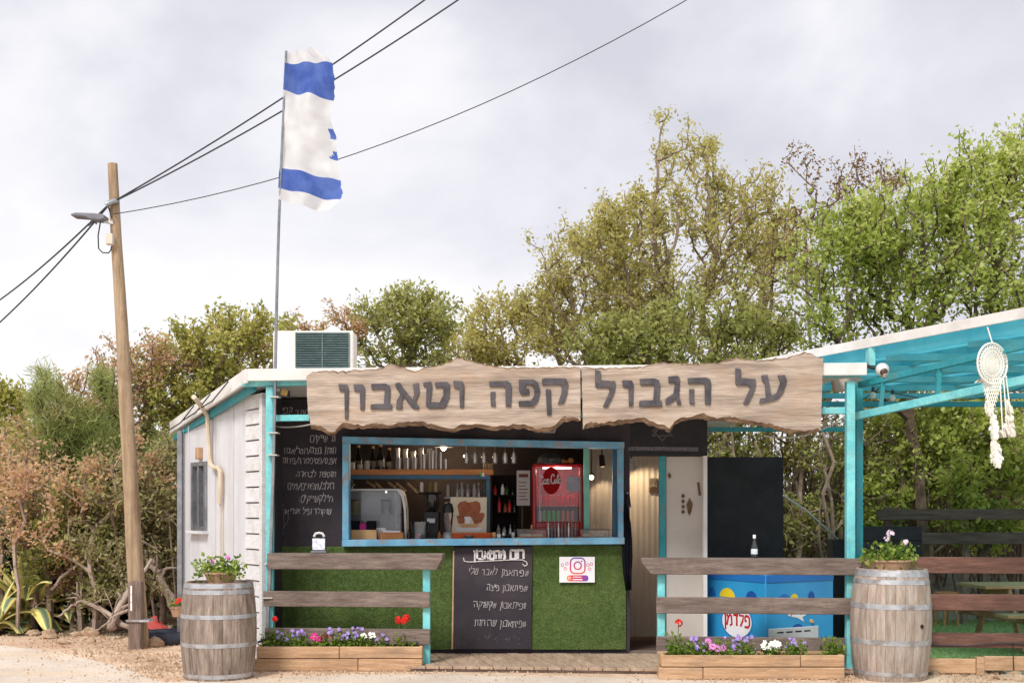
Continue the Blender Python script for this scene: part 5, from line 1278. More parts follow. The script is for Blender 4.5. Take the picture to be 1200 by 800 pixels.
MB().obox(fp(-.003,dfz/2,.06+fz-.05), fu*.004, fb_*(dfz/2-.01), Vector((0,0,.04))).build('trim', M['blue_m'], fr_)
def disc(face, a, z, ra, rz, m_, name, o=.0, n=24, half=False):
    P = []
    for i in range(n+1 if half else n):
        t = (math.pi*i/n) if half else 2*math.pi*i/n
        u_ = a + ra*math.cos(t); w_ = z + rz*math.sin(t); P.append(fp(u_, -.002-o, w_) if face == 'f' else fp(-.002-o, u_, w_))
    mb = MB(); mb.add(P, [tuple(range(len(P)))]); return mb.build(name, m_, fr_, recalc=False)
def ribf(face, pts_, w_, m_, name, o):
    mb = MB(); n_ = len(pts_); A_ = []; B_ = []
    for i in range(n_):
        d = Vector(pts_[min(i+1,n_-1)]) - Vector(pts_[max(i-1,0)]); d.normalize(); nn_ = Vector((-d.y,d.x))*w_/2
        A_.append(Vector(pts_[i])+nn_); B_.append(Vector(pts_[i])-nn_)
    cv = (lambda p: fp(p.x,-.002-o,p.y)) if face == 'f' else (lambda p: fp(-.002-o,p.x,p.y))
    mb.add([cv(p) for p in A_+B_], [(i,i+1,n_+i+1,n_+i) for i in range(n_-1)]); return mb
# side face (left): v runs away from the viewer
disc('s', .62, .68, .13, .10, M['yellow'], 'print_spot', .001, half=True); disc('s', .22, .68, .09, .09, M['blue_d'], 'print_spot', .001, half=True); disc('s', .88, .68, .06, .10, M['blue_m'], 'print_spot', .001, half=True)
disc('s', .46, .42, .26, .19, M['blue_m'], 'logo_rim', .001); disc('s', .46, .42, .245, .175, M['whitep'], 'logo_oval', .0016)
def logo(face, a, z, h, o, flip):
    x = 0; tot = sum(HEB[c_][0] for c_ in 'פלדמן')*h + .15*h*4; x = a + (tot/2 if not flip else -tot/2)
    for i_, ch in enumerate('פלדמן'):
        adv, st = HEB[ch]; wd = adv*h; x0_ = x - wd if not flip else x + wd
        for k_, q_ in enumerate(st):
            sg = 1 if not flip else -1
            mb = ribf(face, [(x0_ + sg*p_[0]/adv*wd, z + p_[1]*h) for p_ in q_], h*.24, None, '', o + .0003*k_); mb.build('logo_letter', M['redp'], fr_, recalc=False)
        x = x0_ - .15*h if not flip else x0_ + .15*h
logo('s', .46, .37, .12, .0022, True)
disc('f', .27, .68, .08, .06, M['blue_m'], 'print_spot', .001, half=True); disc('f', .41, .68, .055, .06, M['yellow'], 'print_spot', .001, half=True); disc('f', .66, .68, .05, .08, M['blue_d'], 'print_spot', .001, half=True)
disc('f', .46, .32, .10, .09, M['blue_d'], 'print_spot', .001, half=True)
mb = MB(); mb.add([fp(u_,-.0035,z_) for u_, z_ in ((.28,.56),(.60,.56),(.58,.50),(.53,.48),(.55,.43),(.46,.475),(.33,.50))], [tuple(range(7))]); mb.build('logo_bubble', M['whitep'], fr_, recalc=False)
logo('f', .44, .515, .05, .0030, False)
MB().obox(fp(.40,-.006,.06+.24), fu*.36, fb_*.006, Vector((0,0,.075))).build('vent_plate', M['lgrey'], fr_, bevel=.004)
for k in range(4): MB().obox(fp(.20+.13*k,-.013,.06+.27), fu*.045, fb_*.002, Vector((0,0,.007))).build('vent_slot', M['blk'], fr_)
MB().tube([fp(.66,-.02,.43), fp(.66,.0,.43)], .022, 12).build('lock', M['kraft'], fr_)

# apron on the wall beside the door
ap = thing('apron', at(736,690,13.2), 'long black apron hanging between serving window and door', 'apron')
mb = MB(); nr = 10
prof = [(734.5,589,2),(735,600,7),(736,612,9.5),(736,630,10.5),(736.5,650,10.5),(737,668,8.5),(738.5,690,5.5)]
cols = 9
for (xc,y,wd) in prof:
    for j in range(cols+1):
        q = j/cols-.5; p_ = at(xc-1.5+q*wd*1.0, y+abs(q)*3, 13.19); p_.y += .018*math.sin(j*2.1+y*.05); mb.v.append(tuple(p_))
for i in range(len(prof)-1):
    for j in range(cols): a_ = i*(cols+1)+j; mb.f.append((a_,a_+1,a_+cols+2,a_+cols+1)); mb.m.append(0)
o = mb.build('cloth', M['cloth'], ap, smooth='all'); sm = o.modifiers.new('thick','SOLIDIFY'); sm.thickness = .012
MB().tube([at(733,592,13.2), at(734,580,13.25), at(737,578,13.25), at(739,594,13.2)], .007, 6).build('strap', M['cloth'], ap)
MB().tube([at(735.5,577.5,13.29), at(735.5,577.5,13.22)], .008, 6).build('hook', M['steel'], ap)

# ================================================================ inside the serving window
ZC = kz(632, 13.4)
def on_counter(x, D_): return Vector((kx(x,D_), D_, ZC_))
# back counter that carries the things
ct = thing('counter', Vector((-.3, 13.75, FLOOR)), 'dark service counter inside the window', 'counter')
ZC_ = kz(633.5, 13.5)
MB().box(kx(408,13.45), kx(729,13.45), W+.305, 14.2, ZC_-.05, ZC_).build('worktop', M['rail_d'], ct, bevel=.004)
MB().box(kx(410,13.6), kx(724,13.6), 13.66, 14.1, FLOOR, ZC_-.052).build('cabinet', M['dark'], ct)
# wooden shelf and metal bar
Dsh = 14.0; z0_, z1_ = kz(556,Dsh), kz(549.5,Dsh)
sh = thing('wall_shelf', at(500,556,Dsh), 'orange wooden shelf across the upper half of the serving window', 'shelf')
MB().box(kx(407,Dsh),kx(578,Dsh),Dsh,Dsh+.3,z0_,z1_).build('board', M['wood_o'], sh, bevel=.004)
MB().box(kx(407,Dsh),kx(574,Dsh),Dsh+.02,Dsh+.06,kz(561,Dsh),z0_-.002).build('bar', M['blueframe_d'], sh)
MB().box(kx(569.5,Dsh),kx(574,Dsh),Dsh+.07,Dsh+.11,ZC_+.001,z0_-.002).build('post', M['blueframe_d'], sh)
MB().box(kx(409,Dsh),kx(412,Dsh),Dsh+.07,Dsh+.11,ZC_+.001,z0_-.002).build('post', M['blueframe_d'], sh)
mb = MB()
for k, m_ in enumerate((M['green_c'], M['whitep'], M['red'])):
    MB().prism([at(563+k*2.2,553.5,Dsh-.004),at(565.2+k*2.2,553.5,Dsh-.004),at(565.2+k*2.2,558,Dsh-.004),at(563+k*2.2,558,Dsh-.004)][::-1], (0,.003,0)).build('sticker_band', m_, sh)
def px_lathe(name, x, ybase, D_, prof, m_, lab, cat, group=None, part='body', n=12):
    k = D_/F; c = at(x, ybase, D_); return lathe_thing(name, [(a*k, b*k) for a, b in prof], c, m_, lab, cat, group, n, part), c, k
zsh = 549.6
for i, (x, h, w_, lb_) in enumerate([(420,27,4,'tall dark bottle at the left end of the shelf'),(437,26,4,'dark bottle with pale cap second on the shelf'),(446,28,4.2,'dark bottle with cream collar in the middle of the left group'),(456,24,4,'squat dark bottle beside the tumblers')]):
    t_, c, k = px_lathe('bottle', x, zsh, Dsh+.16, [(w_,0),(w_,h*.5),(w_*.45,h*.68),(w_*.4,h)], M['bottle_d'], lb_, 'bottle', 'bottles on the shelf')
    MB().lathe([(w_*k*1.03,h*.10*k),(w_*k*1.03,h*.36*k)], c, 12, cap=False).build('label_wrap', mat('cream label', S(150,142,126), S(96,90,80), scale=12), t_, smooth=True)
    MB().lathe([(w_*.5*k,h*.94*k),(w_*.5*k,h*1.04*k),(.001,h*1.05*k)], c, 10).build('cap', M['kraft'], t_, smooth=True)
for i, (x, h) in enumerate([(412.5,8),(422,5.5),(430,10)]):
    px_lathe('jar', x, zsh, Dsh+.06, [(3.4,0),(3.4,h),(2.8,h+.4),(.1,h+.5)], mat('frosted jar', S(176,168,154), S(200,192,178), scale=10), ['small pale jar at the very end of the shelf','short pale jar second from the shelf end','pale tin in front of the dark bottles'][i], 'jar', 'jars on the shelf')
for i, (x, h) in enumerate([(465.5,25),(474.8,24),(484,21),(493.4,25),(503.5,24),(511,25)]):
    px_lathe('glass_tumbler', x, zsh, Dsh+.2, [(2.3,0),(2.9,h),(2.5,h),(2.0,.6),(.1,.6)], M['tin'], ORD[i] + ' tall tumbler from the left in the back row on the shelf', 'tumbler', 'tall tumblers on the shelf')
for i, (x, h) in enumerate([(468,13.5),(477.6,13.5),(486.8,13.8),(497,18),(507,20),(516.5,20),(522.5,12)]):
    px_lathe('glass_tumbler', x, zsh, Dsh+.08, [(2.2,0),(2.7,h),(2.3,h),(1.9,.6),(.1,.6)], M['tin'], ORD[i] + ' short tumbler from the left in the front row on the shelf', 'tumbler', 'short tumblers on the shelf')
# hanging wine glasses
rk = thing('glass_rack', at(574,521,13.9), 'thin metal rack from which wine glasses hang', 'rack')
MB().beam(at(540,520.5,13.9), at(608,520.5,13.9), .02, .012).build('bar', M['steel'], rk); MB().beam(at(540,520.5,13.96), at(608,520.5,13.96), .02, .012).build('bar', M['steel'], rk)
for x in (541,607): MB().beam(at(x,520,13.93), Vector((kx(x,13.93),13.93,ZI)), .012, .012).build('hanger', M['steel'], rk)
for i, x in enumerate((546.5,556.5,567,580,592,602)):
    k = 13.93/F; c = at(x, 520, 13.93); tg = thing('wine_glass', c, ORD[i] + ' wine glass from the left hanging upside down atop the window', 'wine glass', 'hanging wine glasses')
    MB().lathe([(.001,-.2*k),(3.4*k,-.3*k),(3.4*k,-.7*k),(.5*k,-1.2*k),(.45*k,-8*k)], c, 12).build('stem', M['glass_v'], tg, smooth=True)
    MB().lathe([(.5*k,-8*k),(2.6*k,-11*k),(3.5*k,-15*k),(3.3*k,-19*k),(2.8*k,-23*k)], c, 14, cap=False).build('bowl', M['glass_v'], tg, smooth=True)
    MB().lathe([(.4*k,-10*k),(1.2*k,-12*k),(1.3*k,-21*k),(.4*k,-22*k)], c, 8).build('paper_roll', M['whitep'], tg, smooth=True)
# hanging wooden tongs
for i, (x0,y0,x1,y1) in enumerate([(410,565,415,568),(430,564,439.5,570.5),(440.5,566,448.5,573),(455,565,463.5,571.5),(464.5,566,475.5,575),(477.5,566,490,577)]):
    t_ = thing('wooden_spoon', at((x0+x1)/2,(y0+y1)/2,14.1), ['first','second','third','fourth','fifth','last'][i] + ' pale wooden spoon from the left slanting under the shelf', 'spoon', 'wooden spoons under the shelf')
    MB().beam(at(x0,y0,14.1), at(x1,y1,13.96), .022, .026).build('spoon_shaft', M['picnic'], t_, bevel=.004); MB().tube([at(x0,y0,14.1), at(x0-2,y0-4.5,14.12)], .005, 5).build('wire_hook', M['steel'], t_)
# glass display cabinet
dc = thing('display_cabinet', at(440,633,13.8), 'pale glass display cabinet in the left corner of the window', 'display cabinet')
Dd = 13.72
MB().box(kx(409,Dd+.3),kx(470,Dd+.3),Dd+.33,Dd+.36,ZC_+.002,kz(573,Dd+.3)).build('back', M['grey'], dc)
MB().prism([at(466,572,Dd),at(470,574,Dd),at(473,580,Dd),at(475.5,596,Dd),at(476.5,633,Dd),at(474.3,633,Dd),at(473.3,598,Dd),at(470.6,582,Dd),at(466,575,Dd)][::-1], (0,.33,0)).build('side', M['white'], dc)
MB().box(kx(408,Dd),kx(466,Dd),Dd,Dd+.33,kz(574.5,Dd),kz(572.5,Dd)).build('top', M['lgrey'], dc)
MB().box(kx(409,Dd),kx(468,Dd),Dd+.02,Dd+.30,kz(603,Dd),kz(602.2,Dd)).build('glass_shelf', M['glass'], dc)
MB().box(kx(409,Dd),kx(471,Dd),Dd+.02,Dd+.30,ZC_+.002,ZC_+.03).build('base', M['lgrey'], dc)
MB().box(kx(409,Dd),kx(469,Dd),Dd+.004,Dd+.008,kz(622,Dd),kz(575,Dd)).build('front_glass', M['glass'], dc)
MB().beam(at(463.5,576,Dd+.02), at(464.5,625,Dd+.02), .008, .008, up=(1,0,0)).build('strut', M['steel'], dc)
MB().ball(at(452.5,576.2,Dd+.1), .012, 8, 5).build('spotlight', mat('cabinet lamp', (1,.9,.75), emit=1.5), dc)
for i, (x, m2) in enumerate([(417,'olive jar'),(452,'grey jar')]):
    c_ = [S(150,140,80), S(150,146,142)][i]
    t_, c, k = px_lathe('storage_jar', x, 602, Dd+.16, [(5.2,0),(5.4,1),(5.4,14.5),(5,15.2)], mat(m2, c_, tuple(v*.6 for v in c_), scale=9), ['jar of olive coloured pieces in the display cabinet','jar of grey pieces in the display cabinet'][i], 'jar', 'jars in the display cabinet')
    MB().lathe([(5.9*k,15.2*k),(5.9*k,17*k),(.001,17.1*k)], c, 12).build('lid', M['rail_d'], t_, smooth=True)
# cartons and trays on the sill
Dq = 13.46
def crate(name, x0, x1, ytop, lab, cat, m_, D_=Dq, dep=.16):
    c = at((x0+x1)/2, 0, D_); c.z = ZC_+.0; 
    if D_ < 13.6: c.z = wz0+.012
    t_ = thing(name, c, lab, cat); X0, X1 = kx(x0,D_), kx(x1,D_); z1 = kz(ytop, D_); z0 = c.z
    MB().box(X0,X1,D_,D_+.006,z0,z1).build('front', m_, t_); MB().box(X0,X1,D_+dep-.006,D_+dep,z0,z1).build('back', m_, t_)
    MB().box(X0,X0+.006,D_+.0065,D_+dep-.0065,z0,z1).build('side', m_, t_); MB().box(X1-.006,X1,D_+.0065,D_+dep-.0065,z0,z1).build('side', m_, t_)
    MB().box(X0+.0065,X1-.0065,D_+.0065,D_+dep-.0065,z0+.001,z0+.006).build('bottom', m_, t_); return t_, z0
crate('cardboard_box', 411.5, 441, 620.5, 'brown cardboard box of napkins at the left of the sill', 'box', M['kraft'])
crate('wooden_tray', 445, 472, 623.5, 'low wooden tray of white papers on the sill', 'tray', M['wood_o'])
def wad(x0,x1,y0,y1,m_,lab,D_):
    p_ = at((x0+x1)/2,(y0+y1)/2,D_); t_ = MB(); a = at(x0,y1,D_); b = at(x1,y0,D_)
    for k in range(6): 
        yy = D_ + .012*k; s2 = random.uniform(-.006,.006); t_.prism([(a.x+s2,yy,a.z),(b.x+s2,yy,a.z),(b.x+s2+random.uniform(-.01,.01),yy,b.z+random.uniform(-.012,.008)),(a.x+s2+random.uniform(-.01,.01),yy,b.z+random.uniform(-.012,.008))], (0,.009,0))
    tag(t_.build('napkin_stack', m_), lab, 'napkins', 'napkins and papers on the sill')
wad(412,421,610.5,632,M['cloth'],'black napkins at the left of the cardboard box',Dq+.03); wad(421.5,428,613,632,M['magenta'],'magenta napkins between the black ones',Dq+.03); wad(430,439.5,610.5,632,M['cloth'],'black napkins at the right of the cardboard box',Dq+.03)
wad(441.5,452,618.5,631,M['paper'],'crumpled white paper left of the wooden tray pile',Dq+.175); wad(449,468,621.5,631.5,M['paper'],'white papers filling the wooden tray',Dq+.03)
# ice container, grinder, blender
Dw = 13.52; zw = kz(633.2,13.6)
t_, c, k = px_lathe('clear_container', 492.5, 633, Dw, [(9.5,0),(10.8,22),(10.4,22),(9.2,1),(.1,1)], M['glass'], 'clear plastic container with a cup inside on the sill', 'container', n=20)
c2_ = c+Vector((-.03,0,.012)); lathe_thing('paper_cup', [(.028,0),(.035,.06),(.033,.06),(.026,.004),(.001,.004)], c2_, mat('cup print', S(230,225,225), S(220,110,120), scale=18), 'small printed paper cup inside the clear container', 'cup')
t_ = thing('coffee_grinder', at(506,633,13.85), 'black coffee grinder behind the clear container', 'coffee grinder'); k = 13.85/F; c = t_.location
MB().box(c.x-9*k,c.x+9*k,13.78,13.98,ZC_,ZC_+34*k).build('body', M['blk'], t_, bevel=.01); MB().lathe([(5*k,34*k),(8*k,40*k),(9*k,52*k),(8.5*k,54*k),(.01,54*k)], (c.x,13.88,ZC_), 16).build('hopper', M['bottle_d'], t_, smooth=True)
MB().box(c.x-5*k,c.x+5*k,13.72,13.785,ZC_+20*k,ZC_+26*k).build('chute', M['steel'], t_, bevel=.004)
t_ = thing('blender', at(525,633,13.6), 'blender with clear jug and black lid', 'blender'); k = 13.6/F; c = t_.location.copy(); c.z = ZC_
MB().lathe([(7*k,0),(7*k,3*k),(5.5*k,9*k),(4.5*k,10*k)], c, 16).build('base', M['grey'], t_, smooth=True); MB().lathe([(4*k,10*k),(6.2*k,30*k),(6.0*k,33*k)], c, 16, cap=False).build('jug', M['glass'], t_, smooth=True)
MB().lathe([(6.6*k,33*k),(6.8*k,36*k),(5*k,43*k),(2*k,45*k),(.01,45*k)], c, 16).build('lid', M['blk'], t_, smooth=True); MB().tube([c+Vector((4*k,0,12*k)), c+Vector((1.2*k,0,32*k))], .006, 6).build('paddle', M['wood_o'], t_)
# picture of an armchair
Dp = 13.9; pc = thing('poster', at(550,624,Dp), 'pale poster of a brown leather armchair behind the sill', 'poster')
MB().prism([at(528,582,Dp),at(570.5,582.5,Dp),at(570,625,Dp),at(527,625,Dp)][::-1], (0,.012,0)).build('sheet', mat('poster paper', S(226,206,178), S(236,220,196), scale=4), pc)
lea = mat('printed brown', S(150,84,54), S(180,108,74), scale=14); dq = Dp-.001
def flat(pts_, m_, name, o): mb = MB(); mb.add([at(x,y,dq-o) for x,y in pts_], [tuple(range(len(pts_)))]); mb.build(name, m_, pc, recalc=False)
flat([(536,592),(539,588),(545,586.5),(549,588.5),(552,588),(558,586.5),(562.5,589),(563.5,596),(561,603),(556,607),(550,606),(543,607),(538,603)], lea, 'printed_back', .0)
flat([(535,604),(541,603),(545,607),(544,613),(537,613)], lea, 'printed_arm', .0005); flat([(553,607),(561,601),(567,600.5),(568,604),(564,612),(556,614)], lea, 'printed_arm', .0005)
flat([(544,605),(551.5,605),(550.5,613),(545.5,613)], M['whitep'], 'printed_cup', .001); flat([(537,613.5),(562,613.5),(558,618),(542,618)], M['kraft'], 'printed_seat', .0012)
flat([(533,618),(566,618),(562,622),(536,622.5)], M['paper'], 'printed_base', .0014)
# wire rack with bottles above the poster
wr = thing('wire_rack', at(547,582,14.06), 'wire rack of slim bottles above the poster', 'rack')
for k in range(14): x = 523+k*3.4; MB().tube([at(x,567,14.06), at(x,582,14.06)], .003, 4).build('wire', M['steel'], wr)
for y in (567,574.5,582): MB().tube([at(522,y,14.062), at(569,y,14.062)], .003, 4).build('wire', M['steel'], wr)
MB().box(kx(521,14.15),kx(570,14.15),14.07,14.25,kz(583.5,14.15),kz(582.5,14.15)).build('tray', M['steel'], wr)
for i, x in enumerate((525,536,541,548,556,561)):
    px_lathe('slim_bottle', x, 582.5, 14.15, [(2.2,0),(2.2,9),(1,12),(1,15+(i%3))], M['tin'] if i % 2 else mat('pale bottle', S(190,186,180), rough=.3), ORD[i] + ' slim bottle from the left in the wire rack', 'bottle', 'bottles in the wire rack')
for i, (x, m_) in enumerate(((494,'white'),(504,'olive'),(510.5,'cream'))):
    px_lathe('spice_jar', x, 576.5, 14.16, [(2.2,0),(2.2,9),(1.8,9.4),(1.8,11.5),(.1,11.6)], mat('spice '+m_, {'white':S(220,215,205),'olive':S(120,104,60),'cream':S(170,150,110)}[m_], rough=.5), m_ + ' spice jar on the dark ledge under the shelf', 'jar', 'spice jars')
sj = MB().box(kx(488,14.16),kx(517,14.16),14.08,14.24,kz(578.5,14.16),kz(576.6,14.16)).build('ledge', M['dark']); tag(sj, 'dark ledge carrying the spice jars', 'ledge')
# orange box
t_ = thing('orange_box', Vector((kx(554,13.55),13.55,ZC_)), 'low orange box in front of the armchair poster', 'box'); 
MB().box(kx(530,13.55),kx(578,13.55),13.55,13.68,ZC_+.0,kz(624.5,13.55)).build('body', mat('orange card', S(206,84,36), S(216,96,44), scale=4), t_, bevel=.003); MB().box(kx(530.5,13.55),kx(577.5,13.55),13.555,13.675,kz(624.5,13.55),kz(624,13.55)).build('lid', M['wood_o'], t_)
px_lathe('small_bowl', 549.5, 633.2, 13.48, [(3,0),(5,3),(5.2,6.5),(4.8,6.5),(2,1),(.1,1)], M['tin'], 'small metal bowl in front of the orange box', 'bowl')
# bottle shelves
bs = thing('bottle_shelf', Vector((kx(590,14.3),14.3,ZC_)), 'narrow dark shelves of bottles left of the menu', 'shelf')
for y in (579.5, 600, 627): MB().box(kx(577,14.3),kx(607,14.3),14.22,14.42,kz(y+1.2,14.3),kz(y,14.3)).build('board', M['dark'], bs)
for x in (576.6,607.4): MB().box(kx(x,14.3)-.008,kx(x,14.3)+.008,14.22,14.42,ZC_-.0,kz(556,14.3)).build('side', M['dark'], bs)
MB().box(kx(577,14.3),kx(607,14.3),14.425,14.44,ZC_,kz(556,14.3)).build('back', M['dark'], bs)
i = 0
for yb, row in ((579.3,[(580,'red',11),(589,'white',13),(594,'green',10),(601,'dark',9)]),(599.8,[(585,'red',18),(592,'amber',10),(597,'red',14),(603,'dark',13)]),(626.8,[(584,'pale',13),(591,'cream',10),(598,'steel',13),(603.5,'dark',12)])):
    for x, cn, h in row:
        m_ = {'red':M['red'],'white':M['whitep'],'green':mat('green bottle',S(60,90,40),rough=.2),'dark':M['bottle_d'],'amber':mat('amber bottle',S(150,90,50),rough=.2),'pale':mat('pale tin',S(186,170,160),rough=.5),'cream':M['lgrey'],'steel':M['tin']}[cn]
        t_, c, k = px_lathe('bottle', x, yb, 14.3, [(2.3,0),(2.3,h*.6),(1,h*.78),(.9,h)], m_, f'{cn} bottle {ORD[[q_[0] for q_ in row].index(x)]} from the left on the {["top","middle","bottom"][(579.3,599.8,626.8).index(yb)]} board of the narrow shelves', 'bottle', 'bottles on the narrow shelves')
        MB().lathe([(1.2*k,h*.93*k),(1.2*k,h*1.03*k),(.001,h*1.04*k)], c, 8).build('cap', M['blk'], t_)
# small jars at the shelf end
for x, h, lb_ in ((569,10,'small printed jar at the right end of the wooden shelf'),(575,7,'shorter jar at the very end of the wooden shelf')):
    t_, c, k = px_lathe('jar', x, zsh, Dsh+.1, [(2.7,0),(2.7,h*.8),(2.4,h*.84),(2.4,h),(.1,h)], mat('jar print', S(186,160,120), S(120,90,70), scale=40), lb_, 'jar', 'jars at the shelf end')
# menu sheet on a stand
mn = thing('menu_stand', Vector((kx(613,13.95),13.95,ZC_)), 'grey printed menu sheet on a thin stand left of the red cooler', 'menu')
MB().prism([at(605.5,551,13.95),at(621,551,13.95),at(621,592,13.95),at(605.5,592,13.95)][::-1], (0,.01,0)).build('sheet', mat('menu paper', S(176,168,166), S(160,152,150), scale=6), mn)
for k, y in enumerate((557,565,569,573,577,581,585)): 
    mb = MB(); ribbon(mb, [(608,y),(619-(k%3)*1.5,y)], 4 if k == 0 else 1.0, 13.949); mb.build('print_line', mat('menu ink', S(96,44,44)), mn, recalc=False)
MB().tube([at(612,592,13.955), at(612,633,13.955)], .008, 6).build('pole', M['rail_d'], mn); MB().lathe([(.07,0),(.07,.012),(.01,.02)], (kx(612,13.955),13.955,ZC_), 14).build('foot', M['rail_d'], mn)
# red drinks cooler
Dk = 14.26; rc = thing('drinks_cooler', Vector((kx(653,Dk),Dk,FLOOR)), 'red drinks cooler with glass door and round logo', 'cooler')
X0, X1 = kx(624,Dk), kx(683,Dk); zt = kz(543,Dk); zb_ = FLOOR
sdw = .045
MB().box(X0,X0+sdw,Dk,Dk+.5,zb_,zt-.03).build('side', M['red'], rc, bevel=.01); MB().box(X1-sdw,X1,Dk,Dk+.5,zb_,zt-.03).build('side', M['red'], rc, bevel=.01)
MB().box(X0+.004,X1-.004,Dk-.004,Dk+.5,zt-.035,zt).build('top', M['red'], rc, bevel=.015); MB().box(X0+sdw,X1-sdw,Dk+.46,Dk+.5,zb_,zt-.04).build('back', mat('cooler back', S(150,60,60), S(120,40,44), scale=3), rc)
MB().box(X0+sdw,X1-sdw,Dk,Dk+.46,zb_,kz(612,Dk)).build('base', M['red'], rc, bevel=.004)
for y in (592,610.5): MB().box(X0+sdw,X1-sdw,Dk+.06,Dk+.455,kz(y+1,Dk),kz(y,Dk)).build('wire_shelf', M['red'], rc)
MB().box(X0+sdw+.003,X1-sdw-.003,Dk+.002,Dk+.008,kz(611,Dk),zt-.04).build('glass_door', glassmat('cooler glass', (.98,.98,.99), .01), rc)
for x in (632.5,679.5): MB().box(kx(x,Dk)-.006,kx(x,Dk)+.006,Dk-.012,Dk+.001,kz(611,Dk),zt-.05).build('door_frame', M['grey'], rc)
dq = Dk-.004; mb = MB(); mb.add([at(646+10.5*math.cos(t*.2618),563+16*math.sin(t*.2618),dq) for t in range(24)], [tuple(range(24))]); mb.build('logo_disc', mat('red disc print', S(168,20,26), rough=.7, spec=.1), rc, recalc=False)
mb = MB(); text_px(mb, 'Coca-Cola', 631.5, 567, 10.5, 1.0, dq-.004, jit=.0, hand=True, width=.56, rtl=False, gap=.0, slope=-.06); mb.build('logo_script', M['whitep'], rc, recalc=False)
mb = MB(); mb.add([at(x,y,dq+.012) for x,y in ((664,558),(679,558.5),(679,576),(664,575.5))], [(0,1,2,3)]); mb.build('price_sheet', mat('price sheet', S(196,196,206), S(170,170,182), scale=20), rc, recalc=False)
gi = 'cans in the red cooler'
for yb, row in ((591.8,[(633,'red'),(639,'red'),(644.5,'red'),(655,'red'),(660.5,'red'),(666,'red'),(671.5,'red')]),(610.3,[(633,'pale'),(638,'green'),(643.5,'green'),(649,'green'),(654.5,'green'),(660,'orange'),(665.5,'orange'),(671,'orange')])):
    for i, (x, cn) in enumerate(row):
        t_, c, k = px_lathe('drink_can', x, yb, Dk+.12, [(1.7,0),(2,.5),(2,11),(1.6,12),(.1,12)], {'red':M['red'],'green':M['green_c'],'orange':M['orange_c'],'pale':M['lgrey']}[cn], f'{cn} drink can, {ORD[i]} from the left on the {"upper" if yb < 600 else "lower"} shelf of the red cooler', 'can', gi)
        MB().lathe([(1.7*k,12*k),(1.7*k,12.4*k),(.001,12.45*k)], c, 10).build('lid', M['tin'], t_)
l = bpy.data.lights.new('cooler_light','POINT'); l.energy = 3; l.color = (1,.95,.9); l.shadow_soft_size = .04; o = bpy.data.objects.new('cooler_light', l); COL.objects.link(o); o.parent = rc; o.location = Vector((kx(653,Dk),Dk+.05,zt-.09))-rc.location
MB().box(kx(636,Dk),kx(670,Dk),Dk+.03,Dk+.06,zt-.06,zt-.042).build('light_tube', mat('cooler tube', (1,.96,.92), emit=2), rc)
# cake dome and wooden toy on the cooler
t_ = thing('cake_dome', at(646,543,Dk+.2), 'clear cake dome with steel knob on the red cooler', 'cake dome'); c = t_.location.copy(); c.z = zt; k = Dk/F
MB().lathe([(19*k,0),(19*k,1*k),(.001,1*k)], c, 22).build('plate', M['glass_b'], t_); MB().lathe([(17*k,1*k),(16*k,7*k),(10*k,12*k),(2*k,14*k)], c, 22, cap=False).build('dome', M['glass_b'], t_, smooth=True); MB().ball(c+Vector((-.01,-.13,4*k)), 3*k, 10, 6).build('steel_cup', M['tin'], t_, smooth='all')
t_ = thing('wooden_mill', at(667,543,Dk+.1), 'round wooden pepper mill lying on the red cooler', 'mill'); c = t_.location.copy(); c.z = zt
MB().ball(c+Vector((.02,0,3.9*k)), 3.9*k, 12, 8).build('knob', M['wood_o'], t_, smooth='all'); MB().tube([c+Vector((-.09,0,2.9*k)), c+Vector((-.05,0,2.6*k)), c+Vector((-.02,0,3*k))], [2.6*k,2.0*k,1.6*k], 12).build('body', M['wood_o'], t_, smooth=True)
# glass and steel cake stands on the sill
for x, lb_ in ((623,'left lidded cake stand below the menu sheet'),(697,'right lidded cake stand beside the blue frame')):
    Dg = 13.47; t_ = thing('cake_stand', Vector((kx(x,Dg),Dg,wz0+.012)), lb_, 'cake stand'); c = t_.location.copy(); k = Dg/F; y0 = c.z
    MB().lathe([(7.5*k,0),(7.5*k,1.2*k),(3*k,2.2*k),(2.6*k,6*k),(4*k,7*k)], c, 18).build('foot', M['kraft'], t_, smooth=True)
    MB().obox(c+Vector((0,.06,7.6*k)), Vector((18.5*k,0,0)), Vector((0,.11,0)), Vector((0,0,.7*k))).build('tray', M['wood_o'], t_, bevel=.002)
    MB().obox(c+Vector((0,.06,12.4*k)), Vector((17*k,0,0)), Vector((0,.10,0)), Vector((0,0,4*k))).build('glass_cover', M['glass'], t_)
    MB().obox(c+Vector((0,.06,17*k)), Vector((17.5*k,0,0)), Vector((0,.105,0)), Vector((0,0,.5*k))).build('cover_rim', M['rail'], t_)
    MB().lathe([(.8*k,17.6*k),(.7*k,20*k),(1.2*k,21.5*k),(.1*k,23*k)], (c.x,c.y+.03,c.z), 8).build('knob', M['kraft'], t_, smooth=True)
    MB().obox(c+Vector((0,.06,10.6*k)), Vector((14*k,0,0)), Vector((0,.08,0)), Vector((0,0,1.7*k))).build('cake', mat('pastry', S(190,160,130), S(226,214,200), scale=24), t_, bevel=.005)
gr = 'small bottles before the red cooler'
for i in range(9):
    px_lathe('small_bottle', 642.5+i*4, 630, 13.62, [(1.8,0),(1.8,11),(.9,14),(.9,18)], M['glass_b'] if i % 3 else M['tin'], ORD[i] + ' small bottle from the left before the red cooler', 'bottle', gr)
t_ = thing('brass_bell', Vector((kx(658,13.45),13.45,wz0+.012)), 'small brass bell in the middle of the sill', 'bell'); k = 13.45/F
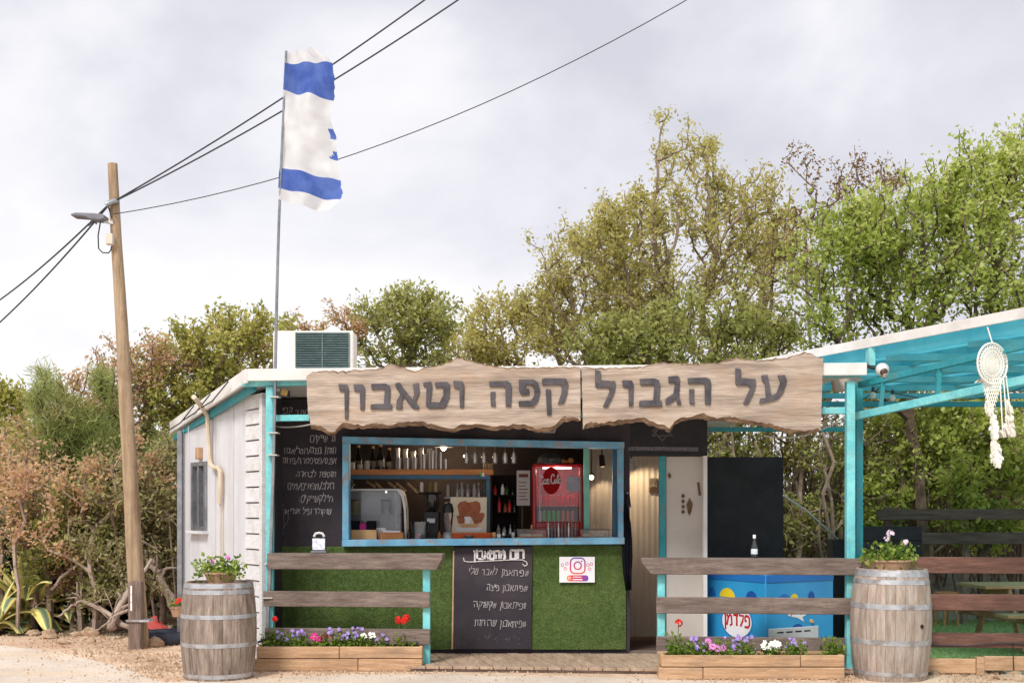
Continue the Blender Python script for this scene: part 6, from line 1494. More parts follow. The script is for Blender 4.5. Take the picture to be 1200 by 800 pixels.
MB().lathe([(7*k,0),(7*k,.8*k),(5*k,2*k),(3*k,4*k),(.1,5*k)], t_.location, 16).build('dome', M['kraft'], t_, smooth=True); MB().ball(t_.location+Vector((0,-.01,6.2*k)), 1.7*k, 10, 6).build('knob', M['wood_o'], t_, smooth='all')

# more clutter on the counter
for i in range(5):
    px_lathe('paper_cup', 579+i*5.6, 633.4, 13.5, [(2.0,0),(2.6,8),(2.3,8),(1.8,.5),(.1,.5)] if i % 2 else [(2.0,0),(2.0,6),(2.3,6.4),(1.9,10),(.1,10.2)], [M['kraft'],M['whitep'],M['tin'],M['bottle_d'],M['lgrey']][i], ['kraft','white','steel','dark','grey'][i] + ' cup on the sill left of the left cake stand', 'cup', 'cups on the sill')
for i, (x, h) in enumerate(((479,14),(485,18),(515,11),(537,8))):
    px_lathe('syrup_bottle', x, 633.4, 13.7, [(2.2,0),(2.2,h*.6),(1,h*.8),(.9,h)], [M['bottle_d'],M['glass_v'],M['wood_o'],M['tin']][i], ['dark syrup bottle right of the display cabinet','clear syrup bottle behind the ice container','amber syrup bottle between grinder and blender','short steel bottle before the poster'][i], 'bottle', 'syrup bottles')
for i, (x, y) in enumerate(((618,628),(630,627.5),(690,627.5),(703,628))):
    px_lathe('pastry', x, y+5.6, 13.37, [(2.6,0),(3.2,1.2),(2.6,2.6),(.1,3.4)], mat('pastry crust', S(190,132,78), S(220,172,118), scale=40), ['left pastry before the left cake stand','right pastry before the left cake stand','left pastry before the right cake stand','right pastry before the right cake stand'][i], 'pastry', 'pastries on the sill')
# lit lamps inside, with one added fill lamp
def spot(loc, target, energy, ang, lab, body_r=.04, name='spot_lamp'):
    loc = Vector(loc); d = (Vector(target)-loc).normalized(); t_ = thing(name, loc, lab, 'lamp')
    MB().tube([loc-d*.13, loc], [body_r*.8, body_r], 14).build('shade', M['blk'] if name == 'spot_lamp' else M['white'], t_, smooth=True)
    MB().tube([loc+d*.001, loc+d*.006], body_r*.8, 12).build('bulb', M['lamp'], t_)
    MB().tube([loc-d*.1, Vector((loc.x,loc.y,ZI))], .008, 6).build('stem', M['blk'], t_)
    l = bpy.data.lights.new('spot_light', 'SPOT'); l.energy = energy; l.spot_size = R(ang); l.spot_blend = .5; l.color = (1,.72,.42); l.shadow_soft_size = .03
    o = bpy.data.objects.new('spot_light', l); COL.objects.link(o); o.parent = t_; o.location = d*.02; o.rotation_euler = d.to_track_quat('-Z','Y').to_euler()
spot(at(706,545,14.7), at(711,600,15.0), 5, 70, 'black spot lamp shining on the pale wall inside')
spot(at(693,559,14.55), at(686,585,13.4), 5, 80, 'round lit spot lamp beside the mint post')
spot(at(742,548,14.6), at(757,585,15.0), 9, 95, 'white cylinder spot lamp inside the doorway', .05, 'wall_spot_lamp')
pl_ = thing('fill_lamp', at(520,560,15.1), 'added warm fill lamp deep inside the kiosk', 'lamp')
MB().lathe([(.12,0),(.03,.12),(.02,.14)], (pl_.location.x,15.1,2.44), 16, cap=False).build('shade', M['blk'], pl_, smooth=True); MB().ball((pl_.location.x,15.1,2.44), .04, 8, 6).build('bulb', M['lamp'], pl_); MB().tube([(pl_.location.x,15.1,2.57),(pl_.location.x,15.1,ZI)], .006, 5).build('cord', M['wire'], pl_)
l = bpy.data.lights.new('fill_light','POINT'); l.energy = 40; l.color = (1,.76,.5); l.shadow_soft_size = .05; o = bpy.data.objects.new('fill_light', l); COL.objects.link(o); o.parent = pl_; o.location = Vector((pl_.location.x,15.1,2.37))-pl_.location  # lamp added to brighten the interior

# ================================================================ pergola on the right
pg = thing('pergola', at(1010,0,12.3).xy.to_3d(), 'turquoise pergola with white edged roof over the lawn at the right', 'pergola')
zP = 3.32
E0 = at(1010,0,12.2); E1 = at(1200,0,10.27); ed = (E1-E0); ed.z = 0; edn = ed.normalized(); ax = Vector((1,0,0))
Bk = E0 - edn*4.2; Fr = E0 + edn*3.2                     # back and front ends of the left edge
def pe(t, s, z): p = E0 + edn*t + ax*s; return Vector((p.x, p.y, z))      # t along the edge to the viewer, s to the right
Wd = 6.5
# roof boards: run with the edge, a hand apart in tone
nb = 36; wb_ = Wd/nb
for k in range(nb):
    s0, s1 = k*wb_+.004, (k+1)*wb_-.004
    MB().add([pe(-4.2,s0,zP),pe(3.2,s0,zP),pe(3.2,s1,zP),pe(-4.2,s1,zP),pe(-4.2,s0,zP+.02),pe(3.2,s0,zP+.02),pe(3.2,s1,zP+.02),pe(-4.2,s1,zP+.02)],
             [(3,2,1,0),(4,5,6,7),(0,1,5,4),(1,2,6,5),(2,3,7,6),(3,0,4,7)]).build('roof_board', M['roof_t'], pg)
0 and MB().add([pe(-4.25,-.03,zP+.024),pe(3.25,-.03,zP+.024),pe(3.25,Wd,zP+.024),pe(-4.25,Wd,zP+.024),pe(-4.25,-.03,zP+.05),pe(3.25,-.03,zP+.05),pe(3.25,Wd,zP+.05),pe(-4.25,Wd,zP+.05)],
         [(3,2,1,0),(4,5,6,7),(0,1,5,4),(1,2,6,5),(2,3,7,6),(3,0,4,7)]).build('roof_sheet', M['white'], pg)
MB().beam(pe(-4.25,-.045,zP+.01), pe(3.25,-.045,zP+.01), .025, .095).build('edge_trim', M['fascia'], pg, bevel=.003)
MB().beam(pe(-4.2,.02,zP-.075), pe(3.2,.02,zP-.075), .05, .14).build('rim_beam', M['roof_t'], pg, bevel=.003)
for s in (1.05, 2.1, 3.15, 4.2, 5.3, 6.3): MB().beam(pe(-4.2,s,zP-.06), pe(3.2,s,zP-.06), .05, .11).build('rafter', M['rafter'], pg, bevel=.003)
for t in (-4.1,-3.0,-1.9,-.8,.3,1.4,2.5): MB().beam(pe(t,.05,zP-.15), pe(t,Wd-.05,zP-.15), .05, .07).build('purlin', M['rafter'], pg, bevel=.003)
# truss along the left side
q0 = at(1003,487.5,12.28); q1 = at(1215,442,10.2)
MB().beam(q0, q1, .05, .075).build('truss_chord', M['teal'], pg, bevel=.003)
r0 = at(1007,451,12.26); r1 = at(1215,401,10.2)
MB().beam(r0, r1, .05, .065).build('truss_chord', M['teal_d'], pg, bevel=.003)
for t in (.16,.50,.80): MB().beam(q0.lerp(q1,t)+Vector((0,.01,.0)), r0.lerp(r1,t)+Vector((0,.01,0)), .04, .04, up=(1,0,0)).build('strut', M['teal_d'], pg, bevel=.002)
p = at(1006.5,0,12.42); MB().box(p.x-.035,p.x+.035,p.y-.035,p.y+.035,0,2.95).build('post', M['teal_d'], pg, bevel=.004)
p = pe(-4.0,.3,0); 
for s in (.1, 6.1): q = pe(-4.0,s,0); MB().box(q.x-.045,q.x+.045,q.y-.045,q.y+.045,0,zP-.19).build('post', M['teal_d'], pg, bevel=.004)
MB().beam(pe(-4.0,-.2,3.05), pe(-4.0,6.3,3.05), .06, .07).build('back_beam', M['teal_d'], pg, bevel=.003)
q = pe(3.1,4.5,0); MB().box(q.x-.05,q.x+.05,q.y-.05,q.y+.05,0,zP-.19).build('post', M['teal'], pg, bevel=.004)
q = pe(3.1,6.3,0); MB().box(q.x-.05,q.x+.05,q.y-.05,q.y+.05,0,zP-.19).build('post', M['teal'], pg, bevel=.004)
MB().beam(at(830,503,13.6), at(990,503,13.6), .05, .05).build('tie_beam', M['teal_d'], pg, bevel=.003)
p = at(829,0,13.6); 
# box end of the shed roof beam
p = at(1019,414.5,12.1); MB().box(p.x-.03,p.x+.03,p.y-.10,p.y+.05,p.z-.13,p.z+.05).build('beam_end', M['teal'], pg, bevel=.004)
# string lights
def cable(name, lab, pts_, r, m_, cat='cable', group=None):
    t_ = thing(name, pts_[0], lab, cat, group); MB().tube(pts_, r, 6).build('wire', M[m_], t_); return t_
def sag(a, b, s, n=12): return [a.lerp(b, i/n) - Vector((0,0,s*4*(i/n)*(1-i/n))) for i in range(n+1)]
sl_ = cable('string_lights', 'string of small bulbs hung under the pergola roof', sag(at(940,500,12.9), at(1030,455,12.6), .05) + sag(at(1030,455,12.6), at(1205,452,13.2), .14), .006, 'wire')
for x, y, D_ in ((1023,463,12.6),(1046,466,12.8),(1100,440,12.9),(1160,468,13.1)):
    c = at(x,y,D_); b_ = MB().ball(c, .032, 10, 7, (1,1,1.25)).build('bulb', M['bulb'], sl_, smooth='all'); MB().tube([c+Vector((0,0,.035)), c+Vector((0,0,.085))], .016, 8).build('socket', M['wire'], b_)
cable('pale_cable', 'pale cable looping from the sign towards the turquoise post', sag(at(895,510,12.9), at(990,488,12.4), .10), .008, 'wire_w')
cable('pale_cable', 'pale cable drooping along the black wall under the cross beam', sag(at(318,499,12.95), at(364,497,12.75), .02), .008, 'wire_w')
cable('support_wire', 'white stay wire running down right of the black screen', [at(918,580,13.95), at(945,598,14.6), at(975,625,15.4), at(990,640,15.8)], .012, 'wire_w', 'stay')
# security camera, floodlight
sc_ = thing('security_camera', at(1034,433,11.95), 'white dome security camera under the pergola corner', 'security camera'); c = sc_.location.copy()
MB().tube([at(1015,428,12.0), at(1022,431,12.0), c+Vector((0,.05,.02))], .018, 8).build('arm', M['wire'], sc_)
MB().ball(c, .068, 16, 10).build('housing', M['white'], sc_, smooth='all'); MB().ball(c+Vector((.0,-.036,-.022)), .042, 14, 8).build('lens', mat('brown lens', S(84,66,60), rough=.3), sc_, smooth='all')
MB().obox(c+Vector((.008,-.06,-.066)), Vector((.022,0,0)), Vector((0,.02,0)), Vector((0,0,.02))).build('base', mat('tan plastic', S(176,140,116)), sc_, bevel=.004)
fl_ = thing('floodlight', at(992,452,12.6), 'weathered floodlight head behind the turquoise post', 'floodlight')
MB().prism([at(976,442,12.55),at(1004,437,12.55),at(1013,446,12.55),at(1006,457,12.55),at(978,458,12.55)][::-1], (0,.10,0)).build('housing', mat('rusty beige', S(176,158,146), S(200,184,172), scale=6, stain=S(130,96,80)), fl_, bevel=.01)
MB().tube([at(994,444,12.6), at(996,438,12.58)], .014, 6).build('bracket', M['wire'], fl_)
sp = thing('eave_lamp', at(333,459,12.7), 'small yellow lamp head under the left end of the roof', 'lamp')
MB().obox(at(334,460,12.7), Vector((.035,0,-.01)), Vector((0,.04,0)), Vector((.008,0,.03))).build('head', mat('yellowed plastic', S(206,170,96), S(224,190,120), scale=8), sp, bevel=.006); MB().tube([at(329,456.5,12.72), at(322,456,12.74)], .018, 8).build('bracket', M['wire_w'], sp); MB().obox(at(338,461,12.7), Vector((.012,0,0)), Vector((0,.036,0)), Vector((0,0,.028))).build('lens', M['blk'], sp)

# dreamcatcher
Dc = 10.45; kk = Dc/F
dcn = thing('dream_catcher', at(1157,384,Dc), 'white crocheted dream catcher with feathers hanging from the pergola edge', 'dream catcher')
cx_, cy_ = 1163, 426; cen = at(cx_,cy_,Dc); ua = Vector((.9,.44,0)).normalized(); rr = 24*kk
def dpt(t, r): return cen + ua*(r*math.cos(t)) + Vector((0,0,r*math.sin(t)))
for i_, (r, tr) in enumerate(((rr,.009),(rr*.80,.005),(rr*.62,.005),(rr*.44,.005),(rr*.26,.005))):
    MB().tube([dpt(2*math.pi*k/36, r) for k in range(37)], tr, 6).build('hoop' if i_ == 0 else 'crochet_ring', M['cotton'], dcn, smooth='all')
mb = MB()
for k in range(30):
    t = 2*math.pi*k/30; t2 = t + .12; mb.tube([dpt(t, rr), dpt(t2, rr*.80)], .0035, 4); mb.tube([dpt(t, rr), dpt(t-.12, rr*.80)], .0035, 4)
mb.build('lace_border', M['cotton'], dcn)
mb = MB(); nr_, nt_ = 8, 40                                   # crochet centre as a fine net of cords
for i in range(nr_):
    r = rr*.8*(i+.5)/nr_; mb.tube([dpt(2*math.pi*k/nt_, r) for k in range(nt_+1)], .0058, 4)
for k in range(28): t = 2*math.pi*k/28; mb.tube([dpt(t, rr*.04), dpt(t, rr*.8)], .004, 4)
mb.build('crochet_net', M['cotton'], dcn)
MB().tube([at(1157,383,Dc), dpt(math.pi/2, rr)], .006, 5).build('hanging_cord', M['cotton'], dcn)
mb = MB()                                              # net of fringe
for j in range(9):
    for k in range(11-j):
        x = 1151 + j*1.0 + k*2.4; y = 442+j*4.2
        mb.tube([at(x,y,Dc), at(x+1.2,y+4.2,Dc)], .004, 4); mb.tube([at(x,y,Dc), at(x-1.0,y+4.2,Dc)], .004, 4)
mb.build('fringe_net', M['cotton'], dcn)
def feather(x0,y0,x1,y1,w_):
    n_ = 60; a = at(x0,y0,Dc); b = at(x1,y1,Dc); ax_ = (b-a); V = []; T_ = []
    for i in range(n_):
        q = i/n_; p_ = a + ax_*q; wd = w_*kk*math.sin(math.pi*min(1,.12+q*.86))**.6; sgn = 1 if i % 2 else -1
        d = Vector((sgn*wd*random.uniform(.75,1.1), random.uniform(-.03,.03), 0)) + ax_.normalized()*wd*random.uniform(.5,1.0); s2 = ax_.normalized()*.018
        V.append([p_-s2, p_+s2, p_+d+s2*.8, p_+d-s2*.8])
    poly_mesh('feather', np.array([[tuple(v) for v in q_] for q_ in V]), M['cotton'], dcn)
for a_ in ((1164,485,1166,518,4.5),(1166,516,1169,546,6.5),(1180,487,1188,509,4),(1184,494,1192,494,1),(1178,497,1185,510,5),(1150,444,1148,446,3),(1157,470,1160,486,3.5),(1181,470,1186,492,3),(1173,505,1175,510,3)): feather(*a_)
for x0,y0,x1,y1 in ((1163,474,1164,486),(1172,448,1175,506),(1176,444,1180,498),(1179,440,1183,475),(1158,446,1157,470)):
    MB().tube([at(x0,y0,Dc), at(x1,y1,Dc)], .006, 5).build('tassel', M['cotton'], dcn)

# ================================================================ picnic tables and stool on the lawn
def picnic(x, y, rz, lab):
    t_ = thing('picnic_table', (x, y, .01), lab, 'picnic table', 'picnic tables on the lawn')
    o0 = t_.location
    L = 1.8
    def bx(nm, x0,x1,y0,y1,z0,z1): MB().box(o0.x+x0,o0.x+x1,o0.y+y0,o0.y+y1,o0.z+z0,o0.z+z1).build(nm, M['picnic'], t_, bevel=.005)
    for k in range(5): bx('top_plank', -L/2, L/2, -.36+k*.146, -.36+k*.146+.138, .72, .76)
    for sgn in (-1,1):
        for k in range(2): bx('seat_plank', -L/2, L/2, (sgn*.72)-.14+k*.145, (sgn*.72)-.14+k*.145+.137, .42, .46)
    for xx in (-L/2+.3, L/2-.3):
        bx('cross_beam', xx-.02, xx+.02, -.85, .85, .34, .418); bx('top_beam', xx-.02, xx+.02, -.36, .36, .64, .718)
        for sgn in (-1,1): MB().beam(o0+Vector((xx+.045,sgn*.55,0.0)), o0+Vector((xx+.045,sgn*.22,.70)), .09, .04, up=(1,0,0)).build('leg', M['picnic'], t_, bevel=.004)
    t_.rotation_euler = (0,0,rz)
picnic(6.35, 14.3, R(6), 'pine picnic table on the lawn, its near bench cut by the photo edge')
picnic(8.3, 17.0, R(-20), 'second pine picnic table further back at the right edge')
st = thing('wooden_stool', (kx(1109,16.9), 16.9, .01), 'small orange brown wooden stool on the lawn beside the right barrel', 'stool'); o0 = st.location
oc = mat('orange wood', S(176,112,68), S(196,134,88), scale=4, stretch=(1,1,6))
MB().lathe([(.15,.44),(.16,.45),(.16,.47),(.15,.48),(.001,.48)], o0, 16).build('seat', oc, st, smooth=True)
for k in range(4):
    t = R(45+90*k+15); MB().tube([o0+Vector((.09*math.cos(t),.09*math.sin(t),.44)), o0+Vector((.16*math.cos(t),.16*math.sin(t),.0))], [.022,.016], 8).build('leg', oc, st, smooth=True)
for k in range(2): 
    t = R(45+90*k+15); MB().tube([o0+Vector((.12*math.cos(t),.12*math.sin(t),.22)), o0+Vector((-.12*math.cos(t),-.12*math.sin(t),.22))], .010, 6).build('stretcher', oc, st)

# ================================================================ utility pole, street lamp, wires
Dp = 14.3; pb_ = Vector((kx(165,Dp), Dp, 0)); pt_ = at(131.5,192,Dp)
up_ = thing('utility_pole', pb_, 'tall leaning wooden utility pole left of the kiosk', 'utility pole')
nS = 12; MB().tube([(pb_-Vector((0,0,.15))).lerp(pt_, i/nS) + Vector((.004*math.sin(i*1.7),0,0)) for i in range(nS+1)], [.106-.050*i/nS for i in range(nS+1)], 14).build('shaft', M['pole'], up_, smooth=True)
def pp(x, y, off=-.08): return at(x, y, Dp+off)
lp = thing('street_lamp', pp(125,255), 'flat grey street lamp head fixed near the top of the pole', 'street lamp')
MB().prism([pp(121,257),pp(132,259),pp(132.5,263),pp(120,260)][::-1], (0,.06,0)).build('arm', M['lgrey'], lp, bevel=.006)
mb = MB(); mb.prism([pp(82,250.5,-.2),pp(88,248.8,-.2),pp(110,249.5,-.2),pp(121.5,251,-.2),pp(122,255.5,-.2),pp(116,257.5,-.2),pp(104,256.5,-.2),pp(100,253.8,-.2),pp(83,252.5,-.2)][::-1], (0,.18,0)); mb.build('head', mat('lamp grey', S(104,104,112), S(130,130,138), rough=.5, scale=5), lp, bevel=.01)
MB().box(kx(86,Dp-.1),kx(101,Dp-.1),Dp-.17,Dp-.05,kz(254.2,Dp-.1),kz(252.6,Dp-.1)).build('lens', mat('lamp lens', S(196,186,160), rough=.3), lp)
jb = thing('junction_box', pp(129,283), 'small pale junction box strapped to the pole', 'junction box')
MB().box(kx(125,Dp-.1),kx(133,Dp-.1),Dp-.14,Dp-.06,kz(289,Dp),kz(276.5,Dp)).build('case', mat('cream plastic', S(204,194,176), S(216,206,190), scale=5), jb, bevel=.006)
MB().tube([pp(118,258,-.1), pp(115,276,-.1), pp(115.5,291,-.1), pp(120,296,-.1), pp(127,296.5,-.1), pp(130,293,-.1), pp(130.5,289,-.1)], .008, 6).build('cable', M['wire'], jb)
MB().tube([pp(126,240,-.1), pp(129,249,-.1), pp(131,256,-.1)], .008, 6).build('cable', M['wire'], up_)
MB().tube([pp(124,240,-.13), pp(133,236,-.1), pp(139,236,-.06)], .035, 8).build('clamp', M['steel'], up_, smooth=True)
MB().tube([pp(104,264,-.6), pp(109,259,-.45), pp(113,262,-.5)], .012, 5).build('cable_loop', M['wire'], up_)
def wire(lab, a, b, s, r): 
    cable('overhead_wire', lab, sag(a, b, s, 20), r, 'wire', 'wire', 'overhead wires')
w0 = pp(128,239)
def ext(a, b, k): return a + (b-a)*k
wire('upper thick overhead wire running up right behind the flag', w0, ext(w0, at(490,0,13.6),1.2), .10, .009)
wire('lower thick overhead wire running up right behind the flag', w0, ext(w0, at(526,0,13.5),1.2), .13, .009)
wire('thin overhead wire running from the pole to the top right', pp(133,251), ext(pp(133,251), at(770,0,13.4),1.15), .42, .0055)
wire('upper overhead wire running down to the left edge', pp(127,240), ext(at(127,240,Dp), at(0,345,18.5),1.4), .10, .011)
wire('lower overhead wire running down to the left edge', pp(126,242), ext(at(126,242,Dp), at(0,371,18.0),1.4), .10, .011)
# old post strapped to the pole
op = thing('old_post', Vector((kx(159.5,14.1),14.1,0)), 'short grey weathered post strapped to the pole foot', 'post'); c = op.location
MB().box(c.x-.075,c.x+.075,c.y-.06,c.y+.07,-.05,kz(680.5,14.1)).build('timber', M['oldpost'], op, bevel=.008)
for k in range(3): MB().box(kx(152.6,14.03),kx(154.4,14.03),c.y-.064,c.y-.0605,kz(696+k*9.6,14.03),kz(686+k*9.5,14.03)).build('white_tape', M['whitep'], op)
MB().obox(Vector((c.x+.04,c.y+.04,kz(726.5,14.1))), Vector((.135,0,0)), Vector((0,.12,0)), Vector((0,0,.012))).build('strap', M['hoop'], op)

# flagpole and flag
Df_ = fl(318,-.07); fb0 = at(313,742,Df_); ft = at(334.5,60,Df_)
fpz = thing('flagpole', Vector((fb0.x,fb0.y,fb0.z)), 'thin grey flagpole tied to the left turquoise post', 'flagpole')
MB().tube([fb0.lerp(ft, i/14)+Vector((.012*math.sin(i*.5),0,0)) for i in range(15)], [.020-.007*i/14 for i in range(15)], 8).build('shaft', M['steel'], fpz, smooth=True)
for y in (465,507,533,660,700):
    q_ = (742-y)/(742-60); c = fb0.lerp(ft, q_); MB().obox(c+Vector((0,.03,0)), Vector((.05,0,0)), Vector((0,.07,0)), Vector((0,0,.006))).build('zip_tie', M['wire_w'], fpz)
fgx = MB(); nx_, ny_ = 26, 64
def fedge(v):                                     # ragged fly edge in photo pixels
    base = [(0,372),(.06,388),(.12,391),(.22,391),(.32,386),(.5,391),(.62,394),(.72,396),(.82,399),(.9,401),(.95,396),(1,386)]
    for (a, xa), (b, xb) in zip(base, base[1:]):
        if a <= v <= b: return xa + (xb-xa)*(v-a)/(b-a) + 2.4*mnoise.noise((v*26,3,0)) + 1.2*mnoise.noise((v*60,8,0))
for j in range(ny_+1):
    v = j/ny_; xl = 334.3 - v*9.3; yl = 60 + v*174; xr = fedge(v)
    for i in range(nx_+1):
        u = i/nx_; x = xl + (xr-xl)*u; y = yl + u*(5 + 9*v) + 4.0*u*math.sin(v*3) + (-6*u*(1-v) if v < .1 else 0)
        p_ = at(x, y, Df_); p_.y += .07*math.sin(u*6.5 + v*3.5)*u**.6 + .034*math.sin(u*13 - v*8) + .02*math.sin(v*22+u*9)*u + .035*mnoise.noise((u*3,v*7,1)) + .02*mnoise.noise((u*7,v*16,4)); p_.x += .006 + .012*mnoise.noise((v*9,u*2,5))*u; fgx.v.append(tuple(p_))
for j in range(ny_):
    for i in range(nx_):
        v = (j+.5)/ny_; u = (i+.5)/nx_; a_ = j*(nx_+1)+i
        blue = .085 < v < .265 or .775 < v < .925
        if .44 < v < .50 and u > .90 - (.49-v)*.2: blue = True
        if .585 < v < .635 and u > .86 + (.63-v)*1.6: blue = True
        fgx.f.append((a_, a_+nx_+1, a_+nx_+2, a_+1)); fgx.m.append(1 if blue else 0)
for m_ in ('flagw','flagb'):                       # thin cloth lets light through
    t = M[m_].node_tree; p_ = t.nodes['Principled BSDF']; tr = t.nodes.new('ShaderNodeBsdfTranslucent'); ms = t.nodes.new('ShaderNodeMixShader'); ms.inputs[0].default_value = .6
    src = p_.inputs['Base Color'].links[0].from_socket; t.links.new(src, tr.inputs[0]); t.links.new(p_.outputs[0], ms.inputs[1]); t.links.new(tr.outputs[0], ms.inputs[2]); t.links.new(ms.outputs[0], t.nodes['Material Output'].inputs[0])
fo = fgx.build('flag', [M['flagw'], M['flagb']], smooth='all', recalc=False); tag(fo, 'tattered white and blue striped flag on the thin flagpole', 'flag')

# ================================================================ air conditioner on the roof
Da = 13.0; ac = thing('air_conditioner', Vector((kx(367,Da),Da+.15,roofz(Vector((0,13.1,0)),.105))), 'white air conditioner unit with grey grille on the roof', 'air conditioner')
zb_ = ac.location.z; zt = kz(387.5,Da); X0, X1 = kx(320,Da), kx(414,Da)
MB().box(X0,X1,Da,Da+.33,zb_+.03,zt).build('case', mat('aged white enamel', S(224,218,208), S(236,231,223), rough=.45, scale=3, stain=S(190,176,158), stain_amt=.4), ac, bevel=.012)
gx0, gx1, gz0, gz1 = kx(346.5,Da), kx(409.5,Da), kz(431,Da), kz(389.5,Da)
MB().box(gx0,gx1,Da-.004,Da+.002,gz0,gz1).build('grille_back', mat('grille dark', S(38,56,58), S(60,80,80), scale=8), ac)
ngr = 15
for k in range(ngr): z = gz0 + (gz1-gz0)*(k+.5)/ngr; MB().box(gx0,gx1,Da-.016,Da-.005,z-.0045,z+.0045).build('grille_slat', M['acs'] if 'acs' in M else M.setdefault('acs', mat('grille slat', S(84,106,106), S(112,132,130), rough=.6, scale=9)), ac)
for x in (gx0+.004, (gx0+gx1)/2, gx1-.004): MB().box(x-.005,x+.005,Da-.022,Da-.0165,gz0,gz1).build('grille_bar', M['acs'], ac)
for x in (X0+.1, X1-.1): MB().box(x-.03,x+.03,Da+.02,Da+.31,zb_-.03,zb_+.03).build('foot', M['steel'], ac)

# ================================================================ agave, scrap and pot at the left
lm_agv = bpy.data.materials.new('striped agave leaf'); lm_agv.use_nodes = True
_t = lm_agv.node_tree; _a = _t.nodes.new('ShaderNodeAttribute'); _a.attribute_name = 'band'; _r = _t.nodes.new('ShaderNodeValToRGB'); _e = _r.color_ramp.elements
_e[0].position = .0; _e[0].color = (*S(92,110,84),1); _e[1].position = .42; _e[1].color = (*S(128,144,112),1); _x = _e.new(.50); _x.color = (*S(216,200,116),1); _x = _e.new(1.0); _x.color = (*S(226,212,132),1)
_t.links.new(_a.outputs['Fac'], _r.inputs[0]); _t.links.new(_r.outputs[0], _t.nodes['Principled BSDF'].inputs['Base Color']); _t.nodes['Principled BSDF'].inputs['Roughness'].default_value = .45
def agave(c, n_, s, lab, group):
    t_ = thing('agave', c, lab, 'agave', group)
    for k in range(n_):
        az = k*2.4 + random.uniform(-.2,.2); q = k/n_; elev = R(20 + 66*q + random.uniform(-6,6)); L = s*(1.1 - .3*abs(q-.5))*random.uniform(.85,1.1); droop = (1-q)*2.6*random.uniform(.6,1.2)
        d = Vector((math.cos(az), math.sin(az), 0)); sd = Vector((-math.sin(az), math.cos(az), 0)); m = 9; mb = MB(); bands = []; p_ = Vector(c) + Vector((0,0,.03)); e_ = elev
        for i in range(m+1):
            u = i/m; wd = s*.10*(1.15*(1-u)**.7*(.55+1.3*u) if u < 1 else 0); dirv = d*math.cos(e_) + Vector((0,0,1))*math.sin(e_); nv = sd.cross(dirv)
            if nv.z < 0 and q < .9: pass
            for j in range(7):
                f_ = (j-3)/3; mb.v.append(tuple(p_ + sd*wd*f_ + nv*(-wd*.35*(1-f_*f_)))); bands.append(abs(f_))
            p_ = p_ + dirv*(L/m); e_ -= droop/m*(1.0+u)
            p_.z = max(p_.z, .03)
        for i in range(m):
            for j in range(6): a_ = i*7+j; mb.f.append((a_,a_+1,a_+8,a_+7)); mb.m.append(0)
        o = mb.build('leaf', lm_agv, t_, smooth='all', recalc=False); at_ = o.data.attributes.new('band','FLOAT','POINT'); at_.data.foreach_set('value', bands)
        sm = o.modifiers.new('thick','SOLIDIFY'); sm.thickness = .012
p = gp(34, 737); agave(Vector((p.x, p.y, .02)), 46, 1.15, 'large striped agave at the left edge of the dirt', 'agaves'); p = gp(68, 735); agave(Vector((p.x, p.y+.1, .02)), 28, 1.0, 'smaller striped agave beside the large one', 'agaves')
p = gp(-4, 742); agave(Vector((p.x, p.y, .02)), 18, .75, 'striped agave cut by the left photo edge', 'agaves')
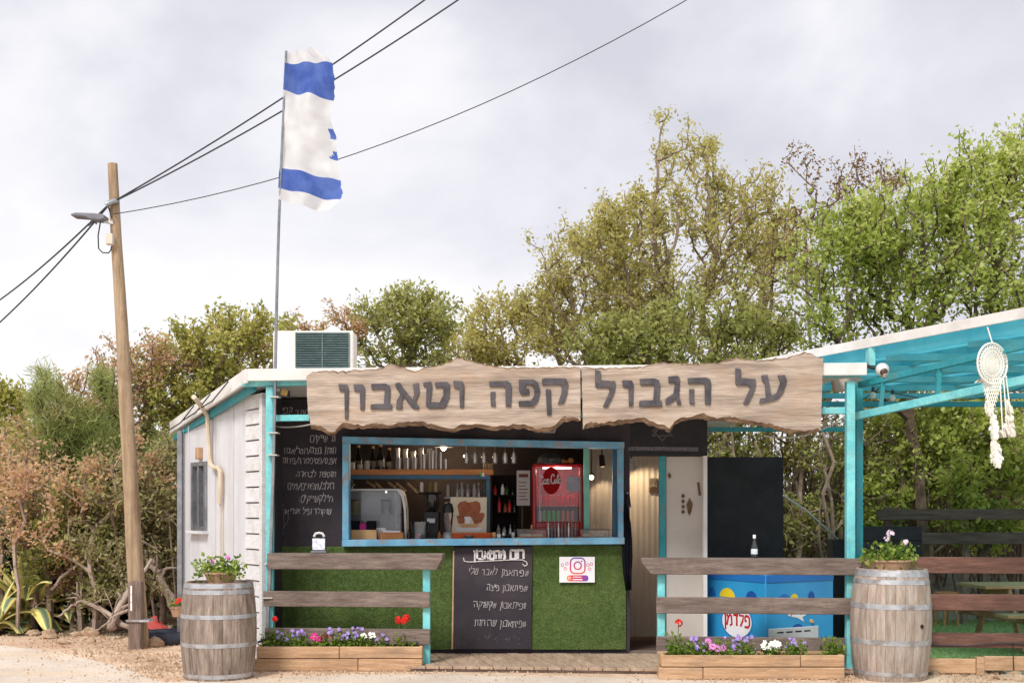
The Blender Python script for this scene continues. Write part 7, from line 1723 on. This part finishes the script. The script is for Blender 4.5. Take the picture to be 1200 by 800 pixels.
# red tub lying upside down, tyre, pot
c = Vector((kx(186,15.2),15.2,0)); rd = thing('red_tub', c, 'red plastic tub lying upturned behind the pole', 'tub')
mb = MB(); n_ = 20
for (rr_, z) in ((.17,.12),(.18,.14),(.16,.15),(.10,.20),(.06,.23),(.02,.235)):
    for j in range(n_): t = 2*math.pi*j/n_; mb.v.append((c.x + rr_*1.35*math.cos(t), c.y + rr_*.8*math.sin(t), z + .06*math.cos(t)*-1 + .01*math.sin(5*t)))
for i in range(5):
    for j in range(n_): j2 = (j+1)%n_; mb.f.append((i*n_+j,i*n_+j2,(i+1)*n_+j2,(i+1)*n_+j)); mb.m.append(0)
mb.build('shell', M['red2'], rd, smooth='all'); MB().lathe([(.17,.115),(.18,.125),(.17,.135),(.14,.135),(.14,.115),(.17,.115)], c, 24, cap=False).build('rim', M['red2'], rd)
for k in range(3): MB().tube([c+Vector((-.15+.15*k,0,0)), c+Vector((-.15+.15*k,0,.18))], .03, 7).build('prop', M['driftw'], rd)
c = Vector((kx(196,14.75),14.75,.0)); ty = thing('scrap_tyre', c, 'dark tyre lying flat behind the pole foot', 'tyre')
MB().lathe([(.18,.03),(.26,.0),(.30,.03),(.315,.08),(.30,.13),(.26,.16),(.18,.13),(.17,.08),(.18,.03)], c, 28, cap=False).build('tread', M['rubber'], ty, smooth='all')
MB().lathe([(.24,.158),(.27,.162),(.27,.150)], c, 28, cap=False).build('sidewall_ring', M['rubber'], ty, smooth=True)
c = at(207,722,14.5); hp = thing('hanging_pot', c, 'small pot of red flowers fixed to the grey corner post', 'potted plant')
MB().lathe([(.05,0),(.075,.10),(.08,.10),(.08,.12),(.06,.12),(.001,.10)], c, 14).build('pot', M['terra'], hp, smooth=True); MB().obox(c+Vector((.06,.10,.06)), Vector((.012,0,0)), Vector((0,.10,0)), Vector((0,0,.012))).build('bracket', M['steel'], hp)
n_ = 60; P = np.array(c) + np.stack([rng.normal(size=n_)*.06, rng.normal(size=n_)*.05, .12+np.abs(rng.normal(size=n_))*.05],1); poly_mesh('foliage', leaf_quads(P, unit(rng.normal(size=(n_,3))+np.array([0,-.3,.4])), np.full(n_,.045), np.full(n_,.03)), lm_herb, hp, np.clip(.55+rng.normal(size=n_)*.2,0,1))
mb = MB()
for k in range(8): blossom(mb, c+Vector((random.uniform(.0,.09),-.06,.15+random.uniform(0,.07))), .022)
mb.build('blossoms', FM['red'], hp, recalc=False)
p = gp(197,748); flower_plant('wild_flower', Vector((p.x,p.y,0)), .10, .2, 'yellow green weed on the dirt beside the tyre', [], None, nl=120, L=.05, cat='weed')
p = gp(232,797); flower_plant('wild_flower', Vector((p.x,p.y,0)), .05, .06, 'tiny green weed at the foot of the left barrel', [], None, nl=40, L=.03, cat='weed')
